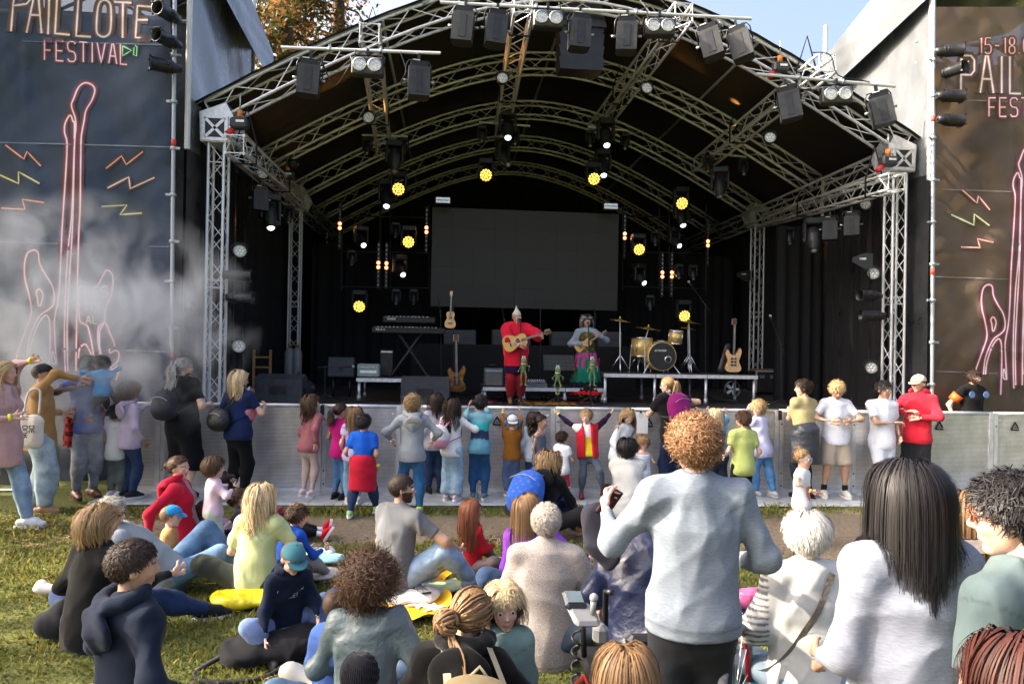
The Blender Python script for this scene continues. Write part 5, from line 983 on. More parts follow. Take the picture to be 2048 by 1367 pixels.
    # ---- clothes
    if bottom:
        b = bottom; lo = b.get('loose', .012); end = b.get('end', 1.98); f = Fld(.016)
        if b.get('skirt'):
            e = P-A(0, 0, 1)*b['skirt']*H; wd = b.get('wide', .16)*H; n0 = 7; cu = [(e, A(0, 0, -1))]; f.cone(P+U*.04*H, P-U*.05*H, r_p+.01, r_p*1.12, (Y0, 1.3), cu); f.cone(P-U*.04*H, e-A(0, 0, .02), r_p*1.1, wd, (Y0, 1.12), cu)
            amp = .016*H; dsp = lambda p: (np.sin(np.arctan2(p[:, 1]-P[1], p[:, 0]-P[0])*b.get('pleats', 12)+seed)*amp*np.clip((P[2]-p[:, 2])/(b['skirt']*H), 0, 1)).astype(np.float32)
        else:
            cw = [(waist+U*.0*H, U)]; f.cone(P-U*.02*H, waist, r_p+.012, r_w+.012, (Y0, flT*.92), cw)
            for s in (1, -1): legf(f, s, .004, end, lo, b.get('flare', 0)); f.ell(P-Y0*.028*H+X0*s*.043*H, A(.052, .05, .056)*H*g+.004)
            dsp = folds(seed+5, b.get('fold', .011), 1.0 if H < 1.3 else .85, 2.)
        V, Fq = f.mesh(res*1.3, dsp); cf = b.get('colfn'); obj(b.get('name', 'trousers'), mkmesh('trousers', V, Fq[:, ::-1], cloth(b['col'], b.get('kind', 'denim')), True, cf(V, H) if cf else np.ones((len(V), 3))), t)
    if top:
        for tp in (top if isinstance(top, list) else [top]):
            f = Fld(.026); ex = tp.get('ex', .01); hem = tp.get('hem', .06)*H; cu = [(P-U*hem, -U)]; nk = tp.get('neck', .0)
            if nk: cu.append((nb-U2*nk*H+Y*.02, nrm(U2+Y*.25)))
            torso(f, ex, cu, tp.get('loose', .05), hem+.03); sv = tp.get('sleeve', .55)
            for s in (1, -1):
                sv_ = sv if not isinstance(sv, tuple) else sv[0 if s == 1 else 1]
                if sv_ > 0: armf(f, s, ex*.9+(.008 if sv_ < 1 else .003), 0, sv_, tp.get('aloose', .06))
            if not nk: f.cone(nb-U2*.04*H, nb+U2*.012*H, .3*hd, .255*hd, None, [(nb+U2*tp.get('collar', .012)*H, U2)])
            if tp.get('hood'):
                h2 = Fld(.012); hb = nb-Y2*.075*H-U2*.02*H; q_ = np.linspace(-2.3, 2.3, 9); ring = [nb+X*math.sin(a_)*.062*H-Y2*(math.cos(a_)*.06+.012)*H+U2*(.022-.02*math.cos(a_))*H for a_ in q_]
                for u_, v_ in zip(ring[:-1], ring[1:]): h2.cone(u_, v_, .022*H, .022*H)
                Mq = np.stack([X, Y2, U2], 1)@rotm(.25, 0, 0); h2.ell(hb-U2*.04*H-Y2*.012*H, A(.085, .026, .07)*H, Mq); h2.cone(hb-U2*.05*H-Y2*.02*H, hb-U2*.105*H-Y2*.012*H, .03*H, .012*H)
                V, Fq = h2.mesh(max(tp.get('res', res)*.8, .008), folds(seed+19, .009, 1.3)); obj('hood', mkmesh('hood', V, Fq[:, ::-1], cloth(tp['col'], tp.get('kind', 'cotton')), True, np.ones((len(V), 3))), t)
            def seams(fr_, V_):
                C_ = np.ones((len(V_), 3)); dh = (V_-(P-U*hem))@U; C_[np.abs(dh-.032*H) < .0035] = .7
                for s in (1, -1): dd_ = nrm(J['e', s]-S[s]); al = (V_-S[s])@dd_; C_[(np.abs(al-.012*H) < .004) & (np.linalg.norm(V_-S[s], axis=1) < .1*H)] = .78
                return C_
            fo = folds(seed+9, tp.get('fold', .013), 1.15 if H < 1.3 else .9, 1.3); hp_ = P-U*hem; dsp = lambda p: fo(p)*np.clip(((p-hp_)@U-.0)/(.05*H), .15, 1).astype(np.float32)+np.where((p-hp_)@U < .028*H, .004, 0).astype(np.float32); V, Fq = f.mesh(tp.get('res', res), dsp); cf = tp.get('colfn') or seams; fr = (V-P)@np.stack([X, Y, U], 1)/H
            obj(tp.get('name', 'shirt'), mkmesh('shirt', V, Fq[:, ::-1], cloth(tp['col'], tp.get('kind', 'cotton')), True, cf(fr, V) if cf else np.ones((len(V), 3))), t)
    if shoes:
        up, sole = shoes[0], shoes[1]; kd = shoes[2] if len(shoes) > 2 else 'cotton'
        for s in (1, -1):
            a_, fd, fu = J['a', s], J['f', s], J['fu', s]; xx = np.cross(fd, fu); b0 = a_-fu*(ank-.012); L0 = .165*H if hr > 6.8 else .17*H; f = Fld(.01); hp = b0-fd*.045*H; tp_ = b0+fd*(L0-.055*H)
            f.cone(hp+fu*.026*H, b0+fd*.04*H+fu*.03*H, .024*H, .027*H); f.cone(b0+fd*.03*H+fu*.022*H, tp_-fd*.03*H+fu*.014*H, .027*H, .022*H, (fu, 1.15)); f.cone(b0+fu*.042*H, tp_-fd*.05*H+fu*.016*H, .024*H, .018*H); f.cone(b0+fu*.035*H-fd*.008*H, a_+fu*.01*H, .027*H, .0255*H, None, [(a_+fu*(.012*H if kd != 'boot' else .035*H), fu)])
            cf = [(b0, -fu)]; f.P = [p[:6]+(tuple(p[6])+tuple(cf),) for p in f.P]
            V, Fq = f.mesh(.0095 if near else .013); so_ = obj('shoe', mkmesh('shoe', V, Fq[:, ::-1], cloth(up, 'plain' if kd != 'boot' else 'leather'), True, np.ones((len(V), 3))), t)
            n_ = 14; al = np.arange(n_)*2*PI/n_; prof = [(math.cos(q_)*.029*H*(1.1 if math.sin(q_) > 0 else .92), (L0*.52)*math.sin(q_)+L0*.5-.072*H) for q_ in al]
            MB().prism(prof, b0-fu*.014, b0+fu*.012, xx, fd).build('sole', cloth(sole, 'plain'), so_)
            if socks: f2 = Fld(.01); f2.cone(a_+fu*.0, a_+nrm(J['k', s]-a_)*socks[1]*H, .024*H*g**.5+.003, .026*H*g**.5+.003); V, Fq = f2.mesh(.012); obj('sock', mkmesh('sock', V, Fq[:, ::-1], cloth(socks[0], 'knit'), True, np.ones((len(V), 3))), t)
    if hair and any(getattr(e, 'hat', 0) for e in (extra or [])): hair = ('crop', hair[1], dict(L=.05))
    if hair:
        kw = hair[2] if len(hair) > 2 else {}; V, Fq, Cc = hairdo(hair[0], hair[1], Mh, Oh, hd, bf, near, seed+3, **kw); obj('hair', mkmesh('hair', V, Fq, hair_mat(), True, Cc), t)
    ctx = dict(t=t, Mh=Mh, Oh=Oh, hd=hd, J=J, S=S, P=P, X=X, Y=Y, U=U, Y2=Y2, U2=U2, nb=nb, chest=chest, waist=waist, H=H, Rz=Rz, base=base, rc=r_c, flT=flT, seed=seed, res=res, rp=r_p, bf=bf)
    for e in (extra or []): e(ctx)
    return ctx
def hash_(s):
    h = 7
    for c in s: h = (h*131+ord(c)) % 1000003
    return h
def push_out(f, Q, m):
    Q = Q.copy()
    for _ in range(3):
        d = f.at(Q); g = nrm3(np.stack([f.at(Q+A(*(.004 if a == b else 0 for b in range(3))))-d for a in range(3)], 1)); Q = Q+g*np.maximum(m-d, 0)[:, None]
    return Q
# ------------------------------------------------------------------ things worn
def cap(col, back=False, brim=True, yaw=0.):
    def fn(c):
        M = c['Mh']@rotm(0, 0, yaw)@rotm(-.12, 0, 0); s = c['hd']; O = c['Oh']+c['Mh']@A(0, -.03, .0)*s; f = Fld(.008); f.ell(O+M@(A(0, -.03, .66)*s), A(.4, .475, .415)*s, M, [(O+M@(A(0, 0, .64)*s), M@A(0, .12, -1))]); V, Fq = f.mesh(.009 if c['res'] > .012 else .006)
        o = obj('cap', mkmesh('cap', V, Fq[:, ::-1], cloth(col, 'cotton'), True, np.ones((len(V), 3))), c['t'])
        if brim:
            P = [(.33*math.cos(a), .3+.34*math.sin(a)) for a in np.linspace(-.1, PI+.1, 12)]; MB().prism(P, O+M@(A(0, 0, .66)*s), O+M@(A(0, .0, .695)*s), M@A(1, 0, 0)*s, M@nrm(A(0, 1, -.16))*s).build('cap_brim', cloth(col, 'cotton'), o)
        MB().sph(O+M@(A(0, -.03, 1.065)*s), .025*s, 8, 5).build('cap_button', cloth(col, 'cotton'), o)
    fn.hat = 1; return fn
def glasses(col=(.02, .02, .02), dark=False, lens=None):
    def fn(c):
        M, O, s = c['Mh'], c['Oh'], c['hd']; w = lambda *p: O+M@(A(*p)*s); o = None; m = mat('frame_%d' % hash_(str(col)), col, .35, var=.1); mb = MB()
        for q in (1, -1):
            ring = [w(q*.145+.095*math.cos(a), .41-.05*abs(math.cos(a))*(q*math.cos(a) > 0), .525+.07*math.sin(a)) for a in np.linspace(0, 2*PI, 14, endpoint=False)]; mb.tube(ring, .009*s*1.4, 5, True); mb.tube([w(q*.24, .37, .54), w(q*.35, .1, .54), w(q*.365, -.06, .52), w(q*.36, -.12, .47)], .009*s*1.3, 5)
        mb.tube([w(-.05, .42, .54), w(0, .435, .55), w(.05, .42, .54)], .01*s, 5); o = mb.build('glasses', m, c['t'])
        for q in (1, -1):
            ml = mat('dark_lens', (.02, .018, .016), .08, spec=.7, var=0) if dark else mat('clear_lens', (.9, .9, .9), .05, trans=.95, var=0); MB().sph(w(q*.145, .39, .525), A(.09, .012, .066)*s, 10, 6, M).build('lens', ml, o)
    return fn
def wristband(s, col=(.75, .7, .05)):
    def fn(c): e, w_ = c['J']['e', s], c['J']['w', s]; d = nrm(w_-e); MB().cyl(w_-d*.022*c['H'], w_-d*.006*c['H'], .0215*c['H'], .0205*c['H'], n=14).build('wristband', mat('band_%d' % hash_(str(col)), col, .5), c['t'])
    return fn
def backpack(col, col2=None, size=(.2, .11, .26), off=(0, 0), straps=True, kind='plain', one=False, colfn=None, tiltp=0.):
    def fn(c):
        X, Y, U, H = c['X'], c['Y2'], c['U2'], c['H']; w, d, h = A(*size)*H; bp = c['chest']-Y*(c['rc']/c['flT']+d*.55+.012)+X*off[0]*H+U*(off[1]-.02)*H; M = np.stack([X, Y, U], 1)@rotm(tiltp, 0, 0); U_ = M[:, 2]; f = Fld(.02)
        f.ell(bp, A(w*.62, d*.75, h*.58), M); f.ell(bp-U_*h*.16-M[:, 1]*d*.35, A(w*.5, d*.5, h*.3), M); f.cone(bp-U_*h*.3-X*w*.25, bp-U_*h*.3+X*w*.25, d*.5, d*.5); f.cone(bp+U_*h*.25-X*w*.2, bp+U_*h*.25+X*w*.2, d*.45, d*.45)
        V, Fq = f.mesh(c['res'], folds(c['seed']+77, .008)); loc = bp+c['P']*0; t = c['t']; cl = colfn((V-bp)@M) if colfn else np.ones((len(V), 3))
        o = obj('backpack', mkmesh('backpack', V, Fq[:, ::-1], cloth(col, kind), True, cl), t); m2 = cloth(col2 or tuple(x*.6 for x in col), 'plain')
        if straps:
            for s in ((1, -1) if not one else (1,)):
                S = c['S'][s]*.6+c['nb']*.4; r = .034*H+.018; P = [bp+U_*h*.42+X*s*w*.3, S-Y*.03*H+U*(.042*H+.02), S+Y*.03*H+U*(.03*H+.02), S+Y*(c['rc']*.7)-U*.06*H, S+X*s*.025*H+Y*.055*H-U*.14*H, bp-U_*h*.3+X*s*w*.52]; Q = push_out(c['bf'], catmull(P, 5), .02+.01*H)
                T = np.gradient(Q, axis=0); sd = nrm3(np.cross(T, Q-c['chest'])); ww = .02*H; Vs = np.stack([Q-sd*ww/2, Q+sd*ww/2], 1).reshape(-1, 3); MB().add(Vs, [[2*k, 2*k+1, 2*k+3, 2*k+2] for k in range(len(Q)-1)]).build('strap', m2, o)
        MB().tube(catmull([bp+M@A(x*w*.45, -d*.72, h*.18+.12*h*(1-x*x)) for x in (-1, -.5, 0, .5, 1)], 4), .0045, 5).build('zip', mat('zip_metal', (.3, .3, .3), .4, .6), o)
        MB().tube([bp+U_*h*.5+X*.03*H, bp+U_*h*.62, bp+U_*h*.5-X*.03*H], .008, 6).build('grab_loop', m2, o)
    return fn
def waist_wrap(col, drop=.22, kind='knit', colfn=None, name='tied_sweater', front=False):
    def fn(c):
        H = c['H']; f = Fld(.015); P = c['P']; e = P-A(0, 0, drop*H); Y = c['Y']; sg = -1; cu = [(e, A(0, 0, -1)), (P+Y*.045*H, Y)]; f.cone(P+A(0, 0, .05*H), e, max(c['rp'], .113*H)+.034, max(c['rp'], .113*H)*1.06+.036, (Y, 1.06), cu); f.cone(P+A(0, 0, .055*H)+c['X']*.07*H, P+A(0, 0, .055*H)-c['X']*.07*H, .03*H, .03*H)
        f.cone(P+A(0, 0, .05*H)+c['X']*.1*H, P+A(0, 0, .04*H)+Y*.1*H, .02*H, .018*H); f.cone(P+A(0, 0, .05*H)-c['X']*.1*H, P+A(0, 0, .04*H)+Y*.1*H, .02*H, .018*H)
        V, Fq = f.mesh(c['res'], folds(c['seed']+31, .014, 1, 2.)); obj(name, mkmesh(name, V, Fq[:, ::-1], cloth(col, kind), True, colfn(V) if colfn else np.ones((len(V), 3))), c['t'])
    return fn
# ================================================================== things on the stage (floor at z = 1)
SZ = .985
def st(x, y): return PZ(x, y, SZ)
WEDGE = mat('wedge_paint', (.04, .043, .05), .6, 0, .25, 12, .4, 120); GRILL = mat('speaker_grille', (.03, .032, .036), .5, .2, .2, 30, .5, 300)
GOLD = mat('gold_sparkle', (.62, .42, .14), .3, .35, .3, 60); CHROME = mat('chrome', (.7, .7, .7), .16, .95, .1); CYMB = mat('cymbal_bronze', (.55, .38, .14), .28, .9, .25, 20)
SPRUCE = mat('spruce_top', (.62, .36, .12), .3, 0, .12, 30, stretch=(14, 1, 1), coat=.4); MAHO = mat('mahogany', (.12, .03, .012), .3, 0, .25, 14, coat=.5); EBON = mat('ebony', (.03, .02, .016), .4); PALEW = mat('pale_wood', (.62, .38, .19), .3, 0, .15, 20, coat=.4)
for x, y, rz, lab in ((566, 803, -.12, 'beside the blonde woman'), (852, 808, -.05, 'behind the boy in grey hoodie')):
    p = st(x, y); t = thing('wedge_monitor', 'big black floor monitor wedge '+lab, 'speaker', p, rz, 'floor monitors'); pr = [(0, 0), (.5, 0), (.62, .16), (.2, .5), (0, .42)]
    MB().prism(pr, (-.42, -.25, 0), (.42, -.25, 0), A(0, 1, 0), A(0, 0, 1)).build('cabinet', WEDGE, t); MB().box((0, -.256, .22), (.3, .004, .15)).build('rear_panel', BLK, t)
    MB().prism([(.12, .1), (.2, .1), (.2, .24), (.12, .28)], (.421, -.25, 0), (.424, -.25, 0), A(0, 1, 0), A(0, 0, 1)).build('side_handle', CABLE, t)
p = st(684, 792); t = thing('stage_speaker', 'black speaker with triangle logo on a low stand behind the wedge', 'speaker', p); MB().box((0, 0, .55), (.52, .4, .4), rotm(-.2, 0, 0), bev=.02).build('cabinet', WEDGE, t); MB().prism([(-.06, .06), (.06, .06), (0, -.06)], (0, -.23, .55), (0, -.236, .55), A(1, 0, 0), A(0, 0, 1)).build('triangle_logo', GRILL, t)
for s in (-1, 1): MB().tube([(s*.16, -.1, 0), (s*.16, -.1, .36)], .03, 8).build('leg', BLKM, t)
def riser(lab, xs, y, Y, legs, zl=None, h=.07, n=3):
    a, b = PY(xs[0], y, Y), PY(xs[1], y, Y); t = thing('stage_riser', lab, 'riser', (a[0], Y, SZ), group='risers'); W = b[0]-a[0]; z = a[2]-SZ
    for k in range(n): MB().box((W*(k+.5)/n, .5, z), (W/n-.01, 1., h)).build('deck', mat('riser_top', (.03, .03, .03), .6), t); MB().box((W*(k+.5)/n, -.003, z), (W/n-.012, .02, h*.95)).build('edge_profile', ALU, t)
    for k in range(n+1):
        for yy in (.06, .94): x = min(max(W*k/n, .05), W-.05); MB().cyl((x, yy, z-h/2), (x, yy, .02), .026, n=8).build('leg', ALU if yy < .5 else STEEL, t); MB().cyl((x, yy, .02), (x, yy, .12), .04, n=8).build('foot', STEEL, t)
    return t, a, z+SZ+h/2
_, ra, zA = riser('low aluminium riser under the amplifier head and keyboards', (712, 898), 759, 12.55, 0, n=2)
_, rb, zB = riser('lowest aluminium riser behind the two singers', (965, 1212), 777, 12.75, 0, n=3)
_, rc_, zC = riser('tall aluminium riser carrying the drum kit', (1207, 1516), 750, 12.6, 0, n=3)
# keyboards on an X stand
p = A(PY(820, 700, 13.1)[0], 13.1, zA); t = thing('keyboard_stand', 'black X-shaped keyboard stand holding two keyboards', 'stand', p); zt = PY(820, 660, 13.1)[2]-zA-.06
for s in (-1, 1):
    for yy in (-.08, .16): bar('leg', A(s*.34, yy, .02), A(-s*.22, yy, zt), .028, t, MB().cyl((0, 0, 0), (0, 0, 1), 1, n=8).mesh('leg', BLKM)); 
    bar('upper_arm', A(s*.22, .0, zt), A(s*.2, .14, zt+.22), .02, t, MB().cyl((0, 0, 0), (0, 0, 1), 1, n=8).mesh('upper_arm', BLKM)); MB().tube([(s*.34, -.25, .02), (s*.34, .35, .02)], .022, 6).build('foot', BLKM, t)
def keyb(lab, px, Y, W, dz, tx):
    c = PY(*px, Y); t = thing('keyboard', lab, 'keyboard', c, group='keyboards'); MB().box((0, 0, 0), (W, .32, .1), rotm(.08, 0, 0), bev=.012).build('case', BLK, t)
    for k in range(int(W/.024)-8): MB().box((-W/2+.1+k*.024, .08, .052+.006), (.021, .15, .012)).build('key', STICK, t) if k % 3 == 0 else None
    for k in range(6): MB().cyl((-W*.1+k*.09, -.1, .05), (-W*.1+k*.09, -.1, .065), .012, n=8).build('knob', STEEL, t)
    mb = MB(); [mb.tube([A(-W/2+.08+x, -.166, .02-y) for x, y in s_], .0035, 4) for s_ in text_strokes(tx, 0, 0, .035, wd=.5, gap=.3)]; mb.build('brand_lettering', STICK, t)
keyb('upper shorter stage keyboard on the X stand', (819, 639), 13.15, .98, .2, 'YAMAHA'); keyb('lower long black keyboard on the X stand', (818, 660), 13.0, 1.35, 0, 'ROLAND'.replace('N', 'N'))
p = A(PY(737, 750, 12.7)[0], 12.75, zA); t = thing('amp_head', 'grey-green amplifier head with knobs on the riser edge', 'amplifier', p); MB().box((0, 0, .13), (.4, .24, .24), bev=.02).build('case', mat('amp_green', (.2, .26, .25), .5), t); MB().box((0, -.123, .11), (.3, .004, .05)).build('display', STICK, t)
for k in range(8): MB().cyl((-.16+.045*k, -.135, .19), (-.16+.045*k, -.12, .19), .013, n=8).build('knob', CHROME, t)
p = A(PY(773, 750, 13.3)[0], 13.4, zA); t = thing('equipment_rack', 'narrow black equipment case behind the amplifier head', 'case', p); MB().box((0, 0, .26), (.24, .3, .5), bev=.01).build('case', BLK, t); MB().box((0, -.153, .47), (.22, .004, .03)).build('edge_strip', ALU, t)
def micstand(lab, px, top, Y, boom=None, mic=True, h=None):
    b = PY(px[0], px[1], Y); b[2] = SZ; q = PY(*top, Y); t = thing('mic_stand', lab, 'microphone stand', b, group='microphone stands'); r = q-b
    bar('pole', A(0, 0, .05), A(r[0], r[1], r[2]), .011, t, MB().cyl((0, 0, 0), (0, 0, 1), 1, n=8).mesh('pole', BLKM))
    for k in range(3): a = .5+k*2*PI/3; MB().tube([(0, 0, .14), (.3*math.cos(a), .3*math.sin(a), .015)], .011, 6).build('leg', BLKM, t)
    e = r
    if boom: e = PY(*boom, Y-.05)-b; o = r-(e-r)*.35; bar('boom_arm', o, e, .009, t, MB().cyl((0, 0, 0), (0, 0, 1), 1, n=8).mesh('boom_arm', BLKM)); MB().sph(r, .025, 8, 6).build('boom_joint', BLKM, t)
    if mic:
        d = nrm(e-r) if boom else A(0, .6, .6); m_ = MB().cyl(e, e+d*.13, .012, .018, n=10).build('microphone', BLKM, t); MB().sph(e+d*.15, .027, 10, 7).build('mic_grille', STEEL, m_)
micstand('mic stand in front of the singer in red', (1042, 806), (1041, 645), 12.2); micstand('mic stand in front of the singer with the feathered hat', (1181, 806), (1177, 652), 12.35)
micstand('lone boom mic stand at the wing curtain', (1563, 806), (1562, 690), 12.4, (1546, 646)); micstand('boom stand between amplifiers left of the singer in red', (1009, 780), (1009, 640), 13.6, (1000, 598), False); micstand('thin stand behind between the two singers', (1081, 760), (1081, 612), 13.8, None, False)
micstand('boom stand behind the feathered hat', (1190, 770), (1190, 628), 13.8, (1182, 603), False); micstand('overhead boom over the drum kit', (1412, 745), (1411, 610), 13.4, (1386, 575)); micstand('short boom left of the speaker behind the wedge', (650, 792), (650, 734), 12.5, (690, 733)); micstand('stand behind the keyboards by the ukulele', (884, 756), (881, 622), 13.2, (876, 590), False)
# instruments
def guitar(lab, px_tail, px_head, Y, bw, mat_top, mat_side, cat, name='guitar', elec=False, zh=None, depth=.08, Yh=None, body=.5):
    a, b = PY(*px_tail, Y), PY(*px_head, Yh or Y); L = np.linalg.norm(b-a); z = nrm(b-a); y = nrm(A(0, -1, 0)+z*z[1]); x = np.cross(y, z); t = thing(name, lab, cat, a, group='string instruments'); M = np.eye(4); M[:3, :3] = np.stack([x, y, z], 1); Mx = Matrix(M.tolist()); h = L*body
    if elec: out = [(0, 0), (.32, .02), (.5, .14), (.44, .34), (.36, .5), (.42, .66), (.5, .86), (.36, 1.0), (.22, .84), (.1, .78), (-.1, .78), (-.2, .88), (-.4, 1.08), (-.5, .9), (-.4, .64), (-.34, .48), (-.44, .32), (-.5, .14), (-.32, .02)]
    else: out = [(0, 0), (.3, .02), (.48, .14), (.5, .3), (.4, .47), (.31, .58), (.34, .72), (.38, .84), (.3, .96), (.12, 1.0), (-.12, 1.0), (-.3, .96), (-.38, .84), (-.34, .72), (-.31, .58), (-.4, .47), (-.5, .3), (-.48, .14), (-.3, .02)]
    P = catmull([(u*bw, v*h) for u, v in out], 3, True); MB().prism(P, (0, -depth, 0), (0, 0, 0), A(1, 0, 0), A(0, 0, 1)).build('body', mat_side, t, M=Mx); MB().prism(P*A(.97, .985)+A(0, .006*h), (0, 0, 0), (0, .006, 0), A(1, 0, 0), A(0, 0, 1)).build('top', mat_top, t, M=Mx)
    if not elec: MB().cyl((0, .006, h*.62), (0, .009, h*.62), bw*.14, n=18).build('sound_hole', CABLE, t, M=Mx); MB().box((0, .012, h*.3), (bw*.4, .012, .02)).build('bridge', EBON, t, M=Mx)
    else:
        for k in (.32, .46, .6): MB().box((0, .014, h*k), (bw*.34, .016, h*.07)).build('pickup', BLK, t, M=Mx)
        for k in range(3): MB().cyl((bw*.3, .006, h*(.12+.1*k)), (bw*.3, .025, h*(.12+.1*k)), .012, n=8).build('knob', CHROME, t, M=Mx)
    MB().box((0, .01, (h*.75+L*.86)/2), (bw*.13, .024, L*.86-h*.75)).build('fretboard', EBON, t, M=Mx)
    for k in range(9): MB().box((0, .024, h*1.03+(L*.86-h*1.03)*k/9), (bw*.125, .003, .003)).build('fret', CHROME, t, M=Mx)
    MB().prism([(-.07*bw, 0), (.07*bw, 0), (.11*bw, .1*L), (.08*bw, .14*L), (-.08*bw, .14*L), (-.11*bw, .1*L)], (0, -.012, L*.86), (0, .012, L*.86), A(1, 0, 0), A(0, 0, 1)).build('headstock', mat_side, t, M=Mx)
    for k in range(4):
        for s in (-1, 1): MB().cyl((s*.08*bw, 0, L*(.89+.03*k)), (s*.16*bw, 0, L*(.89+.03*k)), .008, n=6).build('tuning_peg', CHROME, t, M=Mx)
    for k in range(4): bar('string', np.array(M[:3, :3])@A((k-1.5)*bw*.03, .028, h*.3), np.array(M[:3, :3])@A((k-1.5)*bw*.03, .026, L*.88), .0012, t)
guitar('small acoustic guitar played by the singer in red', (1006, 690), (1102, 662), 12.13, .3, SPRUCE, MAHO, 'guitar', Yh=12.05); guitar('ukulele played by the singer with the feathered hat', (1151, 698), (1214, 662), 12.9, .2, SPRUCE, MAHO, 'ukulele', 'ukulele', Yh=12.8)
guitar('natural wood bass guitar standing upright on the drum riser', (1466, 744), (1469, 636), 12.75, .33, PALEW, MAHO, 'guitar', 'bass_guitar', True, body=.42); guitar('dark tortoiseshell electric guitar hanging low on the display stand', (914, 783), (912, 668), 12.45, .33, mat('tortoise', (.02, .01, .006), .25, 0, 0, 9, col2=(.3, .12, .02), coat=.5), MAHO, 'guitar', 'electric_guitar', True, body=.42); guitar('pale ukulele hanging high on the display stand', (900, 656), (903, 582), 12.45, .2, PALEW, PALEW, 'ukulele', 'ukulele', body=.45)
p = st(910, 800); t = thing('instrument_stand', 'tall black stand displaying ukulele and electric guitar', 'stand', p); bar('pole', A(0, .1, 0), PY(906, 590, p[1]+.1)-p, .016, t, MB().cyl((0, 0, 0), (0, 0, 1), 1, n=8).mesh('pole', BLKM))
for k in range(3): a = k*2*PI/3+.3; MB().tube([(0, .1, .2), (.3*math.cos(a), .1+.3*math.sin(a), .015)], .012, 6).build('leg', BLKM, t)
for z in (.35, 1.25): MB().tube([(-.1, -.03, z), (0, .08, z), (.1, -.03, z)], .012, 6).build('cradle', BLKM, t)
p = A(PY(1449, 744, 12.9)[0], 13., zC); t = thing('gig_bag', 'black guitar bag leaning behind the bass guitar', 'bag', p); f = Fld(.02); f.cone((0, 0, .1), (.1, 0, .55), .12, .08, (A(0, 1, 0), 1.8)); V, Fq = f.mesh(.02); obj('bag', mkmesh('bag', V, Fq[:, ::-1], BLK, True), t)
# drum kit
def drum(lab, px, Y, r, h, ax=(0, 0, 1), head=None, group='drums', legs=0):
    c = PY(*px, Y); t = thing('drum', lab, 'drum', c, group=group); a = nrm(ax); c0 = -a*h/2; MB().cyl(c0, -c0, r, n=28).build('shell', GOLD, t)
    for s in (-1, 1): MB().lathe([(r*.99, -.012), (r*1.04, -.012), (r*1.04, .012), (r*.99, .012)], a*h/2*s, a*h/2*s+a, 28).build('hoop', head or CHROME, t)
    for s in (-1, 1): MB().cyl(a*h/2*s, a*(h/2+.004)*s, r*.99, n=28).build('drum_head', BLK if head else STICK, t)
    x, y, z, L = frame((0, 0, 0), a)
    for k in range(8): q = k*PI/4; d = x*math.cos(q)+y*math.sin(q); MB().cyl(d*r*1.05-a*h*.3, d*r*1.05+a*h*.3, .008, n=6).build('lug', CHROME, t)
    for k in range(legs): q = k*2*PI/3+.5; d = A(math.cos(q), math.sin(q), 0); bar('leg', d*r*1.06+A(0, 0, .05), A(d[0]*r*1.25, d[1]*r*1.25, zC-c[2]), .009, t)
    return t, c
t, c = drum('golden bass drum with black front head', (1318, 712), 13.0, .27, .4, (0, 1, 0), GOLD); f0 = -.2
MB().lathe([(.055, -.004), (.07, -.006), (.07, .0), (.055, .0)], (.12, f0-.005, -.06), (.12, f0-1, -.06), 18).build('port_ring', CHROME, t); MB().cyl((.12, f0-.002, -.06), (.12, f0-.009, -.06), .055, n=18).build('sound_port', CABLE, t)
mb = MB(); [mb.tube([A(-.1+x, f0-.014, .13-y) for x, y in s_], .0035, 4) for s_ in text_strokes('YAMAHA', 0, 0, .04, wd=.5, gap=.26)]; mb.build('brand_lettering', STICK, t)
MB().lathe([(.012, 0), (.02, 0), (.02, .003), (.012, .003)], (-.13, f0-.01, .11), (-.13, -1, .11), 12).build('brand_emblem', STICK, t)
for s in (-1, 1): bar('spur', A(s*.2, -.1, -.1), A(s*.36, -.2, zC-c[2]), .011, t)
drum('golden floor tom beside the bass drum', (1284, 694), 13.15, .2, .36, legs=3); drum('golden rack tom above the bass drum', (1351, 674), 13.15, .135, .24, (.05, -.15, 1)); drum('shallow snare drum behind the bass drum', (1322, 688), 13.5, .17, .13, legs=3)
for x, y, Y, xb, r, lab in ((1240, 640, 12.9, 1240, .21, 'at the singer end of the kit'), (1297, 656, 13.3, 1275, .25, 'over the floor tom'), (1378, 643, 13.2, 1380, .23, 'by the last tom, upper'), (1376, 656, 13.35, 1376, .16, 'paired hi-hat under the upper cymbal')):
    c = PY(x, y, Y); b = PY(xb, 745, Y); b[2] = zC; t = thing('cymbal_stand', 'bronze cymbal on chrome stand '+lab, 'cymbal', b, group='cymbals'); q = c-b; bar('pole', A(0, 0, .1), q, .011, t, UC8); MB().lathe([(.012, .03), (r*.18, .022), (r*.22, .01), (r, -.012), (r, -.015), (r*.2, .004)], q, q+A(.12, -.1, 1), 28).build('cymbal', CYMB, t); MB().cyl(q, q+A(0, 0, .07), .012, n=8).build('wing_nut', mat('yellow_felt', (.6, .5, .02), .8), t)
    for k in range(3): a = .3+k*2*PI/3; MB().tube([(0, 0, .35), (.24*math.cos(a), .24*math.sin(a), .01)], .011, 6).build('leg', CHROME, t)
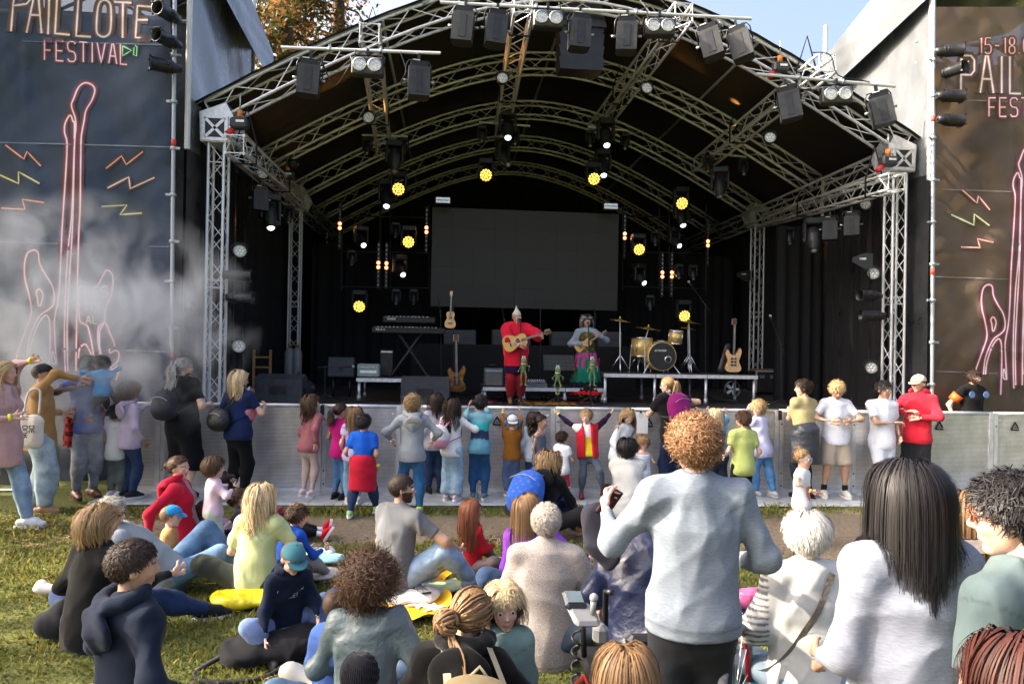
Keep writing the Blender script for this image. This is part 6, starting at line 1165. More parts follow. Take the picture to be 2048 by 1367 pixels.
# amp, mixer, music stand, cases, bottles
p = A(PY(987, 770, 12.9)[0], 12.95, zB); t = thing('combo_amp', 'grey combo guitar amplifier with handle on the low riser', 'amplifier', p); MB().box((0, 0, .18), (.36, .22, .34), bev=.015).build('cabinet', mat('amp_grey', (.07, .075, .08), .7, bump=.3), t); MB().box((0, -.113, .14), (.31, .006, .22)).build('grille', mat('amp_cloth', (.13, .13, .13), .9, bump=.4), t); MB().box((0, -.113, .3), (.33, .008, .07)).build('control_panel', mat('panel_blue', (.1, .16, .22), .4), t); MB().tube([(-.08, 0, .36), (-.08, 0, .41), (.08, 0, .41), (.08, 0, .36)], .012, 6).build('handle', BLKM, t)
for k in range(7): MB().cyl((-.13+.043*k, -.128, .3), (-.13+.043*k, -.115, .3), .011, n=8).build('knob', STICK, t)
p = A(PY(1070, 770, 12.9)[0], 12.95, zB); t = thing('mixing_desk', 'small sound mixing desk on the low riser', 'mixer', p); MB().prism([(0, 0), (.34, 0), (.34, .13), (0, .06)], (-.22, -.15, 0), (.22, -.15, 0), A(0, 1, 0), A(0, 0, 1)).build('case', mat('mixer_grey', (.16, .17, .18), .5), t)
for k in range(10):
    for j in range(3): MB().cyl((-.19+.042*k, -.08+.1*j, .075+.02*j), (-.19+.042*k, -.08+.1*j, .095+.02*j), .01, n=6).build('knob', STICK if j else mat('blue_knob', (.03, .1, .4), .4), t)
a = PY(1118, 725, 12.85); t = thing('music_stand', 'perforated black music stand between the two singers', 'music stand', (a[0], a[1], SZ)); zz = a[2]-SZ; MB().box((0, 0, zz), (.6, .012, .32), rotm(-.45, 0, .05)).build('desk', mat('stand_plate', (.05, .045, .035), .4, .4), t); bar('pole', A(0, .05, .05), A(0, .05, zz), .014, t, MB().cyl((0, 0, 0), (0, 0, 1), 1, n=8).mesh('pole', BLKM))
for i in range(8):
    for j in range(4): MB().cyl((-.25+i*.07, -.012+(j-1.5)*-.033*-1, zz-.1+j*.065), (-.25+i*.07, -.02+(j-1.5)*.033, zz-.1+j*.065), .013, n=8).build('hole', mat('hole_green', (.02, .16, .06) if i < 4 else (.16, .12, .06), .5, var=0) if i < 4 else mat('hole_brown', (.12, .09, .05), .5), t)
for k in range(3): q = k*2*PI/3; MB().tube([(0, .05, .2), (.28*math.cos(q), .05+.28*math.sin(q), .015)], .011, 6).build('leg', BLKM, t)
p = st(1560, 792)+A(0, .9, 0); t = thing('flight_case', 'dark flight case with metal edges right of the tall riser', 'case', p); MB().box((0, 0, .3), (.55, .5, .5)).build('case', mat('case_laminate', (.035, .03, .03), .4), t)
for s in (-1, 1):
    MB().box((s*.275, -.245, .3), (.03, .03, .52)).build('edge_profile', ALU, t); MB().box((s*.13, -.256, .42), (.12, .01, .08)).build('latch', STEEL, t)
MB().box((0, -.247, .55), (.56, .025, .03)).build('edge_profile', ALU, t); MB().box((0, 0, .58), (.5, .4, .05)).build('box_lid', mat('cardboard', (.25, .16, .09), .8), t)
p = st(1484, 800)+A(0, .5, 0); t = thing('floor_fan', 'round metal floor fan under the tall riser', 'fan', p); MB().lathe([(.17, 0), (.18, .02), (.18, .08), (.17, .1)], (0, -.05, .2), (0, 1, .2), 24).build('housing', STEEL, t)
for k in range(5): a = k*2*PI/5; MB().box((.08*math.cos(a), 0, .2+.08*math.sin(a)), (.13, .008, .06), rotm(0, -a, 0)).build('blade', ALU, t)
for x, lab in ((578, 'outer one'), (594, 'inner one')):
    p = PY(x, 745, 15.8); p[2] = SZ; h = PY(x, 690, 15.8)[2]-SZ; t = thing('gas_bottle', 'tall grey gas bottle at the rear tower, '+lab, 'gas bottle', p, group='gas bottles'); MB().lathe([(.001, 0), (.1, 0), (.11, .03), (.11, h*.82), (.07, h*.93), (.03, h*.95), (.03, h)], (0, 0, 0), (0, 0, 1), 18).build('cylinder', mat('bottle_grey', (.22, .23, .22), .4), t); MB().cyl((0, 0, h*.95), (0, 0, h*1.05), .04, n=8).build('valve', CYMB, t)
p = PY(524, 745, 14); p[2] = SZ; t = thing('wooden_ladder', 'short wooden step ladder in the wing behind the wedge', 'ladder', p); WOODY = mat('ladder_wood', (.3, .18, .06), .6)
for s in (-1, 1): MB().box((s*.16, 0, .45), (.05, .03, .9)).build('rail', WOODY, t)
for k in range(4): MB().box((0, 0, .15+.2*k), (.3, .04, .035)).build('rung', WOODY, t)
p = PY(600, 775, 13.6); p[2] = SZ; t = thing('plastic_bag', 'dark crumpled plastic bag behind the wedge', 'bag', p); f = Fld(.03); f.ell((0, 0, .2), (.25, .2, .2)).ell((.15, 0, .15), (.2, .18, .16)).ell((0, 0, .4), (.06, .06, .1)); V, Fq = f.mesh(.02, folds(4, .03)); obj('bag', mkmesh('bag', V, Fq[:, ::-1], mat('purple_plastic', (.03, .025, .045), .25, spec=.6), True), t)
for k, (x0, x1, y0, y1, Y) in enumerate(((887, 952, 660, 690, 14.6), (983, 1060, 660, 690, 14.7), (1100, 1160, 664, 694, 14.8), (1192, 1240, 664, 696, 14.8))):
    a, b = PY(x0, y1, Y), PY(x1, y0, Y); t = thing('stage_case', 'long grey-black case standing on the back riser, '+ordw[k]+' from the ukulele', 'case', ((a[0]+b[0])/2, Y, a[2]), group='back line cases'); MB().box((0, 0, (b[2]-a[2])/2), (b[0]-a[0], .4, b[2]-a[2]), bev=.02).build('case', mat('case_grey', (.035, .038, .042), .6), t); MB().box((0, -.203, (b[2]-a[2])/2), (b[0]-a[0]-.06, .01, .02)).build('seam_strip', BLK, t)
t = thing('back_riser', 'black draped platform behind the singers', 'riser', (2.2, 14.4, SZ)); z_ = PY(1060, 690, 14.4)[2]-SZ; MB().box((-.6, .6, z_/2), (4.8, 1.2, z_)).build('draped_front', MOLT, t)
for px, Y, lab in ((1725, 522, 'right, on the front tower'), (1487, 551, 'on the rear tower behind the bass guitar')) and (((1725, 522), 11.2, 'on the front tower by the brown banner'), ((1487, 551), 16.6, 'on the rear tower behind the bass guitar')):
    c = PY(*px, Y); s = 1.15; t = thing('antenna_paddle', 'black flat antenna paddle with white lettering '+lab, 'antenna', c, group='antenna paddles'); MB().prism([(-.16*s, .06), (.03, .12*s), (.16*s, .12*s), (.16*s, -.1*s), (.05, -.12*s), (-.16*s, -.02)], (0, -.01, 0), (0, .01, 0), A(1, 0, 0), A(0, 0, 1)).build('paddle', mat('paddle_black', (.025, .026, .028), .5), t)
    mb = MB(); [mb.tube([A(-.06+x, -.014, .055-y) for x, y in s_], .004, 4) for s_ in text_strokes('SHURE', 0, 0, .035, wd=.5, gap=.26)]; mb.build('brand_lettering', STICK, t); MB().tube([(.1, 0, -.1), (.14, 0, -.3), (.2, .05, -.35)], .012, 6).build('bracket', BLKM, t)
p = st(1105, 806); o = grid_sheet('stage_rug', p[0]-.55, p[0]+.4, p[1]-.45, p[1]+.35, 3, 3, lambda X, Y: X*0+SZ+.012, mat('orange_rug', (.4, .2, .02), .9, 0, .3, 20, .5, 200)); tag(o, 'small orange-yellow rug at the singers\' feet', 'rug')
for pts, col, lab in (([(1042, 806), (1020, 770), (1000, 800), (968, 800)], (.4, .02, .03), 'red cable from the red singer\'s mic stand'), ([(1180, 806), (1140, 806), (1100, 800), (1080, 790)], (.4, .02, .03), 'red cable near the feathered singer'), ([(968, 770), (964, 800), (940, 804), (985, 806)], (.5, .1, .2), 'pink cable beside the combo amplifier'), ([(640, 805), (690, 804), (760, 803), (800, 806)], (.01, .01, .01), 'black cable running between the wedges'), ([(1380, 806), (1430, 803), (1500, 806), (1560, 805)], (.01, .01, .01), 'black cable along the stage front by the guard')):
    P = [st(x, y)+A(0, 0, .02) for x, y in pts]; o = MB().tube(catmull(P, 6), .008, 5).build('stage_cable', mat('cable_%d' % hash_(str(col)), col, .5)); tag(o, lab, 'cable', 'stage cables')
# plush frogs with little crowns on the stands
FROG = mat('frog_plush', (.13, .2, .05), .9, 0, .2, 40, .6, 300, sheen=.4)
def frog(lab, px, Y, crossed, lean_):
    c = PY(*px, Y); t = thing('plush_frog', lab, 'soft toy', c, group='plush frogs'); t.scale = (.66,)*3; f = Fld(.014); f.ell((0, 0, .02), (.07, .055, .12)); f.ell((0, -.02, .2), (.085, .075, .065)); f.ell((0, -.05, .185), (.075, .05, .035))
    for s in (-1, 1):
        f.ell((s*.045, -.01, .265), (.032, .032, .03)); f.cone((s*.06, 0, .08), (s*.15, -.05, .0+lean_*s*.05), .022, .018); f.cone((s*.15, -.05, lean_*s*.05), (s*.13, -.09, -.06), .018, .02)
        k = A(s*.07+(.02 if crossed else 0)*s, -.06, -.22); f.cone((s*.045, 0, -.07), k, .034, .026); e = A(-s*.05 if crossed else s*.05, -.05, -.42); f.cone(k, e, .026, .02); f.cone(e, e+A(s*.04, -.06, -.03), .024, .028)
    V, Fq = f.mesh(.011); o = obj('body', mkmesh('body', V, Fq[:, ::-1], FROG, True), t)
    mb = MB().lathe([(.035, 0), (.045, .005), (.04, .03)], (0, 0, .285), (0, 0, 1), 10)
    for k in range(5): a = k*2*PI/5; mb.cyl((.04*math.cos(a), .04*math.sin(a), .31), (.045*math.cos(a), .045*math.sin(a), .35), .012, .002, n=6)
    mb.build('crown', mat('felt_white', (.7, .7, .66), .9), t); MB().lathe([(.05, -.02), (.085, 0), (.05, .02)], (0, -.01, .13), (0, -.01, 1), 14).build('ruff', mat('felt_white'), t); MB().tube([(-.07, -.075, .185), (0, -.1, .175), (.07, -.075, .185)], .008, 5).build('mouth', mat('felt_red', (.4, .05, .04), .9), t)
    for s in (-1, 1): MB().sph((s*.045, -.035, .272), .016, 8, 6).build('eye', STICK, t)
frog('green plush frog clinging to the red singer\'s mic stand', (1047, 737), 12.05, False, 1.5); frog('green plush frog with crown sitting between the singers', (1115, 755), 12.15, True, .2); frog('green plush frog hanging on the feathered singer\'s mic stand', (1184, 738), 12.2, False, 1.2)
micstand('short stand holding the middle plush frog', (1115, 808), (1115, 770), 12.3, None, False)
# ================================================================== the people
T = lambda col, sleeve=.55, **k: dict(col=col, sleeve=sleeve, **k)
B = lambda col, **k: dict(col=col, **k)
def rail(x, dz=.0): p = PY(x, 815, 9.5); b = bpos(p[0]); return A(p[0], b[1]-.03, 1.215+dz)
def G(label, x, yf, yh, face=0., z=0., **k):
    b = PZ(x, yf, z); s = F/((b-CAMP)@FW); H = (yf-yh)/s/k.pop('hs', 1.)
    if z == 0 and 8.65 < b[1] < 9.7: b[2] = .022
    return person(label, b, H, face, **k)
WHT, GRY, NAVY, BLKC, JEAN, LJEAN, DJEAN = (.72, .72, .72), (.28, .29, .31), (.008, .013, .04), (.006, .006, .007), (.06, .13, .26), (.3, .42, .54), (.025, .045, .1)
WS, BS = ((.68, .67, .65), (.75, .75, .75)), ((.015, .015, .017), (.02, .02, .02))
hangb = ('v', (.14, -.05, -.95)); front = ('v', (.0, .55, -.45), (1, -.3, -.6))
def hips(s=1): return ('v', (.25, .15, -.6), (1, -.6, 0))
def on_rail(x, hint=(.6, -.3, -1)): return ('w', rail(x), hint)
def jeans_fade(V, H): return np.ones((len(V), 3))*(1+.25*np.sin(V[:, 2:3]*9/H)*0)+.12*np.sin(V[:, 0:1]*40)
# -- at the left edge, in the smoke
G('person in pale pink jacket and light jeans, cut off at the picture edge', 2, 1062, 722, -1.5, skin='fair', hair=('long', 'blond'), top=T((.52, .33, .32), 1.95, hem=.14, loose=.16, fold=.02), bottom=B((.22, .32, .42)), shoes=((.7, .7, .7), (.8, .8, .8)),
  armR=('v', (.1, .35, -.4)), armL=('v', (.0, .35, .6)), legR=(.05, -.14, .045), legL=(.05, .12, .045), extra=[wristband(1), wristband(-1)])
G('person in ochre jacket and dark cap reaching out through the smoke', 78, 1024, 728, -1.35, skin='tan', sex='m', hair=('short', 'dkbrown'), top=T((.36, .2, .07), 1.9, hem=.1, loose=.12, fold=.018), bottom=B((.3, .38, .42), loose=.03, fold=.02), shoes=((.34, .2, .1), (.4, .27, .15), 'boot'),
  armR=('w', PY(162, 757, 8.62)), armL=('v', (.2, .3, -.5)), legR=(.07, .05, .045), legL=(.07, -.05, .045), extra=[cap((.02, .02, .022))])
c = G('bearded man in blue T-shirt carrying a toddler, checked shirt around his waist', 168, 998, 716, -2.25, skin='dark', sex='m', hair=('curly', 'black', dict(L=.22)), beard='black', face_on=True, eyes_open=False, head=(.1, .35, 0), top=T((.06, .1, .3), .6), bottom=B((.2, .21, .23), kind='denim'), shoes=((.12, .055, .03), (.05, .03, .02), 'boot'),
      armR=('w', PY(157, 770, 8.75)), armL=('v', (.15, .5, -.35)), extra=[waist_wrap((.3, .02, .02), .15, colfn=lambda V: np.where((np.sin(V[:, 2:3]*55)*np.sin((V[:, 0:1]+V[:, 1:2])*45) > 0), A(1, 1, 1), A(.08, .3, .3)), name='checked_shirt')])
b = PY(203, 838, 8.85)
person('toddler in bright blue jacket carried on a man\'s arm', b, .78, .6, hr=4.6, skin='dark', hair=('curly', 'black', dict(L=.3)), head=(1.2, .2, .2), pelvis=(0, 0, .42), top=T((.02, .2, .42), 1.8), bottom=B((.02, .02, .03)), shoes=BS, armR=('v', (.5, .4, .5)), armL=('v', (.3, .4, .2)), legR=(.1, .18, .1), legL=(.1, .18, .1))
G('small child in white sweater beside the lilac hoodie girl', 230, 996, 812, -.3, hr=5.6, skin='tan', hair=('short', 'black'), top=T((.6, .62, .62), 1.9, loose=.12), bottom=B((.12, .14, .13), loose=.02), shoes=WS, armL=('v', (.1, .5, .4)))
G('girl with bushy brown hair in lilac hoodie gripping the barrier', 258, 998, 770, -.75, hr=6.4, skin='brown', hair=('wavy', 'brown', dict(L=.75, wave=.05, vol=1.7)), top=T((.48, .4, .52), 1.95, hood=1, loose=.1), bottom=B(DJEAN), shoes=((.02, .02, .025), (.5, .5, .5)), armR=('v', (.1, .2, -.9)), armL=on_rail(300), head=(-.4, 0, 0), extra=[wristband(-1)])
G('person with long grey ponytail in black overalls and backpack', 362, 1000, 718, -.35, skin='fair', girth=1.12, hair=('pony', 'grey', dict(L=1.0, wave=.04, tie=(0, -.46, .5))), head=(-.5, .05, 0), top=T(BLKC, .75, hem=.05, loose=.1), bottom=B((.008, .008, .01), loose=.028, end=1.35, kind='cotton'), shoes=BS, socks=((.02, .02, .02), .03),
  armR=('v', (.12, .4, -.5)), armL=('v', (.12, .4, -.5)), extra=[backpack((.025, .026, .035), size=(.17, .09, .2), off=(-.05, -.05)), glasses()])
G('blonde woman in navy polo with black leather backpack holding a baby', 474, 1000, 746, -.4, skin='pink', hair=('wavy', 'ltblond', dict(L=1.25, wave=.025, vol=1.2)), head=(-.7, .05, 0), top=T((.012, .022, .075), .75, hem=.05), bottom=B(BLKC, kind='cotton'), shoes=BS, girth=1.06,
  armR=('v', (.05, .55, -.3)), armL=('v', (.1, .4, -.5)), extra=[backpack((.014, .014, .016), size=(.16, .09, .17), off=(-.09, -.09), kind='leather'), glasses((.25, .16, .1), True)])
person('baby in white cap with pink socks in the blonde woman\'s arms', PY(497, 878, 9.12), .68, 1.2, hr=4.3, skin='pink', hair=('crop', 'ltbrown'), pelvis=(0, 0, .42), top=T((.6, .2, .26), 1.8), bottom=B(BLKC, kind='cotton'), shoes=((.7, .35, .42), (.7, .5, .5)), legR=(.1, .1, .05), legL=(.1, .12, .06), extra=[cap((.6, .64, .68), yaw=-1.)])
# -- children and grown-ups along the barrier
G('girl with long curly brown hair in dusty pink sweater leaning forward', 606, 996, 795, -.55, hr=6.3, hair=('wavy', 'brown', dict(L=1.25, wave=.06, vol=1.4)), lean=(.16, 0, 0), head=(-.7, -.15, 0), top=T((.36, .13, .14), 1.95), bottom=B((.5, .38, .33), kind='cotton', loose=.006), shoes=((.7, .58, .58), (.75, .7, .7)), armR=('v', (.2, -.35, -.85)), armL=('v', (.1, .3, -.8)), pelvis=(.0, .06, .49))
G('girl with dark ponytail in magenta top beside the lilac shirt girl', 678, 1000, 810, -.5, hr=6.2, skin='tan', hair=('pony', 'dkbrown', dict(L=.8, wave=.03, tie=(0, -.48, .62))), head=(-.6, 0, 0), top=T((.4, .01, .14), .45), bottom=B(JEAN), shoes=BS, armL=('v', (.1, .45, -.55)), armR=front)
G('girl with straight light brown hair in lilac T-shirt', 706, 1008, 816, .1, hr=6.1, hair=('long', 'ltbrown', dict(L=1.35)), head=(-.2, 0, 0), top=T((.5, .42, .62), .5), bottom=B((.17, .32, .44)), shoes=((.55, .45, .45), (.7, .7, .7)), armL=('v', (.1, .1, -.9)), armR=hangb)
G('boy in bright blue T-shirt with red sweater tied around his waist', 724, 1030, 828, -.1, hr=5.9, skin='tan', sex='m', hair=('short', 'black'), head=(-.35, 0, 0), top=T((.012, .1, .5), .75, hem=.05, loose=.1), bottom=B(DJEAN, loose=.016), shoes=((.3, .5, .2), (.7, .75, .7)), armR=('v', (.15, .05, -.92)), armL=('v', (.2, .25, -.75)), legR=(.12, .1, .045), legL=(.1, -.1, .045), extra=[waist_wrap((.42, .012, .03), .21), wristband(1)])
G('boy with curly fair hair in grey hoodie seen from behind', 822, 1024, 788, .05, hr=6.3, sex='m', hair=('mop', 'dkblond'), head=(-.5, 0, 0), top=T((.27, .29, .31), 1.9, hood=1, kind='fleece', loose=.1), bottom=B((.03, .11, .23), loose=.014), shoes=((.35, .55, .1), (.5, .7, .1)), armR=('v', (.25, .3, -.62), (1, -.8, 0)), armL=('v', (.25, .3, -.62), (1, -.8, 0)), legR=(.07, -.05, .045), legL=(.1, .1, .045),
  extra=[lambda c: MB().box(c['nb']-c['Y2']*.115*c['H']-c['U2']*.035*c['H'], (.13, .012, .04), np.stack([c['X'], c['Y2'], c['U2']], 1)@rotm(-.5, 0, 0)).build('hood_badge', mat('badge', (.08, .06, .04), .7, col2=(.25, .2, .14), vs=90), c['t'])])
G('girl with long wavy dark hair in white top and wide pale jeans', 902, 1002, 800, -.35, hr=6.3, skin='tan', hair=('wavy', 'dkbrown', dict(L=1.45, wave=.05)), head=(-.4, 0, 0), top=T(WHT, 1.9), bottom=B((.28, .4, .5), loose=.02, flare=.03), shoes=((.65, .5, .55), (.8, .75, .75)), armR=('v', (.2, .55, -.15)), armL=front, extra=[backpack((.62, .6, .6), (.5, .2, .3), (.17, .08, .22), off=(-.09, -.06), colfn=lambda q: np.where(q[:, 2:3] < -.03, A(1, .5, .65), A(1, 1, 1)))])
G('girl hidden behind the long dark hair, white hairband showing', 874, 994, 792, .2, hr=6.3, hair=('bob', 'dkbrown'), top=T((.4, .4, .45), 1.9), bottom=B(DJEAN), shoes=BS, pelvis=(0, .15, .49))
def stripes(fr, V): return np.where((fr[:, 2] > .25)[:, None], A(.55, .85, .9), np.where((fr[:, 2] > .17)[:, None], A(.12, .95, .9), np.where((fr[:, 2] > .085)[:, None], A(.1, .1, .2), A(.4, .75, .85))))
G('boy in teal striped sweater with both arms on the barrier', 957, 1000, 793, -.15, hr=6.2, skin='tan', sex='m', hair=('short', 'black'), lean=(.1, 0, 0), top=T((.3, .42, .46), 1.7, colfn=stripes), bottom=B((.02, .07, .17)), shoes=((.1, .14, .16), (.55, .62, .5)), armR=on_rail(968), armL=on_rail(938))
def earmuffs(c):
    M, O, s = c['Mh'], c['Oh'], c['hd']; m = mat('blue_muff', (.03, .22, .5), .4); o = MB().tube([O+M@(A(.42*math.cos(a), -.08, .48+.62*math.sin(a))*s) for a in np.linspace(0, PI, 12)], .03*s, 6).build('ear_muff_band', BLKM, c['t'])
    for q in (1, -1): MB().sph(O+M@(A(q*.44, -.05, .46)*s), A(.1, .17, .22)*s, 12, 8, M).build('ear_muff', m, o)
G('small child in ochre sweater with blue ear muffs hanging on the barrier', 1022, 994, 832, 0, hr=5.3, hair=('crop', 'blond'), top=T((.26, .1, .015), 1.9, hem=.02), bottom=B((.09, .13, .24), loose=.016, kind='cotton'), shoes=((.4, .2, .2), (.7, .7, .7)), armR=on_rail(1040, (1, 0, 0)), armL=on_rail(1004, (1, 0, 0)), extra=[cap((.6, .6, .63), yaw=PI), earmuffs, wristband(-1)])
G('girl with dark ponytails in grey pinafore looking back over the crowd', 1078, 1000, 832, -2.2, hr=5.8, skin='tan', hair=('pony', 'dkbrown', dict(L=.9, wave=.05, tie=(.25, -.35, .62))), face_on=True, head=(.2, .05, 0), top=T((.09, .1, .14), 0, neck=.05), bottom=B((.1, .115, .16), skirt=.2, wide=.15, kind='cotton', name='skirt'), shoes=WS)
G('girl in pale blouse squeezed between the pinafore girl and barrier', 1066, 992, 826, -.3, hr=5.9, skin='brown', hair=('long', 'dkbrown', dict(L=1.1)), top=T((.45, .5, .58), 1.9), bottom=B(DJEAN), shoes=BS, armL=('v', (.2, 0, -.9)))
G('little boy in white T-shirt and red trousers', 1122, 1003, 866, -.7, hr=5.2, skin='tan', sex='m', hair=('short', 'dkbrown'), head=(-.5, 0, 0), top=T((.68, .7, .74), .6, loose=.1), bottom=B((.45, .015, .05), kind='fleece', loose=.02), shoes=BS, armR=('v', (.1, .5, -.5)), armL=front)
def jacket(c):
    H = c['H']; f = Fld(.012); X, Y, U = c['X'], c['Y'], c['U']; P = c['P']
    for s in (1, -1):
        cu = [(P-U*.04*H, -U), (P+X*s*.035*H, -X*s)]; f.cone(P-U*.04*H, c['chest'], .105*H+.03, .1*H+.03, (Y, 1.1), cu); f.cone(c['chest'], c['nb']-U*.04*H, .1*H+.03, .07*H+.03, (Y, 1.2), cu); e, w_ = c['J']['e', s], c['J']['w', s]; S = c['S'][s]; f.cone(S, e, .045*H, .036*H); f.cone(e, w_-nrm(w_-e)*.02*H, .036*H, .028*H)
    V, Fq = f.mesh(.014, folds(55, .012)); fr = (V-P)@np.stack([X, Y, U], 1)/H; arm = np.abs(fr[:, 0]) > .125; C = np.where(arm[:, None], A(.03, .5, .9), A(1, 1, 1)); obj('red_jacket', mkmesh('red_jacket', V, Fq[:, ::-1], cloth((.42, .012, .025), 'cotton'), True, C), c['t'])
pika = lambda fr, V: np.where(((fr[:, 2] < .2+.35*(fr[:, 0])) & (fr[:, 1] > 0))[:, None], A(1, .8, .04), A(1, 1, 1))
G('boy in open red jacket, arms spread along the barrier, facing the crowd', 1172, 994, 818, PI-.05, hr=6.1, sex='m', hair=('short', 'dkblond'), face_on=True, lean=(-.12, .05, 0), pelvis=(0, .1, .48), head=(-.4, .1, 0), top=T(WHT, .5, colfn=pika, hem=.02), bottom=B((.07, .09, .12), loose=.008), shoes=((.2, .02, .03), (.05, .02, .02)), armR=on_rail(1095, (.3, 0, -1)), armL=on_rail(1232, (.3, 0, -1)), legR=(.07, .02, .045), legL=(.15, .14, .1), extra=[wristband(1),
  lambda c: jacket(c)])
G('girl with long fair hair in white hooded top leaning on the barrier', 1236, 1000, 818, PI+.5, hr=6.2, hair=('long', 'dkblond', dict(L=1.5, part=.05)), face_on=True, lean=(.15, -.2, 0), head=(-.3, .35, .1), top=T((.62, .66, .68), 1.9, hem=.1), bottom=B((.45, .48, .5), kind='cotton'), shoes=WS, armR=('v', (.2, .2, -.85)), armL=('v', (.3, -.2, -.7)))
person('woman with black bob in pale knit sweater crouching before a little girl', PZ(1255, 1062), 1.66, -.2, skin='tan', hair=('bob', 'black', dict(L=.8, vol=1.2)), pelvis=(0, 0, .16), lean=(.35, 0, 0), bend=.2, head=(-.3, -.1, 0), top=T((.42, .42, .4), 1.95, kind='fleece', hem=.09, loose=.16, fold=.018), bottom=B(BLKC), shoes=BS, legR=(.1, .1, .045, (.3, 1, .6)), legL=(.1, .06, .045, (.3, 1, .6)), armR=('w', PZ(1282, 1010)+A(0, 0, .52)), armL=('w', PZ(1262, 1010)+A(0, 0, .74)), res=.013)
dstr = lambda fr, V: np.where((np.sin(fr[:, 2:3]*170) > .2), A(.6, .75, 1), A(1, 1, 1))
G('little girl with curly hair in striped sundress looking at the camera', 1284, 1010, 874, PI+.1, hr=4.9, hair=('mop', 'ltbrown', dict(L=.5)), skin='pink', face_on=True, top=T((.62, .64, .68), 0, neck=.06, colfn=dstr), bottom=B((.6, .63, .68), skirt=.24, wide=.15, kind='cotton', name='skirt'), shoes=WS, armL=('v', (.1, .4, -.3)), armR=('v', (.1, .45, -.55)))
G('woman with ponytail, glasses and purple backpack resting on the barrier', 1345, 996, 756, .35, skin='fair', hair=('pony', 'dkblond', dict(L=.7, tie=(0, -.5, .6))), head=(.7, .1, 0), lean=(.22, 0, 0), girth=1.08, top=T(BLKC, .7, hem=.06, loose=.08), bottom=B((.014, .024, .06)), shoes=BS, armR=on_rail(1366, (1, -.3, -.3)), armL=on_rail(1316, (1, -.3, -.3)), extra=[backpack((.17, .008, .1), (.1, .1, .1), (.2, .1, .24)), glasses()])
G('blonde girl in denim jacket reaching up to the barrier top', 1436, 1000, 820, -.2, hr=5.9, hair=('long', 'ltblond', dict(L=1.1, wave=.02)), top=T((.1, .25, .38), 1.9, kind='denim', hem=.0), bottom=B((.015, .02, .04)), shoes=WS, armL=on_rail(1408), armR=on_rail(1448), head=(-.2, 0, 0), lean=(.05, -.1, 0))
G('boy in pale green T-shirt and dark trousers seen from behind', 1484, 1036, 822, .1, hr=6.2, sex='m', hair=('short', 'brown'), head=(.35, .05, 0), top=T((.4, .46, .15), .72, hem=.09, loose=.12), bottom=B((.01, .01, .012), kind='cotton', loose=.016), shoes=BS, armR=('v', (.12, .1, -.9)), armL=('v', (.12, .35, -.7)), extra=[glasses()])
G('fair girl in lavender sweater leaning and smiling back at the camera', 1524, 994, 803, .35, hr=6., skin='pink', hair=('mop', 'blond', dict(L=.45)), face_on=True, head=(1.9, .05, 0), lean=(.12, -.06, 0), top=T((.42, .42, .58), 1.6), bottom=B((.06, .16, .32)), shoes=((.35, .35, .37), (.3, .3, .3)), armL=on_rail(1490), armR=on_rail(1508), legR=(.04, -.12, .045), legL=(.1, -.02, .045))
G('boy in khaki T-shirt, patterned jacket tied round his waist, watching the stage', 1608, 998, 762, .35, hr=6.8, sex='m', hair=('short', 'dkbrown'), head=(.7, 0, 0), top=T((.4, .34, .17), .78, hem=.04, loose=.12), bottom=B((.016, .02, .035), kind='cotton'), shoes=BS, lean=(.1, .05, 0), armL=on_rail(1570), armR=('v', (.2, .5, -.2)), extra=[waist_wrap((.03, .034, .045), .2, kind='puffer', name='tied_jacket')])
G('fair-haired boy in white T-shirt and beige shorts looking at a phone', 1668, 996, 763, PI-.15, hr=6.6, skin='tan', sex='m', hair=('short', 'blond', dict(L=.28)), face_on=True, eyes_open=False, head=(-.1, .42, 0), top=T((.68, .7, .76), .75, loose=.16, hem=.04), bottom=B((.4, .34, .27), end=.98, loose=.026, kind='cotton'), shoes=((.55, .55, .48), (.6, .6, .55)), socks=((.015, .015, .018), .05), armR=('v', (.0, .5, -.42), (1, 0, -.5)), armL=('v', (-.1, .5, -.42), (1, 0, -.5)), legR=(.09, 0, .045), legL=(.09, 0, .045), girth=1.06)
G('dark-haired boy in white T-shirt and white shorts with arms folded', 1762, 996, 765, PI-.1, hr=6.7, skin='tan', sex='m', hair=('short', 'black', dict(L=.26)), face_on=True, head=(.5, .05, 0), top=T((.66, .69, .75), .72, loose=.12, hem=.08), bottom=B((.62, .64, .72), end=.95, loose=.02, kind='cotton'), shoes=((.7, .7, .7), (.75, .75, .75)), armR=('v', (-.45, .35, -.45), (1, 0, -.4)), armL=('v', (.05, .25, -.85)), legR=(.02, .08, .045), legL=(.05, -.05, .045))
G('teenager in red hoodie and beige cap leaning back on the barrier', 1832, 996, 752, PI-.9, hr=6.9, sex='m', hair=('short', 'dkbrown'), face_on=True, head=(-.3, 0, 0), lean=(-.12, 0, 0), top=T((.5, .018, .035), 1.9, hood=1, kind='fleece', loose=.1), bottom=B((.016, .017, .02), kind='fleece', loose=.018), shoes=WS, armR=('v', (-.2, .45, -.35), (1, 0, -.4)), armL=('v', (-.2, .4, -.5), (1, 0, -.4)), extra=[cap((.5, .43, .31))])
def vest(c):
    for s in (1, -1):
        p = c['chest']+c['Y']*(c['rc']/c['flT']+.02)+c['X']*s*.075*c['H']+c['U']*.04*c['H']; MB().cyl(p, p+c['Y']*.008, .03*c['H'], n=16).build('round_badge', mat('blue_badge', (.05, .12, .4), .5, col2=(.25, .35, .5), vs=60), c['t'])
    S, e = c['S'][1], c['J']['e', 1]; d = nrm(e-S); MB().cyl(S+d*.05*c['H'], S+d*.12*c['H'], .051*c['H'], .047*c['H'], n=16).build('orange_armband', mat('orange_band', (.8, .12, .02), .5), c['t'])
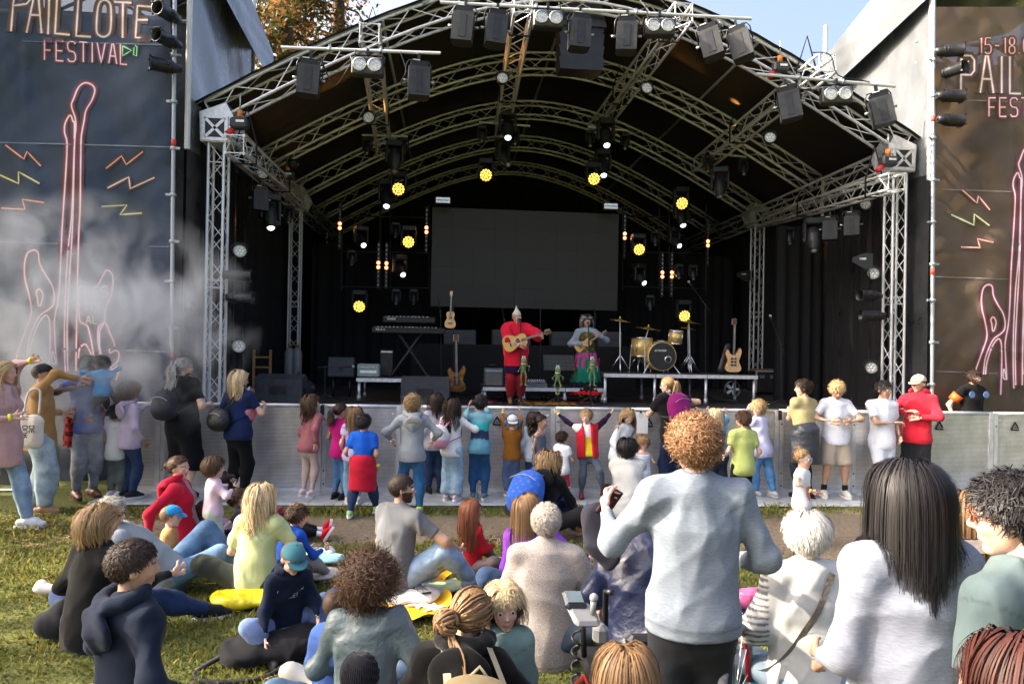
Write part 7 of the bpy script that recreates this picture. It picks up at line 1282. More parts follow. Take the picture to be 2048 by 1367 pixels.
G('bearded security guard in black vest with orange armband behind the barrier', 1942, 958, 740, PI+.1, z=0, skin='fair', sex='m', hair=('short', 'dkbrown'), beard='dkbrown', face_on=True, eyes_open=False, head=(.25, .1, 0), top=T((.006, .006, .008), .7, hem=.04, loose=.08, fold=.02), bottom=B(BLKC), shoes=BS, armR=('v', (.2, -.1, -.85)), armL=('v', (.2, -.1, -.85)), extra=[vest])
G('toddler girl with blue sunglasses and topknot in white T-shirt walking', 1602, 1088, 898, PI+.75, hr=4.9, skin='fair', hair=('bun', 'dkblond', dict(tie=(0, -.15, 1.05), vol=.7)), face_on=True, top=T((.68, .68, .7), .25, colfn=lambda fr, V: np.where(((fr[:, 2] < .2) & (fr[:, 2] > .05) & (fr[:, 1] > .03) & (np.abs(fr[:, 0]) < .05))[:, None], A(.9, .25, .3), A(1, 1, 1))), bottom=B((.42, .42, .58), kind='cotton', loose=.008), shoes=((.7, .66, .68), (.75, .7, .7)), armR=('v', (.3, .5, -.4), (1, -.6, 0)), armL=('v', (.1, .4, -.6)), extra=[glasses((.35, .55, .7), True), wristband(1)])
# -- sitting on the grass and in front
def GS(label, x, y, H, face, **k):       # seated: x, y is where the seat meets the ground
    k.setdefault('pelvis', (0, 0, .07)); return person(label, PZ(x, y), H, face, **k)
def ND(label, x, yh, Y, H, face, zs=None, **k):   # near figure: x, yh = top of head, Y = depth
    p = PY(x, yh, Y); p[2] = 0 if zs is None else zs; return person(label, p, H, face, **k)
crossR, crossL = (.16, .14, .06, (1, .3, .25)), (.14, .12, .06, (1, .3, .25))
kneeR, kneeL = (.08, .3, .045, (.2, .2, 1)), (.08, .28, .045, (.2, .2, 1))
outR, outL = (.07, .48, .05, (.2, 0, 1)), (.07, .46, .05, (.2, 0, 1))
GS('woman with hair bun in red zip hoodie sitting on the grass', 372, 1098, 1.66, -1.45, skin='fair', hair=('bun', 'brown', dict(tie=(0, -.5, .6), vol=.8)), face_on=True, eyes_open=False, head=(-.35, .0, 0), lean=(-.15, 0, 0), top=T((.36, .008, .03), 1.95, hood=1, kind='fleece', hem=.05, colfn=lambda fr, V: np.where(((np.abs(fr[:, 0]) < .035) & (fr[:, 1] > .02))[:, None], A(1, 30, 9), A(1, 1, 1))), bottom=B(BLKC, kind='cotton'), shoes=BS, legR=outR, legL=crossL, armR=('v', (.3, -.35, -.75)), armL=('v', (.2, .2, -.8)), res=.013)
G('toddler in pale pink top and mint trousers holding a toy', 424, 1106, 914, -1.1, hr=4.5, skin='pink', hair=('fringe', 'brown', dict(L=.55)), top=T((.62, .46, .52), 1.8, hem=.06, loose=.1), bottom=B((.45, .52, .42), kind='cotton', loose=.028, end=1.75), shoes=((.5, .5, .55), (.7, .7, .72)), socks=((.6, .5, .55), .08), armR=('v', (.0, .6, -.05), (1, 0, -1)), armL=('v', (0, .6, 0), (1, 0, -1)))
GS('child lying down in pink dotted shorts and maroon clogs', 478, 1080, 1.05, -1.2, hr=5.6, hair=('short', 'brown'), lean=(-1.2, 0, 0), pelvis=(0, 0, .09), top=T((.4, .25, .5), .6), bottom=B((.55, .32, .48), end=.9, loose=.02, kind='cotton', colfn=lambda V, H: np.where((np.sin(V[:, :1]*120)*np.sin(V[:, 2:]*120) > .6), A(.2, .2, .3), A(1, 1, 1))), shoes=((.2, .03, .05), (.2, .03, .05)), legR=(.1, .3, .25, (.2, 0, 1)), legL=(.05, .36, .2, (.2, 0, 1)), footR=(.1, .9), footL=(.1, .8), armR=('v', (.4, -.5, -.3)))
GS('child stretched out with red sneakers and white socks', 548, 1078, 1.2, -1.45, hr=6, hair=('short', 'brown'), lean=(-1.0, 0, 0), top=T((.05, .05, .06), .6), bottom=B(BLKC, kind='cotton', end=1.75), socks=((.65, .65, .68), .1), shoes=((.5, .01, .03), (.7, .6, .62)), legR=(.08, .44, .05, (.2, 0, 1)), legL=(.03, .46, .06, (.2, 0, 1)), footR=(.25, 1.0), footL=(.1, 1.35), armR=('v', (.4, -.5, -.3)))
GS('blonde woman in pale yellow T-shirt sitting on a yellow jacket', 512, 1196, 1.62, -.25, skin='fair', hair=('wavy', 'ltblond', dict(L=1.25, wave=.035)), head=(-.25, .05, 0), bend=.15, top=T((.46, .5, .24), .75, hem=.03, fold=.018), bottom=B((.03, .035, .03), kind='cotton'), shoes=BS, legR=crossR, legL=crossL, armR=('v', (.15, .6, -.4)), armL=('v', (.1, .5, -.6)), res=.011, near=1)
GS('boy in blue jumper and grey joggers sitting with knees up', 563, 1178, 1.15, -.75, hr=6, sex='m', hair=('short', 'brown'), head=(-.4, .2, 0), bend=.25, lean=(.15, 0, 0), top=T((.01, .07, .4), 1.8), bottom=B((.2, .21, .24), kind='fleece'), shoes=((.15, .35, .5), (.6, .6, .65)), socks=((.6, .6, .5), .05), legR=(.1, .34, .045, (.1, .2, 1)), legL=(.06, .3, .045, (.1, .2, 1)), armR=('v', (0, .7, -.3)), armL=('v', (0, .7, -.4)), res=.012)
GS('grey-haired man with glasses propped on one arm, jeans and tan soles', 338, 1178, 1.76, -1.15, sex='m', skin='pink', hair=('short', 'silver'), face_on=True, eyes_open=False, head=(-.5, 0, 0), lean=(-.62, 0, 0), bend=-.35, top=T((.24, .27, .3), .7, hem=.03), bottom=B((.1, .18, .3)), shoes=((.5, .32, .18), (.55, .33, .16)), socks=((.6, .55, .55), .08), legR=(.08, .4, .05, (.6, 0, 1)), legL=(.04, .3, .05, (.1, .3, 1)), footR=(.3, .5), armR=('v', (.2, -.1, -.95)), armL=('v', (.3, -.2, -.9)), extra=[glasses((.05, .04, .04))], res=.012, near=1)
person('child with bright blue cap peeping behind the jeans of the reclining man', PZ(330, 1150), .95, -1.4, hr=5, hair=('short', 'ltbrown'), pelvis=(0, 0, .07), lean=(.1, 0, 0), top=T((.5, .25, .1), 1.8), bottom=B(DJEAN), shoes=BS, legR=crossR, legL=crossL, extra=[cap((.02, .22, .5))])
GS('woman with wavy streaked blonde hair in black sweater, canvas sneakers', 175, 1292, 1.64, -.55, hair=('wavy', 'dkblond', dict(L=.85, wave=.04, vol=1.4)), head=(-.6, .05, 0), bend=.2, top=T((.006, .006, .006), 1.9, kind='fleece', hem=.06, loose=.12, fold=.02), bottom=B((.018, .035, .09)), shoes=((.016, .016, .02), (.68, .68, .7)), legR=(.2, .42, .045, (.2, .2, 1)), legL=(.1, .2, .05, (1, .3, .3)), footR=(.6, .0), armR=('v', (.25, .75, -.35)), armL=('v', (.2, .3, -.7)), res=.01, near=2)
ND('boy in navy hoodie standing with hands in pockets, seen from behind', 262, 1060, 2.7, 1.3, -.75, hr=6.5, sex='m', skin='tan', hair=('short', 'dkbrown', dict(L=.11)), head=(-.35, .05, 0), top=T((.009, .014, .028), 1.95, hood=1, hem=.09, loose=.16, kind='cotton', fold=.018), bottom=B((.02, .025, .05), kind='cotton'), shoes=BS, armR=('v', (.12, .28, -.72), (1, -1, 0)), armL=('v', (.12, .28, -.72), (1, -1, 0)), res=.009, near=2)
def print_text(lines, h, up, fwd=.06, col=(.6, .62, .65)):
    def fn(c):
        mb = MB(); M = np.stack([c['X'], c['Y'], c['U']], 1)
        for k, s_ in enumerate(lines):
            n = sum((.3 if ch in 'I1.' else .86) for ch in s_)*h*.8
            for st in text_strokes(s_, 0, 0, h, wd=.5, gap=.22):
                P = [(n/2-x, -y) for x, y in st]
                Q = push_out(c['bf'], np.array([c['chest']+c['X']*x+c['Y']*.02+c['U']*(up*c['H']+y-k*h*1.5) for x, y in P])+c['Y']*.05, .022)
                if len(Q) > 1: mb.tube(Q, h*.07, 4)
        mb.build('shirt_lettering', mat('print_%d' % hash_(str(col)), col, .7, var=.05), c['t'])
    return fn
GS('boy in teal cap and navy hoodie slumped on a black backpack', 565, 1296, 1.12, PI+.55, hr=5.6, sex='m', skin='pink', hair=('short', 'ltbrown'), face_on=True, eyes_open=False, head=(.1, .35, 0), pelvis=(0, 0, .15), lean=(.18, 0, 0), bend=.2, top=T((.007, .012, .03), 1.9, hood=1, kind='cotton', hem=.04), bottom=B((.14, .2, .36)), shoes=BS, legR=(.12, .2, .06, (1, .4, .4)), legL=(.16, .12, .06, (1, .4, .4)), armR=('v', (.2, .3, -.85)), armL=('v', (.1, .45, -.6)), res=.01, near=1, extra=[cap((.05, .16, .19)), print_text(['PROTECT OUR', 'PLANET'], .022, .03)])
GS('bearded man in grey T-shirt and jeans sitting sideways on a yellow mat', 785, 1192, 1.78, -.75, sex='m', skin='tan', hair=('crop', 'dkbrown'), beard='dkbrown', face_on=True, head=(-.75, 0, 0), bend=.15, lean=(.05, 0, 0), top=T((.12, .125, .135), .75, hem=.02, loose=.06, fold=.016), bottom=B((.22, .31, .42)), shoes=((.25, .3, .35), (.6, .6, .6)), legR=(.22, .3, .05, (.6, .3, 1)), legL=(.0, .22, .05, (1, .4, .3)), armR=('v', (.3, .62, -.5), (1, -.3, -.2)), armL=('v', (.15, .5, -.7)), res=.0105, near=1, girth=1.05)
GS('girl with long auburn-brown hair in red top sitting by the mat', 942, 1150, 1.1, -1.1, hr=5.8, hair=('long', 'auburn', dict(L=1.75, wave=.02)), head=(-.25, 0, 0), top=T((.42, .012, .02), 1.9), bottom=B((.12, .09, .09), kind='cotton'), shoes=((.5, .55, .56), (.6, .6, .6)), legR=(.16, .26, .06, (1, .3, .5)), legL=(.1, .3, .05, (.3, .3, 1)), armR=('v', (-.1, .65, -.45)), armL=('v', (-.1, .65, -.45)), extra=[wristband(1)], res=.011, near=1)
dots = lambda q: np.where((np.sin(q[:, :1]*70)*np.sin(q[:, 2:]*70) > .62), A(6, 1.2, .6), A(1, 1, 1))
GS('woman with curly blonde hair in black hoodie with dotted blue backpack', 1080, 1074, 1.68, -.55, hair=('wavy', 'dkblond', dict(L=1.0, wave=.07, vol=1.6)), head=(-.3, .1, 0), bend=.35, lean=(.2, 0, 0), top=T(BLKC, 1.9, hood=1, kind='fleece', hem=.05), bottom=B((.012, .012, .014), kind='cotton'), shoes=((.4, .2, .1), (.45, .23, .1)), legR=(.2, .22, .05, (1, .3, .4)), legL=(.05, .2, .05, (1, .3, .3)), armR=('v', (.1, .7, -.5)), armL=('v', (.1, .6, -.6)), extra=[backpack((.02, .1, .45), (.02, .06, .3), (.2, .14, .26), off=(-.06, -.05), colfn=dots)], res=.012)
GS('child in jeans and patterned boots sitting beside the dotted backpack woman', 1152, 1056, 1.0, -1.6, hr=5.4, hair=('short', 'brown'), lean=(-.7, 0, 0), top=T((.02, .03, .08), 1.9), bottom=B((.08, .2, .36)), shoes=((.4, .12, .1), (.5, .4, .2)), legR=(.1, .4, .06, (.2, 0, 1)), legL=(.1, .3, .06, (.2, 0, 1)), footR=(.2, .8), armR=('v', (.3, .2, .4)))
GS('grey-haired man in speckled beige cardigan sitting with his back to us', 1088, 1312, 1.8, -.12, sex='m', skin='pink', hair=('short', 'silver', dict(L=.2)), bend=.12, top=T((.3, .27, .25), 1.95, kind='tweed', hem=.1, loose=.12, fold=.022, collar=.03), bottom=B((.05, .07, .1)), shoes=BS, legR=crossR, legL=crossL, armR=('v', (.3, .35, -.75)), armL=('v', (.1, .5, -.7)), res=.009, near=2, girth=1.08)
GS('woman with long brown hair and purple top half hidden behind the cardigan man', 1082, 1222, 1.62, -.3, hair=('long', 'ltbrown', dict(L=1.5, part=-.1)), head=(.5, .1, -.15), lean=(.1, -.22, 0), top=T((.14, .03, .3), 1.9, loose=.14, hem=.06), bottom=B(DJEAN), shoes=BS, legR=kneeR, legL=crossL, armR=('v', (.6, .3, -.6)), res=.013, near=1)
ND('woman with frizzy brown curls in grey-teal leather jacket', 735, 1128, 3.55, 1.68, -.15, skin='fair', hair=('curly', 'brown', dict(L=.6, vol=1.1)), pelvis=(0, 0, .07), bend=.12, head=(-.25, .08, 0), top=T((.1, .135, .145), 1.9, kind='leather', hem=.06, loose=.08, fold=.02), bottom=B((.1, .16, .25)), shoes=BS, legR=(.14, .4, .05, (.3, .2, 1)), legL=crossL, armR=('v', (.3, .3, -.7)), armL=('v', (.2, .45, -.7)), res=.0085, near=2)
ND('child in blue cap and blue jumper tucked beside the leather jacket', 668, 1180, 3.9, 1.05, -.2, hr=5.4, hair=('short', 'brown'), pelvis=(0, 0, .1), bend=.2, top=T((.05, .1, .3), 1.9), bottom=B((.5, .48, .42), kind='cotton'), shoes=BS, legR=crossR, legL=crossL, extra=[cap((.03, .045, .08))], res=.012, near=1)
def braid_hat(c):
    M, O, s = c['Mh'], c['Oh'], c['hd']; m = cloth((.012, .012, .016), 'knit'); f = Fld(.008); f.ell(O+M@(A(0, -.06, .66)*s), A(.4, .48, .46)*s, M, [(O+M@(A(0, 0, .5)*s), M@A(0, .2, -1))]); V, Fq = f.mesh(.008); o = obj('knit_hat', mkmesh('knit_hat', V, Fq[:, ::-1], m, True, np.ones((len(V), 3))), c['t'])
    for k in range(26):
        a = -1.45+2.9*k/25; P = []
        for i in range(22):
            ph = -.95+2.2*i/21; q = A(.405*math.sin(a)*math.cos(ph), -.06-.485*math.cos(a)*math.cos(ph) , .66+.465*math.sin(ph)); w_ = .008*math.sin(i*1.9+k); P.append(O+M@((q+A(w_, w_, 0))*s))
        MB().tube(P, [.022*s*(1+.25*math.sin(i*1.9+k)) for i in range(22)], 6).build('braid', m, o)
    MB().sph(O+M@(A(0, -.56, .5)*s), .09*s, 10, 8).build('knot', m, o)
ND('child in black braided knit hat, only the head in view', 722, 1292, 2.95, 1.2, -.1, hr=6, hair=('crop', 'black'), zs=-.12, pelvis=(0, 0, .17), top=T((.1, .1, .12), 1.9), bottom=B(DJEAN), shoes=BS, legR=crossR, legL=crossL, extra=[braid_hat], res=.011, near=1)
def dreads(c):
    M, O, s = c['Mh'], c['Oh'], c['hd']; r = np.random.default_rng(3); m = hair_mat(); base = np.array(HAIRC['ltbrown']); Vs = []; o = None; mb = MB()
    tie = A(-.12, -.56, .36)
    for k in range(70):
        d = nrm(r.normal(size=3)); q = A(0, -.06, .62)+d*A(.36, .45, .41)
        if q[2] < .3 or q[1] > .3: continue
        P = []
        for i in range(9):
            t_ = i/8; p = q*(1-t_)+tie*t_; e = (p-A(0, -.06, .62))/A(.385, .475, .43); l = np.linalg.norm(e); p = A(0, -.06, .62)+e/max(l, 1e-6)*A(.385, .475, .43)*max(l, 1) if l < 1 else p; P.append(O+M@((p+r.normal(size=3)*.008)*s))
        mb.tube(P, .026*s, 5)
    for k in range(26):
        tl = nrm(r.normal(size=3)*A(1, .5, 1)); u = nrm(np.cross(tl, A(.2, 1, .1))); v = np.cross(tl, u); a0 = r.uniform(0, 6); rr = r.uniform(.16, .25); P = [O+M@((tie+A(0, -.1, 0)+(u*math.cos(a0+i*.4)+v*math.sin(a0+i*.4))*rr)*s) for i in range(11)]; mb.tube(P, .035*s, 6)
    for k in range(7):
        P = [O+M@((tie+A(.02*k, -.05, -.05))*s)]
        for i in range(8): P.append(P[-1]+M@(A(.1+.05*math.sin(k*2+i), -.02-.02*math.sin(i), -.09+.03*math.sin(k+i))*s))
        mb.tube(P, np.linspace(.032, .014, 9)*s, 6)
    me = mb.mesh('dreadlocks', m); n = len(me.vertices); v_ = np.repeat(r.uniform(.7, 1.4, n//9+1), 9)[:n, None]*base
    at = me.color_attributes['Col']; at.data.foreach_set('color', np.concatenate([v_, np.ones((n, 1))], 1).astype(np.float32).ravel()); obj('dreadlocks', me, c['t'])
ND('person with dreadlock bun in black hoodie and khaki backpack', 912, 1178, 3.0, 1.72, -.1, skin='tan', hair=('crop', 'ltbrown'), pelvis=(0, 0, .075), bend=.28, lean=(.08, .05, 0), head=(-.55, .25, .15), top=T((.007, .007, .007), 1.9, hood=1, kind='fleece', hem=.05, loose=.1, fold=.018), bottom=B((.1, .17, .3)), shoes=((.02, .02, .02), (.5, .5, .5)), legR=(.14, .4, .05, (.3, .2, 1)), legL=(.2, .42, .05, (.3, .2, 1)), armR=('v', (.3, .55, -.35)), armL=('v', (.2, .5, -.5)), extra=[dreads, backpack((.22, .17, .09), (.3, .26, .18), (.24, .13, .27), off=(.05, -.075), kind='cotton')], res=.009, near=2)
ND('fair-haired child with fringe peeping over the dreadlock person\'s shoulder', 1012, 1146, 3.3, 1.1, PI+.1, hr=5.3, zs=.0, pelvis=(0, 0, .28), skin='pink', hair=('fringe', 'ltblond', dict(L=1.1, wave=.03)), face_on=True, head=(.0, .05, .1), top=T((.2, .3, .28), 1.9), bottom=B(DJEAN), shoes=BS, legR=kneeR, legL=kneeL, res=.01, near=2)
ND('standing man with ginger curls in light grey sweatshirt, arm stretched out', 1392, 872, 2.85, 1.76, -.05, sex='m', skin='pink', hair=('curly', 'ginger', dict(L=.28, vol=.7)), head=(.18, .12, 0), girth=1.06, sh=.104, top=T((.17, .2, .24), (1.9, 1.88), kind='heather', hem=.03, loose=.08, fold=.013, collar=.015), bottom=B((.016, .018, .022), loose=.012), shoes=BS, armR=('v', (.16, .42, -.62), (.5, -1, -.4)), armL=('w', PY(1212, 1010, 3.2), (.5, -.1, -1)), res=.0085, near=2, curl=(.4, .7), extra=[glasses((.1, .1, .1))])
ND('seated person in dark navy puffer jacket in the wheelchair', 1290, 1120, 3.35, 1.66, -.35, sex='m', zs=.42, hair=('short', 'brown'), pelvis=(0, 0, .07), bend=.3, lean=(.2, 0, 0), head=(0, .5, 0), top=T((.014, .02, .055), 1.9, kind='puffer', hem=.05, loose=.2, fold=.03), bottom=B((.04, .06, .1)), shoes=BS, legR=(.08, .26, -.14, (.1, 1, .6)), legL=(.08, .26, -.14, (.1, 1, .6)), armL=('v', (.2, .4, -.7)), armR=('v', (.2, .5, -.6)), res=.011)
ND('child with straight light brown hair, only the crown in view', 1252, 1290, 2.2, 1.18, -.1, hr=6, zs=-.1, hair=('long', 'ltbrown', dict(L=1.3)), top=T((.2, .2, .25), 1.9), bottom=B(DJEAN), shoes=BS, res=.011, near=2)
shst = lambda fr, V: np.where(((np.sin(V[:, 2:3]*230) > .25) & (np.abs(fr[:, 0:1]) > .125)), A(.2, .2, .22), A(1, 1, 1))
def shoulder_bag(c):
    a_ = c['S'][1]*.55+c['nb']*.45+c['U']*.02; b_ = c['P']-c['X']*.13*c['H']; Q = np.array([a_+(b_-a_)*k/24 for k in range(25)])-c['Y']*.35
    for _ in range(8): Q = Q+c['Y']*np.maximum(c['bf'].at(Q)-.036, 0)[:, None]*.8
    T_ = np.gradient(Q, axis=0); sd = nrm3(np.cross(T_, np.broadcast_to(c['Y'], T_.shape))); ww = .03
    MB().add(np.stack([Q-sd*ww/2, Q+sd*ww/2], 1).reshape(-1, 3), [[2*k, 2*k+1, 2*k+3, 2*k+2] for k in range(len(Q)-1)]).build('bag_strap', cloth((.16, .13, .11), 'leather'), c['t'])
ND('white-haired woman in white striped sweater with shoulder strap on a stool', 1622, 1002, 3.1, 1.64, -.12, zs=.36, skin='pink', hair=('bob', 'white', dict(L=.52, vol=.8, wave=.03)), head=(-.35, .05, 0), pelvis=(0, 0, .08), bend=.1, top=T((.5, .5, .49), 1.6, kind='knit', hem=.05, loose=.1, colfn=shst, fold=.018), bottom=B((.2, .26, .33)), shoes=BS, legR=(.1, .25, -.16, (.2, 1, .6)), legL=(.16, .16, -.16, (.6, 1, .6)), armR=('v', (.2, .4, -.7)), armL=('v', (.2, .35, -.75)), extra=[shoulder_bag, glasses((.3, .25, .2))], res=.009, near=2)
ND('woman with long straight black hair in pale blue-grey sweatshirt', 1824, 944, 2.05, 1.7, -.04, skin='tan', hair=('long', 'black', dict(L=1.25, vol=1.15, part=.02)), head=(.05, .12, 0), girth=1.02, top=T((.2, .22, .275), 1.9, kind='heather', hem=.08, loose=.08, fold=.013), bottom=B((.03, .04, .06)), shoes=BS, armR=('v', (.08, .4, -.72), (.4, -1, -.3)), armL=('v', (.05, .4, -.72), (.4, -1, -.3)), res=.008, near=3)
ND('man with dark hair and tortoise sunglasses in grey-green T-shirt', 2042, 948, 1.78, 1.72, .5, sex='m', skin='fair', hair=('short', 'black', dict(L=.24)), head=(.35, .1, 0), top=T((.09, .125, .13), .7, hem=.06, loose=.1, fold=.018), bottom=B((.03, .04, .06)), shoes=BS, armR=('v', (.15, .2, -.85)), armL=('v', (.2, .4, -.7)), extra=[glasses((.2, .06, .03), True)], res=.0085, near=2)
ND('head with reddish brown hair cut off at the lower corner', 2050, 1285, 1.35, 1.45, 0, hr=6.6, hair=('bob', 'redbrown', dict(L=.7, vol=1.2)), top=T((.1, .05, .06), 1.9), bottom=B(DJEAN), shoes=BS, res=.012, near=2)
ND('person filming with a phone, half hidden by the man with sunglasses', 1930, 1052, 3.1, 1.62, -.2, zs=.12, pelvis=(0, 0, .3), hair=('long', 'ltbrown', dict(L=1.2)), top=T((.65, .62, .62), 1.9), bottom=B((.4, .12, .05), kind='cotton'), shoes=BS, legR=(.1, .3, .1, (.2, .6, 1)), legL=(.1, .3, .1, (.2, .6, 1)), armR=('v', (.1, .75, .1)), armL=('v', (-.1, .72, .1)), res=.011, near=1)
# -- the two singers
def gnome_hat(c):
    M, O, s = c['Mh'], c['Oh'], c['hd']; f = Fld(.012); f.ell(O+M@(A(0, -.05, .68)*s), A(.39, .45, .34)*s, M, [(O+M@(A(0, 0, .66)*s), M@A(0, .1, -1))]); f.cone(O+M@(A(0, -.06, .95)*s), O+M@(A(.04, -.12, 1.32)*s), .26*s, .07*s); f.cone(O+M@(A(.04, -.12, 1.32)*s), O+M@(A(0, -.14, 1.52)*s), .06*s, .025*s); V, Fq = f.mesh(.011, folds(3, .006)); obj('pointed_hat', mkmesh('pointed_hat', V, Fq[:, ::-1], cloth((.55, .5, .4), 'fleece'), True, np.ones((len(V), 3))), c['t'])
def goatee(c):
    M, O, s = c['Mh'], c['Oh'], c['hd']; f = Fld(.008); f.cone(O+M@(A(0, .3, .12)*s), O+M@(A(0, .3, -.16)*s), .11*s, .04*s); V, Fq = f.mesh(.009, folds(8, .008, 3)); obj('beard', mkmesh('beard', V, Fq[:, ::-1], cloth((.42, .42, .42), 'fleece'), True, np.ones((len(V), 3))), c['t'])
pb = st(1030, 808); s_ = F/((pb-CAMP)@FW); H1 = (808-622)/s_
poncho = lambda fr, V: np.where((fr[:, 2] < -.1)[:, None], A(.03, .4, .9), np.where((np.abs(fr[:, 0]) > .13)[:, None] & (fr[:, 2] < .12)[:, None], A(1.3, 5, 1), A(1, 1, 1)))
person('singer in long red shirt and pointed felt hat playing a small guitar', pb, H1, PI+.08, sex='m', skin='tan', hair=('bald', 'grey'), face_on=True, eyes_open=False, head=(-.1, .1, 0), group='performers', top=T((.6, .014, .035), 1.05, hem=.2, loose=.26, ex=.04, aloose=.5, colfn=poncho, fold=.022), bottom=B((.24, .01, .016), kind='fleece', loose=.02, fold=.014, end=1.85), shoes=((.2, .1, .04), (.1, .06, .03), 'boot'),
       armR=('w', PY(1040, 690, 12.05), (1, -.2, -.3)), armL=('w', PY(1084, 672, 12.0), (1, -.2, -.6)), extra=[gnome_hat, goatee, wristband(1, (.7, .4, .5))], res=.013, near=1)
def feather_hat(c):
    M, O, s = c['Mh'], c['Oh'], c['hd']; m = cloth((.02, .02, .025), 'fleece'); o = MB().lathe([(.001, .42), (.33, .42), (.36, .38), (.37, .02), (.6, -.02), (.64, .02), (.6, .03), (.37, .06)], O+M@(A(0, -.05, .76)*s), O+M@(A(0, -.05, .76)*s)+M@A(0, .0, 1), 22)
    for V in o.V: V[:] = (V-(O+M@(A(0, -.05, .76)*s)))*s+(O+M@(A(0, -.05, .76)*s))
    h = o.build('feathered_hat', m, c['t'])
    for k, col in enumerate(((.3, .05, .12), (.05, .2, .12), (.12, .05, .2))): a = .4+k*.6; MB().tube(catmull([O+M@(A(.36*math.cos(a), -.05+.36*math.sin(a), .95)*s), O+M@(A(.5*math.cos(a), -.1, 1.1+.05*k)*s), O+M@(A(.62*math.cos(a), -.25, 1.05)*s)], 4), .03*s, 5).build('feather', cloth(col, 'fleece'), h)
def skirts(c):
    P, H = c['P'], c['H']; t = c['t']
    def ring(z0, z1, r0, r1, col, name, pl, cf=None):
        f = Fld(.012); e = P-A(0, 0, z1*H); a = P-A(0, 0, z0*H); cu = [(e, A(0, 0, -1)), (a, A(0, 0, 1))]; f.cone(a+A(0, 0, .02), e-A(0, 0, .02), r0*H, r1*H, (c['Y'], 1.1), cu); dsp = lambda p: (np.sin(np.arctan2(p[:, 1]-P[1], p[:, 0]-P[0])*pl)*.014).astype(np.float32); V, Fq = f.mesh(.013, dsp); obj(name, mkmesh(name, V, Fq[:, ::-1], cloth(col, 'fleece'), True, cf(V) if cf else np.ones((len(V), 3))), t)
    ring(.27, .39, .17, .205, (.012, .012, .014), 'black_flounce', 16); ring(.37, .42, .2, .225, (.55, .01, .01), 'red_hem', 22); ring(-.02, .28, .12, .185, (.008, .15, .1), 'green_skirt', 13); ring(-.06, .12, .115, .15, (.42, .06, .28), 'pink_apron', 9, lambda V: np.where(np.sin(V[:, 2:3]*160) > .3, A(.5, .3, .6), A(1.2, 1, 1)))
    for k in range(7): a = .6+k*.8; q = P+A(math.cos(a)*.15*H, math.sin(a)*.13*H, 0); MB().tube(catmull([q, q+A(.02, 0, -.18*H)*1., q+A(-.02*math.cos(k), .0, -.34*H)], 4), .012, 4).build('ribbon', cloth(((.5, .02, .01), (.4, .1, .02), (.03, .25, .05))[k % 3], 'plain'), t)
pb = st(1171, 804); s_ = F/((pb-CAMP)@FW); H2 = (804-632)/s_
vestf = lambda fr, V: np.where((np.abs(fr[:, 0]) < .012)[:, None] & (fr[:, 1] > 0)[:, None], A(3, 1.5, 2), np.where((np.sin(fr[:, :1]*75)*np.sin(fr[:, 2:]*75) > .7), A(9, .6, 2.5), A(1, 1, 1)))
person('singer in feathered hat and layered bright skirts playing a ukulele', pb, H2, PI-.08, skin='tan', hair=('wavy', 'grey', dict(L=.95, wave=.05)), face_on=True, eyes_open=False, head=(.1, -.05, 0), group='performers', top=[T((.24, .28, .33), 1.95, hem=.0), T((.045, .075, .02), 0, ex=.022, hem=-.02, colfn=vestf, name='waistcoat', neck=.03)], bottom=B((.08, .3, .05), kind='knit', loose=.006, colfn=lambda V, H: np.where(np.sin(V[:, 2:3]*120) > .5, A(4, 2, .5), A(1, 1, 1))), shoes=BS,
       armR=('w', PY(1166, 688, 12.85), (1, -.2, -.4)), armL=('w', PY(1200, 672, 12.75), (1, -.2, -.6)), extra=[feather_hat, skirts], res=.012, near=1)
# ================================================================== belongings among the crowd
def blob(name, label, cat, loc, prims, m, k=.02, h=.012, fold=.012, sd=1, parts=None, rz=0):
    t = thing(name, label, cat, loc, rz); f = Fld(k)
    for p in prims: f.ell(*p) if len(p) == 2 else f.cone(*p)
    V, Fq = f.mesh(h, folds(sd, fold)); obj('shell', mkmesh('shell', V, Fq[:, ::-1], m, True, np.ones((len(V), 3))), t)
    return t
t = blob('yellow_jacket', 'bright yellow quilted jacket under the blonde woman', 'jacket', PZ(510, 1202), [((0, -.05, .06), (.34, .2, .075)), ((-.1, -.14, .06), (.2, .12, .06))], cloth((.62, .52, .01), 'puffer'), fold=.02)
t = blob('black_rucksack', 'black rucksack lying under the boy in teal cap', 'backpack', PZ(548, 1318), [((0, 0, .09), (.34, .2, .1)), ((-.2, -.06, .07), (.14, .15, .07)), ((.15, .05, .12), (.2, .16, .08))], cloth((.009, .009, .011), 'cotton'), fold=.02)
MB().tube(catmull([(-.25, -.1, .1), (-.42, -.2, .02), (-.3, -.32, .02), (-.02, -.3, .02), (.1, -.2, .04)], 6), .016, 6).build('strap', STRAP, t)
blob('black_handbag', 'black bag with keys behind the woman in black sweater', 'bag', PZ(112, 1275), [((0, 0, .1), (.16, .13, .11)), ((.06, 0, .2), (.1, .08, .08))], cloth((.018, .018, .022), 'cotton'), fold=.015)
t = blob('child_shoes', 'pale child shoes of someone lying behind the woman in black', 'shoes', PZ(100, 1190), [((0, 0, .05), (.14, .05, .05)), ((-.08, .02, .08), (.05, .05, .05))], cloth((.6, .56, .55), 'plain'), fold=.002)
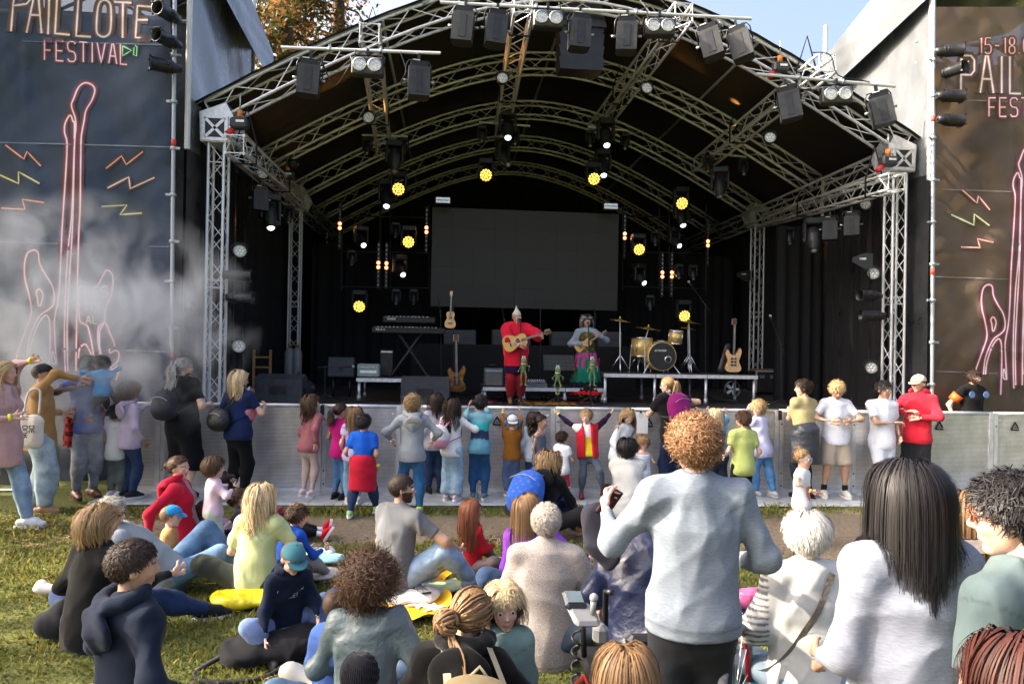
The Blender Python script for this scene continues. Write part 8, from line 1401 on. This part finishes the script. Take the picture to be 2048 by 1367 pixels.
b = PY(62, 860, 8.1); t = thing('tote_bag', 'white cloth tote bag with black lettering on the ochre jacket', 'bag', b); f = Fld(.02); f.cone((-.08, 0, .1), (-.06, 0, -.12), .1, .1, (A(0, 1, 0), 2.)); f.cone((.05, 0, .1), (.06, 0, -.12), .1, .1, (A(0, 1, 0), 2.)); V, Fq = f.mesh(.013, folds(9, .01)); obj('cloth', mkmesh('cloth', V, Fq[:, ::-1], cloth((.62, .6, .54), 'cotton'), True, np.ones((len(V), 3))), t)
MB().tube(catmull([(-.08, 0, .18), (-.05, .03, .42), (.05, .06, .44), (.08, 0, .18)], 5), .012, 5).build('handle', cloth((.62, .6, .54), 'cotton'), t); mb = MB()
for k, s_ in enumerate(('DUR', 'DE')): [mb.tube([A(.02+y*.9-.06+.07*k, -.085, .06-x) for x, y in st_], .006, 4) for st_ in text_strokes(s_, 0, 0, .055, wd=.6, gap=.3)]
mb.build('lettering', LOGO, t)
# picnic mat, yellow with white stars, folded edges
def mat_sheet(name, label, cat, pts, m, seed, amp=.03, n=26, lift=.015):
    Q = [PZ(*p) for p in pts]; t = thing(name, label, cat, Q[0]); u, v = np.meshgrid(np.linspace(0, 1, n), np.linspace(0, 1, n)); P = (Q[0]*(1-u)[..., None]*(1-v)[..., None]+Q[1]*u[..., None]*(1-v)[..., None]+Q[2]*u[..., None]*v[..., None]+Q[3]*(1-u)[..., None]*v[..., None])
    f = folds(seed, amp); z = np.abs(f(P.reshape(-1, 3)*.7)).reshape(n, n)*2.2; ed = np.minimum(np.minimum(u, 1-u), np.minimum(v, 1-v)); P[..., 2] += lift+z+.05*np.exp(-ed/.03)*np.abs(np.sin(u*9+v*7+seed)); P[..., 0] += .05*np.sin(v*8+seed); P[..., 1] += .05*np.sin(u*9+seed)
    i = np.arange(n*n).reshape(n, n); obj('cloth', mkmesh('cloth', P.reshape(-1, 3)-Q[0], np.stack([i[:-1, :-1], i[:-1, 1:], i[1:, 1:], i[1:, :-1]], -1).reshape(-1, 4), m, True), t); return t, P
YM = mat('picnic_yellow', (.72, .4, .01), .6, 0, .08, 6); t, Pm = mat_sheet('picnic_mat', 'yellow picnic mat with white stars under the bearded man', 'mat', [(625, 1232), (880, 1250), (905, 1160), (700, 1160)], YM, 5, .012)
o = thing_loc(t)
for k, (i, j) in enumerate(((4, 4), (9, 18), (15, 7), (20, 20), (6, 22), (13, 13), (21, 10))):
    c = Pm[i, j]-o+A(0, 0, .012); P = [((.11 if q % 2 == 0 else .045)*math.cos(q*PI/5+k), (.11 if q % 2 == 0 else .045)*math.sin(q*PI/5+k)) for q in range(10)]; MB().prism(P, c, c+A(0, 0, .003), A(1, 0, 0), A(0, 1, 0)).build('star', mat('star_white', (.7, .7, .66), .7), t)
blob('pale_clothes', 'pale crumpled clothes lying on the yellow mat', 'clothes', PZ(830, 1205), [((0, 0, .05), (.2, .13, .05)), ((.1, .05, .06), (.12, .1, .05)), ((-.12, -.04, .04), (.12, .08, .04))], cloth((.55, .5, .48), 'cotton'), fold=.025, h=.009)
t = thing('smartphone', 'dark phone lying on the pale clothes on the mat', 'phone', PZ(842, 1205)+A(0, 0, .11), .6); MB().box((0, 0, 0), (.09, .17, .012), rotm(.1, .1, 0), bev=.004).build('case', BLK, t); MB().box((0, 0, .0075), (.08, .155, .002), rotm(.1, .1, 0)).build('screen', LENS, t)
t = thing('picture_book', 'colourful picture book on the yellow mat', 'book', PZ(892, 1180)+A(0, 0, .035), .5); MB().box((0, 0, 0), (.3, .22, .012), rotm(.05, 0, 0)).build('cover', mat('book_print', (.1, .35, .4), .5, 0, 0, 14, col2=(.6, .55, .2)), t); MB().box((0, 0, -.008), (.29, .21, .008), rotm(.05, 0, 0)).build('pages', STICK, t)
for px, col, lab, sd in (((600, 1112), (.02, .3, .3), 'turquoise cloth on the grass by the red sneakers', 2), ((628, 1116), (.6, .62, .62), 'white crumpled cloth on the grass by the red sneakers', 3), ((648, 1128), (.3, .55, .6), 'pale blue muslin lying on the grass', 4), ((640, 1160), (.5, .45, .42), 'beige cloth lying on the grass near the mat', 6)):
    blob('baby_cloth', lab, 'cloth', PZ(*px), [((0, 0, .04), (.17, .1, .045)), ((.08, .04, .05), (.12, .09, .05))], cloth(col, 'cotton'), fold=.03, sd=sd, h=.011)
# dark toy on the toddler's hand, cap and jacket on the standing man's arm
t = blob('toy_animal', 'black toy held by the toddler in pink', 'toy', PY(448, 958, 7.35), [((0, 0, 0), (.07, .06, .06)), ((.08, 0, .02), (.05, .04, .04)), ((0, 0, .07), (.03, .03, .04))], cloth((.015, .014, .014), 'fleece'), fold=.004, h=.009)
t = blob('dark_jacket', 'dark jacket hanging from the grey sweatshirt man\'s hand', 'jacket', PY(1196, 1065, 3.35), [((0, 0, .06), (.09, .05, .1)), ((.02, 0, -.05), (.1, .05, .1)), ((.06, 0, -.1), (.05, .04, .09))], cloth((.035, .035, .05), 'cotton'), fold=.03, h=.009)
t = thing('phone_in_hand', 'dark phone held up by the grey sweatshirt man', 'phone', PY(1219, 1004, 3.3), .3); MB().box((0, 0, 0), (.075, .012, .15), rotm(.3, .5, 0), bev=.006).build('case', mat('maroon_case', (.05, .01, .015), .3), t); MB().box((0, .007, 0), (.068, .002, .14), rotm(.3, .5, 0)).build('screen', LENS, t)
t = thing('phone_in_hand', 'phone held by the boy in beige shorts', 'phone', PY(1690, 836, 8.95), 0); MB().box((0, 0, 0), (.15, .075, .01), rotm(.5, 0, 0), bev=.004).build('case', BLK, t); MB().box((0, 0, .006), (.14, .068, .002), rotm(.5, 0, 0)).build('screen', LENS, t)
t = thing('phone_in_hand', 'phone filming the show beside the stroller', 'phone', PY(1949, 1092, 2.75), 0); MB().box((0, 0, 0), (.13, .01, .065), bev=.004).build('case', BLK, t); MB().box((0, -.006, 0), (.12, .002, .058)).build('screen', mat('phone_picture', (.1, .06, .04), .2, 0, 0, 40, col2=(.4, .3, .3), emit=(.2, .15, .12), es=.6), t)
# wheelchair with control stick
p = PY(1290, 1330, 3.2); p[2] = 0; t = thing('electric_wheelchair', 'electric wheelchair with joystick panel in front of the sweatshirt man', 'wheelchair', p); RED = mat('red_frame', (.35, .01, .02), .35, .3); GRYP = mat('grey_plastic', (.2, .205, .21), .45)
jp = PY(1165, 1228, 2.95)-p; MB().box(jp, (.12, .15, .03), rotm(.3, .1, .2), bev=.015).build('control_panel', GRYP, t); MB().box(jp+A(-.03, .05, .045), (.1, .09, .03), rotm(.55, .1, .2), bev=.01).build('display_case', BLK, t); MB().box(jp+A(-.03, .042, .062), (.075, .06, .006), rotm(.55, .1, .2)).build('display', mat('lcd', (.12, .16, .18), .15), t); MB().cyl(jp+A(.04, -.02, .01), jp+A(.045, -.02, .075), .011, .015, n=10).build('joystick', GRYP, t); MB().sph(jp+A(.045, -.02, .08), .02, 10, 7).build('joystick_knob', GRYP, t)
MB().tube([jp+A(.0, .0, -.02), jp+A(.02, .05, -.2), jp+A(.06, .3, -.24)], .014, 6).build('armrest_bar', BLKM, t); a = np.linspace(0, 40, 240); MB().tube(np.stack([jp[0]-.03+.018*np.cos(a), jp[1]-.02+.018*np.sin(a), jp[2]-.06-a/40*.4], 1), .006, 5).build('coiled_cable', CABLE, t); MB().box(jp+A(.1, .08, -.12), (.07, .07, .09), bev=.02).build('cup_holder', GRYP, t)
MB().box((-.02, .2, .42), (.46, .46, .07), bev=.02).build('seat', BLK, t); MB().box((.06, -.08, .6), (.36, .06, .26), rotm(.1, 0, 0), bev=.02).build('backrest', BLK, t); MB().box((.0, .15, .22), (.36, .6, .18), bev=.04).build('base', BLKM, t); MB().tube([(-.2, -.1, .3), (-.22, .3, .35), (-.22, .55, .18)], .02, 8).build('frame', RED, t)
for s in (-1, 1): MB().tube([(s*.22, -.1, .3), (s*.23, -.14, .95), (s*.23, -.24, .98)], .014, 8).build('push_handle', BLKM, t); MB().tube(catmull([(s*.2+.06*0, .55+.1*math.sin(q), .1+.1*math.cos(q)) for q in np.linspace(0, 2*PI, 9)[:-1]], 3, True), .03, 8, True).build('front_wheel', CABLE, t)
wc = PY(1470, 1398, 3.0)-p; q_ = np.linspace(0, 2*PI, 40, endpoint=False); tl = .62
whl = MB().tube([wc+A(.05*math.cos(q)*.0+.31*math.cos(q)*math.sin(tl), .31*math.cos(q)*math.cos(tl), .31*math.sin(q)) for q in q_], .02, 8, True).build('rear_wheel', mat('tyre_grey', (.16, .16, .17), .7, bump=.6, bs=60), t); MB().tube([wc+A(.285*math.cos(q)*math.sin(tl), .285*math.cos(q)*math.cos(tl), .285*math.sin(q)) for q in q_], .011, 6, True).build('rim', RED, whl)
for k in range(12): q = k*PI/6; bar('spoke', wc, wc+A(.28*math.cos(q)*math.sin(tl), .28*math.cos(q)*math.cos(tl), .28*math.sin(q)), .002, whl)
bagm = cloth((.03, .03, .032), 'cotton'); f = Fld(.02); bp = PY(1412, 1318, 2.98)-p; f.ell(bp, A(.13, .06, .14)); V, Fq = f.mesh(.012, folds(11, .015)); obj('hanging_bag', mkmesh('hanging_bag', V, Fq[:, ::-1], bagm, True, np.ones((len(V), 3))), t); MB().tube(catmull([bp+A(-.13, -.05, .02), bp+A(0, -.07, -.02), bp+A(.13, -.04, .06)], 5), .008, 5).build('reflective_strip', GRYP, t); MB().tube([bp+A(.1, 0, .1), bp+A(.12, .02, .42)], .013, 8).build('strap_pole', BLKM, t)
# folding stool, stroller, bags on a starry mat
p = PY(1610, 1310, 3.05); p[2] = 0; t = thing('folding_stool', 'folding camp stool with turquoise seat under the white-haired woman', 'stool', p); TUR = cloth((.02, .2, .25), 'cotton'); MB().box((0, .0, .425), (.44, .36, .018)).build('seat', TUR, t)
for s in (-1, 1): MB().tube([(-.2, s*.16, .43), (.22, s*.16, .01)], .013, 8).build('leg', ALU, t); MB().tube([(.2, s*.14, .43), (-.22, s*.14, .01)], .013, 8).build('leg', ALU, t)
for x in (-.22, .22): MB().tube([(x, -.17, .012), (x, .17, .012)], .012, 8).build('foot_bar', ALU, t)
p = PY(1975, 1190, 2.9); p[2] = 0; t = thing('stroller', 'black and red stroller hood behind the black-haired woman', 'stroller', p); f = Fld(.02); f.ell((0, 0, .78), (.26, .34, .2), np.eye(3), [((0, 0, .74), A(0, 0, -1))]) if False else f.ell((0, 0, .76), (.26, .34, .2)); V, Fq = f.mesh(.016); obj('hood', mkmesh('hood', V, Fq[:, ::-1], cloth((.016, .016, .018), 'cotton'), True, np.ones((len(V), 3))), t); MB().tube([(.27*math.cos(q), -.05, .78+.21*math.sin(q)) for q in np.linspace(0, PI, 14)], .012, 6).build('red_piping', RED, t); MB().box((0, .1, .5), (.4, .6, .12), rotm(.3, 0, 0), bev=.04).build('seat', BLK, t)
for s in (-1, 1):
    MB().tube([(s*.24, -.4, 1.0), (s*.24, .35, .12)], .014, 8).build('frame_tube', ALU, t)
    for yy in (-.35, .4): MB().tube([(s*.26, yy+.11*math.cos(q), .13+.11*math.sin(q)) for q in np.linspace(0, 2*PI, 18, endpoint=False)], .022, 6, True).build('wheel', CABLE, t)
blob('pink_bag', 'pink shiny bag on the dotted blanket behind the sweatshirt man', 'bag', PZ(1505, 1222), [((0, 0, .1), (.16, .1, .1)), ((.1, 0, .08), (.1, .1, .08)), ((-.16, -.02, .07), (.08, .08, .07))], cloth((.42, .08, .2), 'puffer'), fold=.03, h=.01)
t, Pm = mat_sheet('dotted_blanket', 'dark blue dotted blanket under the pink bag', 'blanket', [(1420, 1262), (1530, 1262), (1545, 1225), (1430, 1225)], mat('navy_dots', (.015, .02, .05), .8, 0, 0, 60, col2=(.03, .035, .08)), 8, .006, 14); o = thing_loc(t)
for i in range(1, 13):
    for j in range(1, 13, 2): c = Pm[i, j+i % 2]-o; MB().cyl(c+A(0, 0, .004), c+A(0, 0, .007), .012, n=6).build('dot', STICK, t)
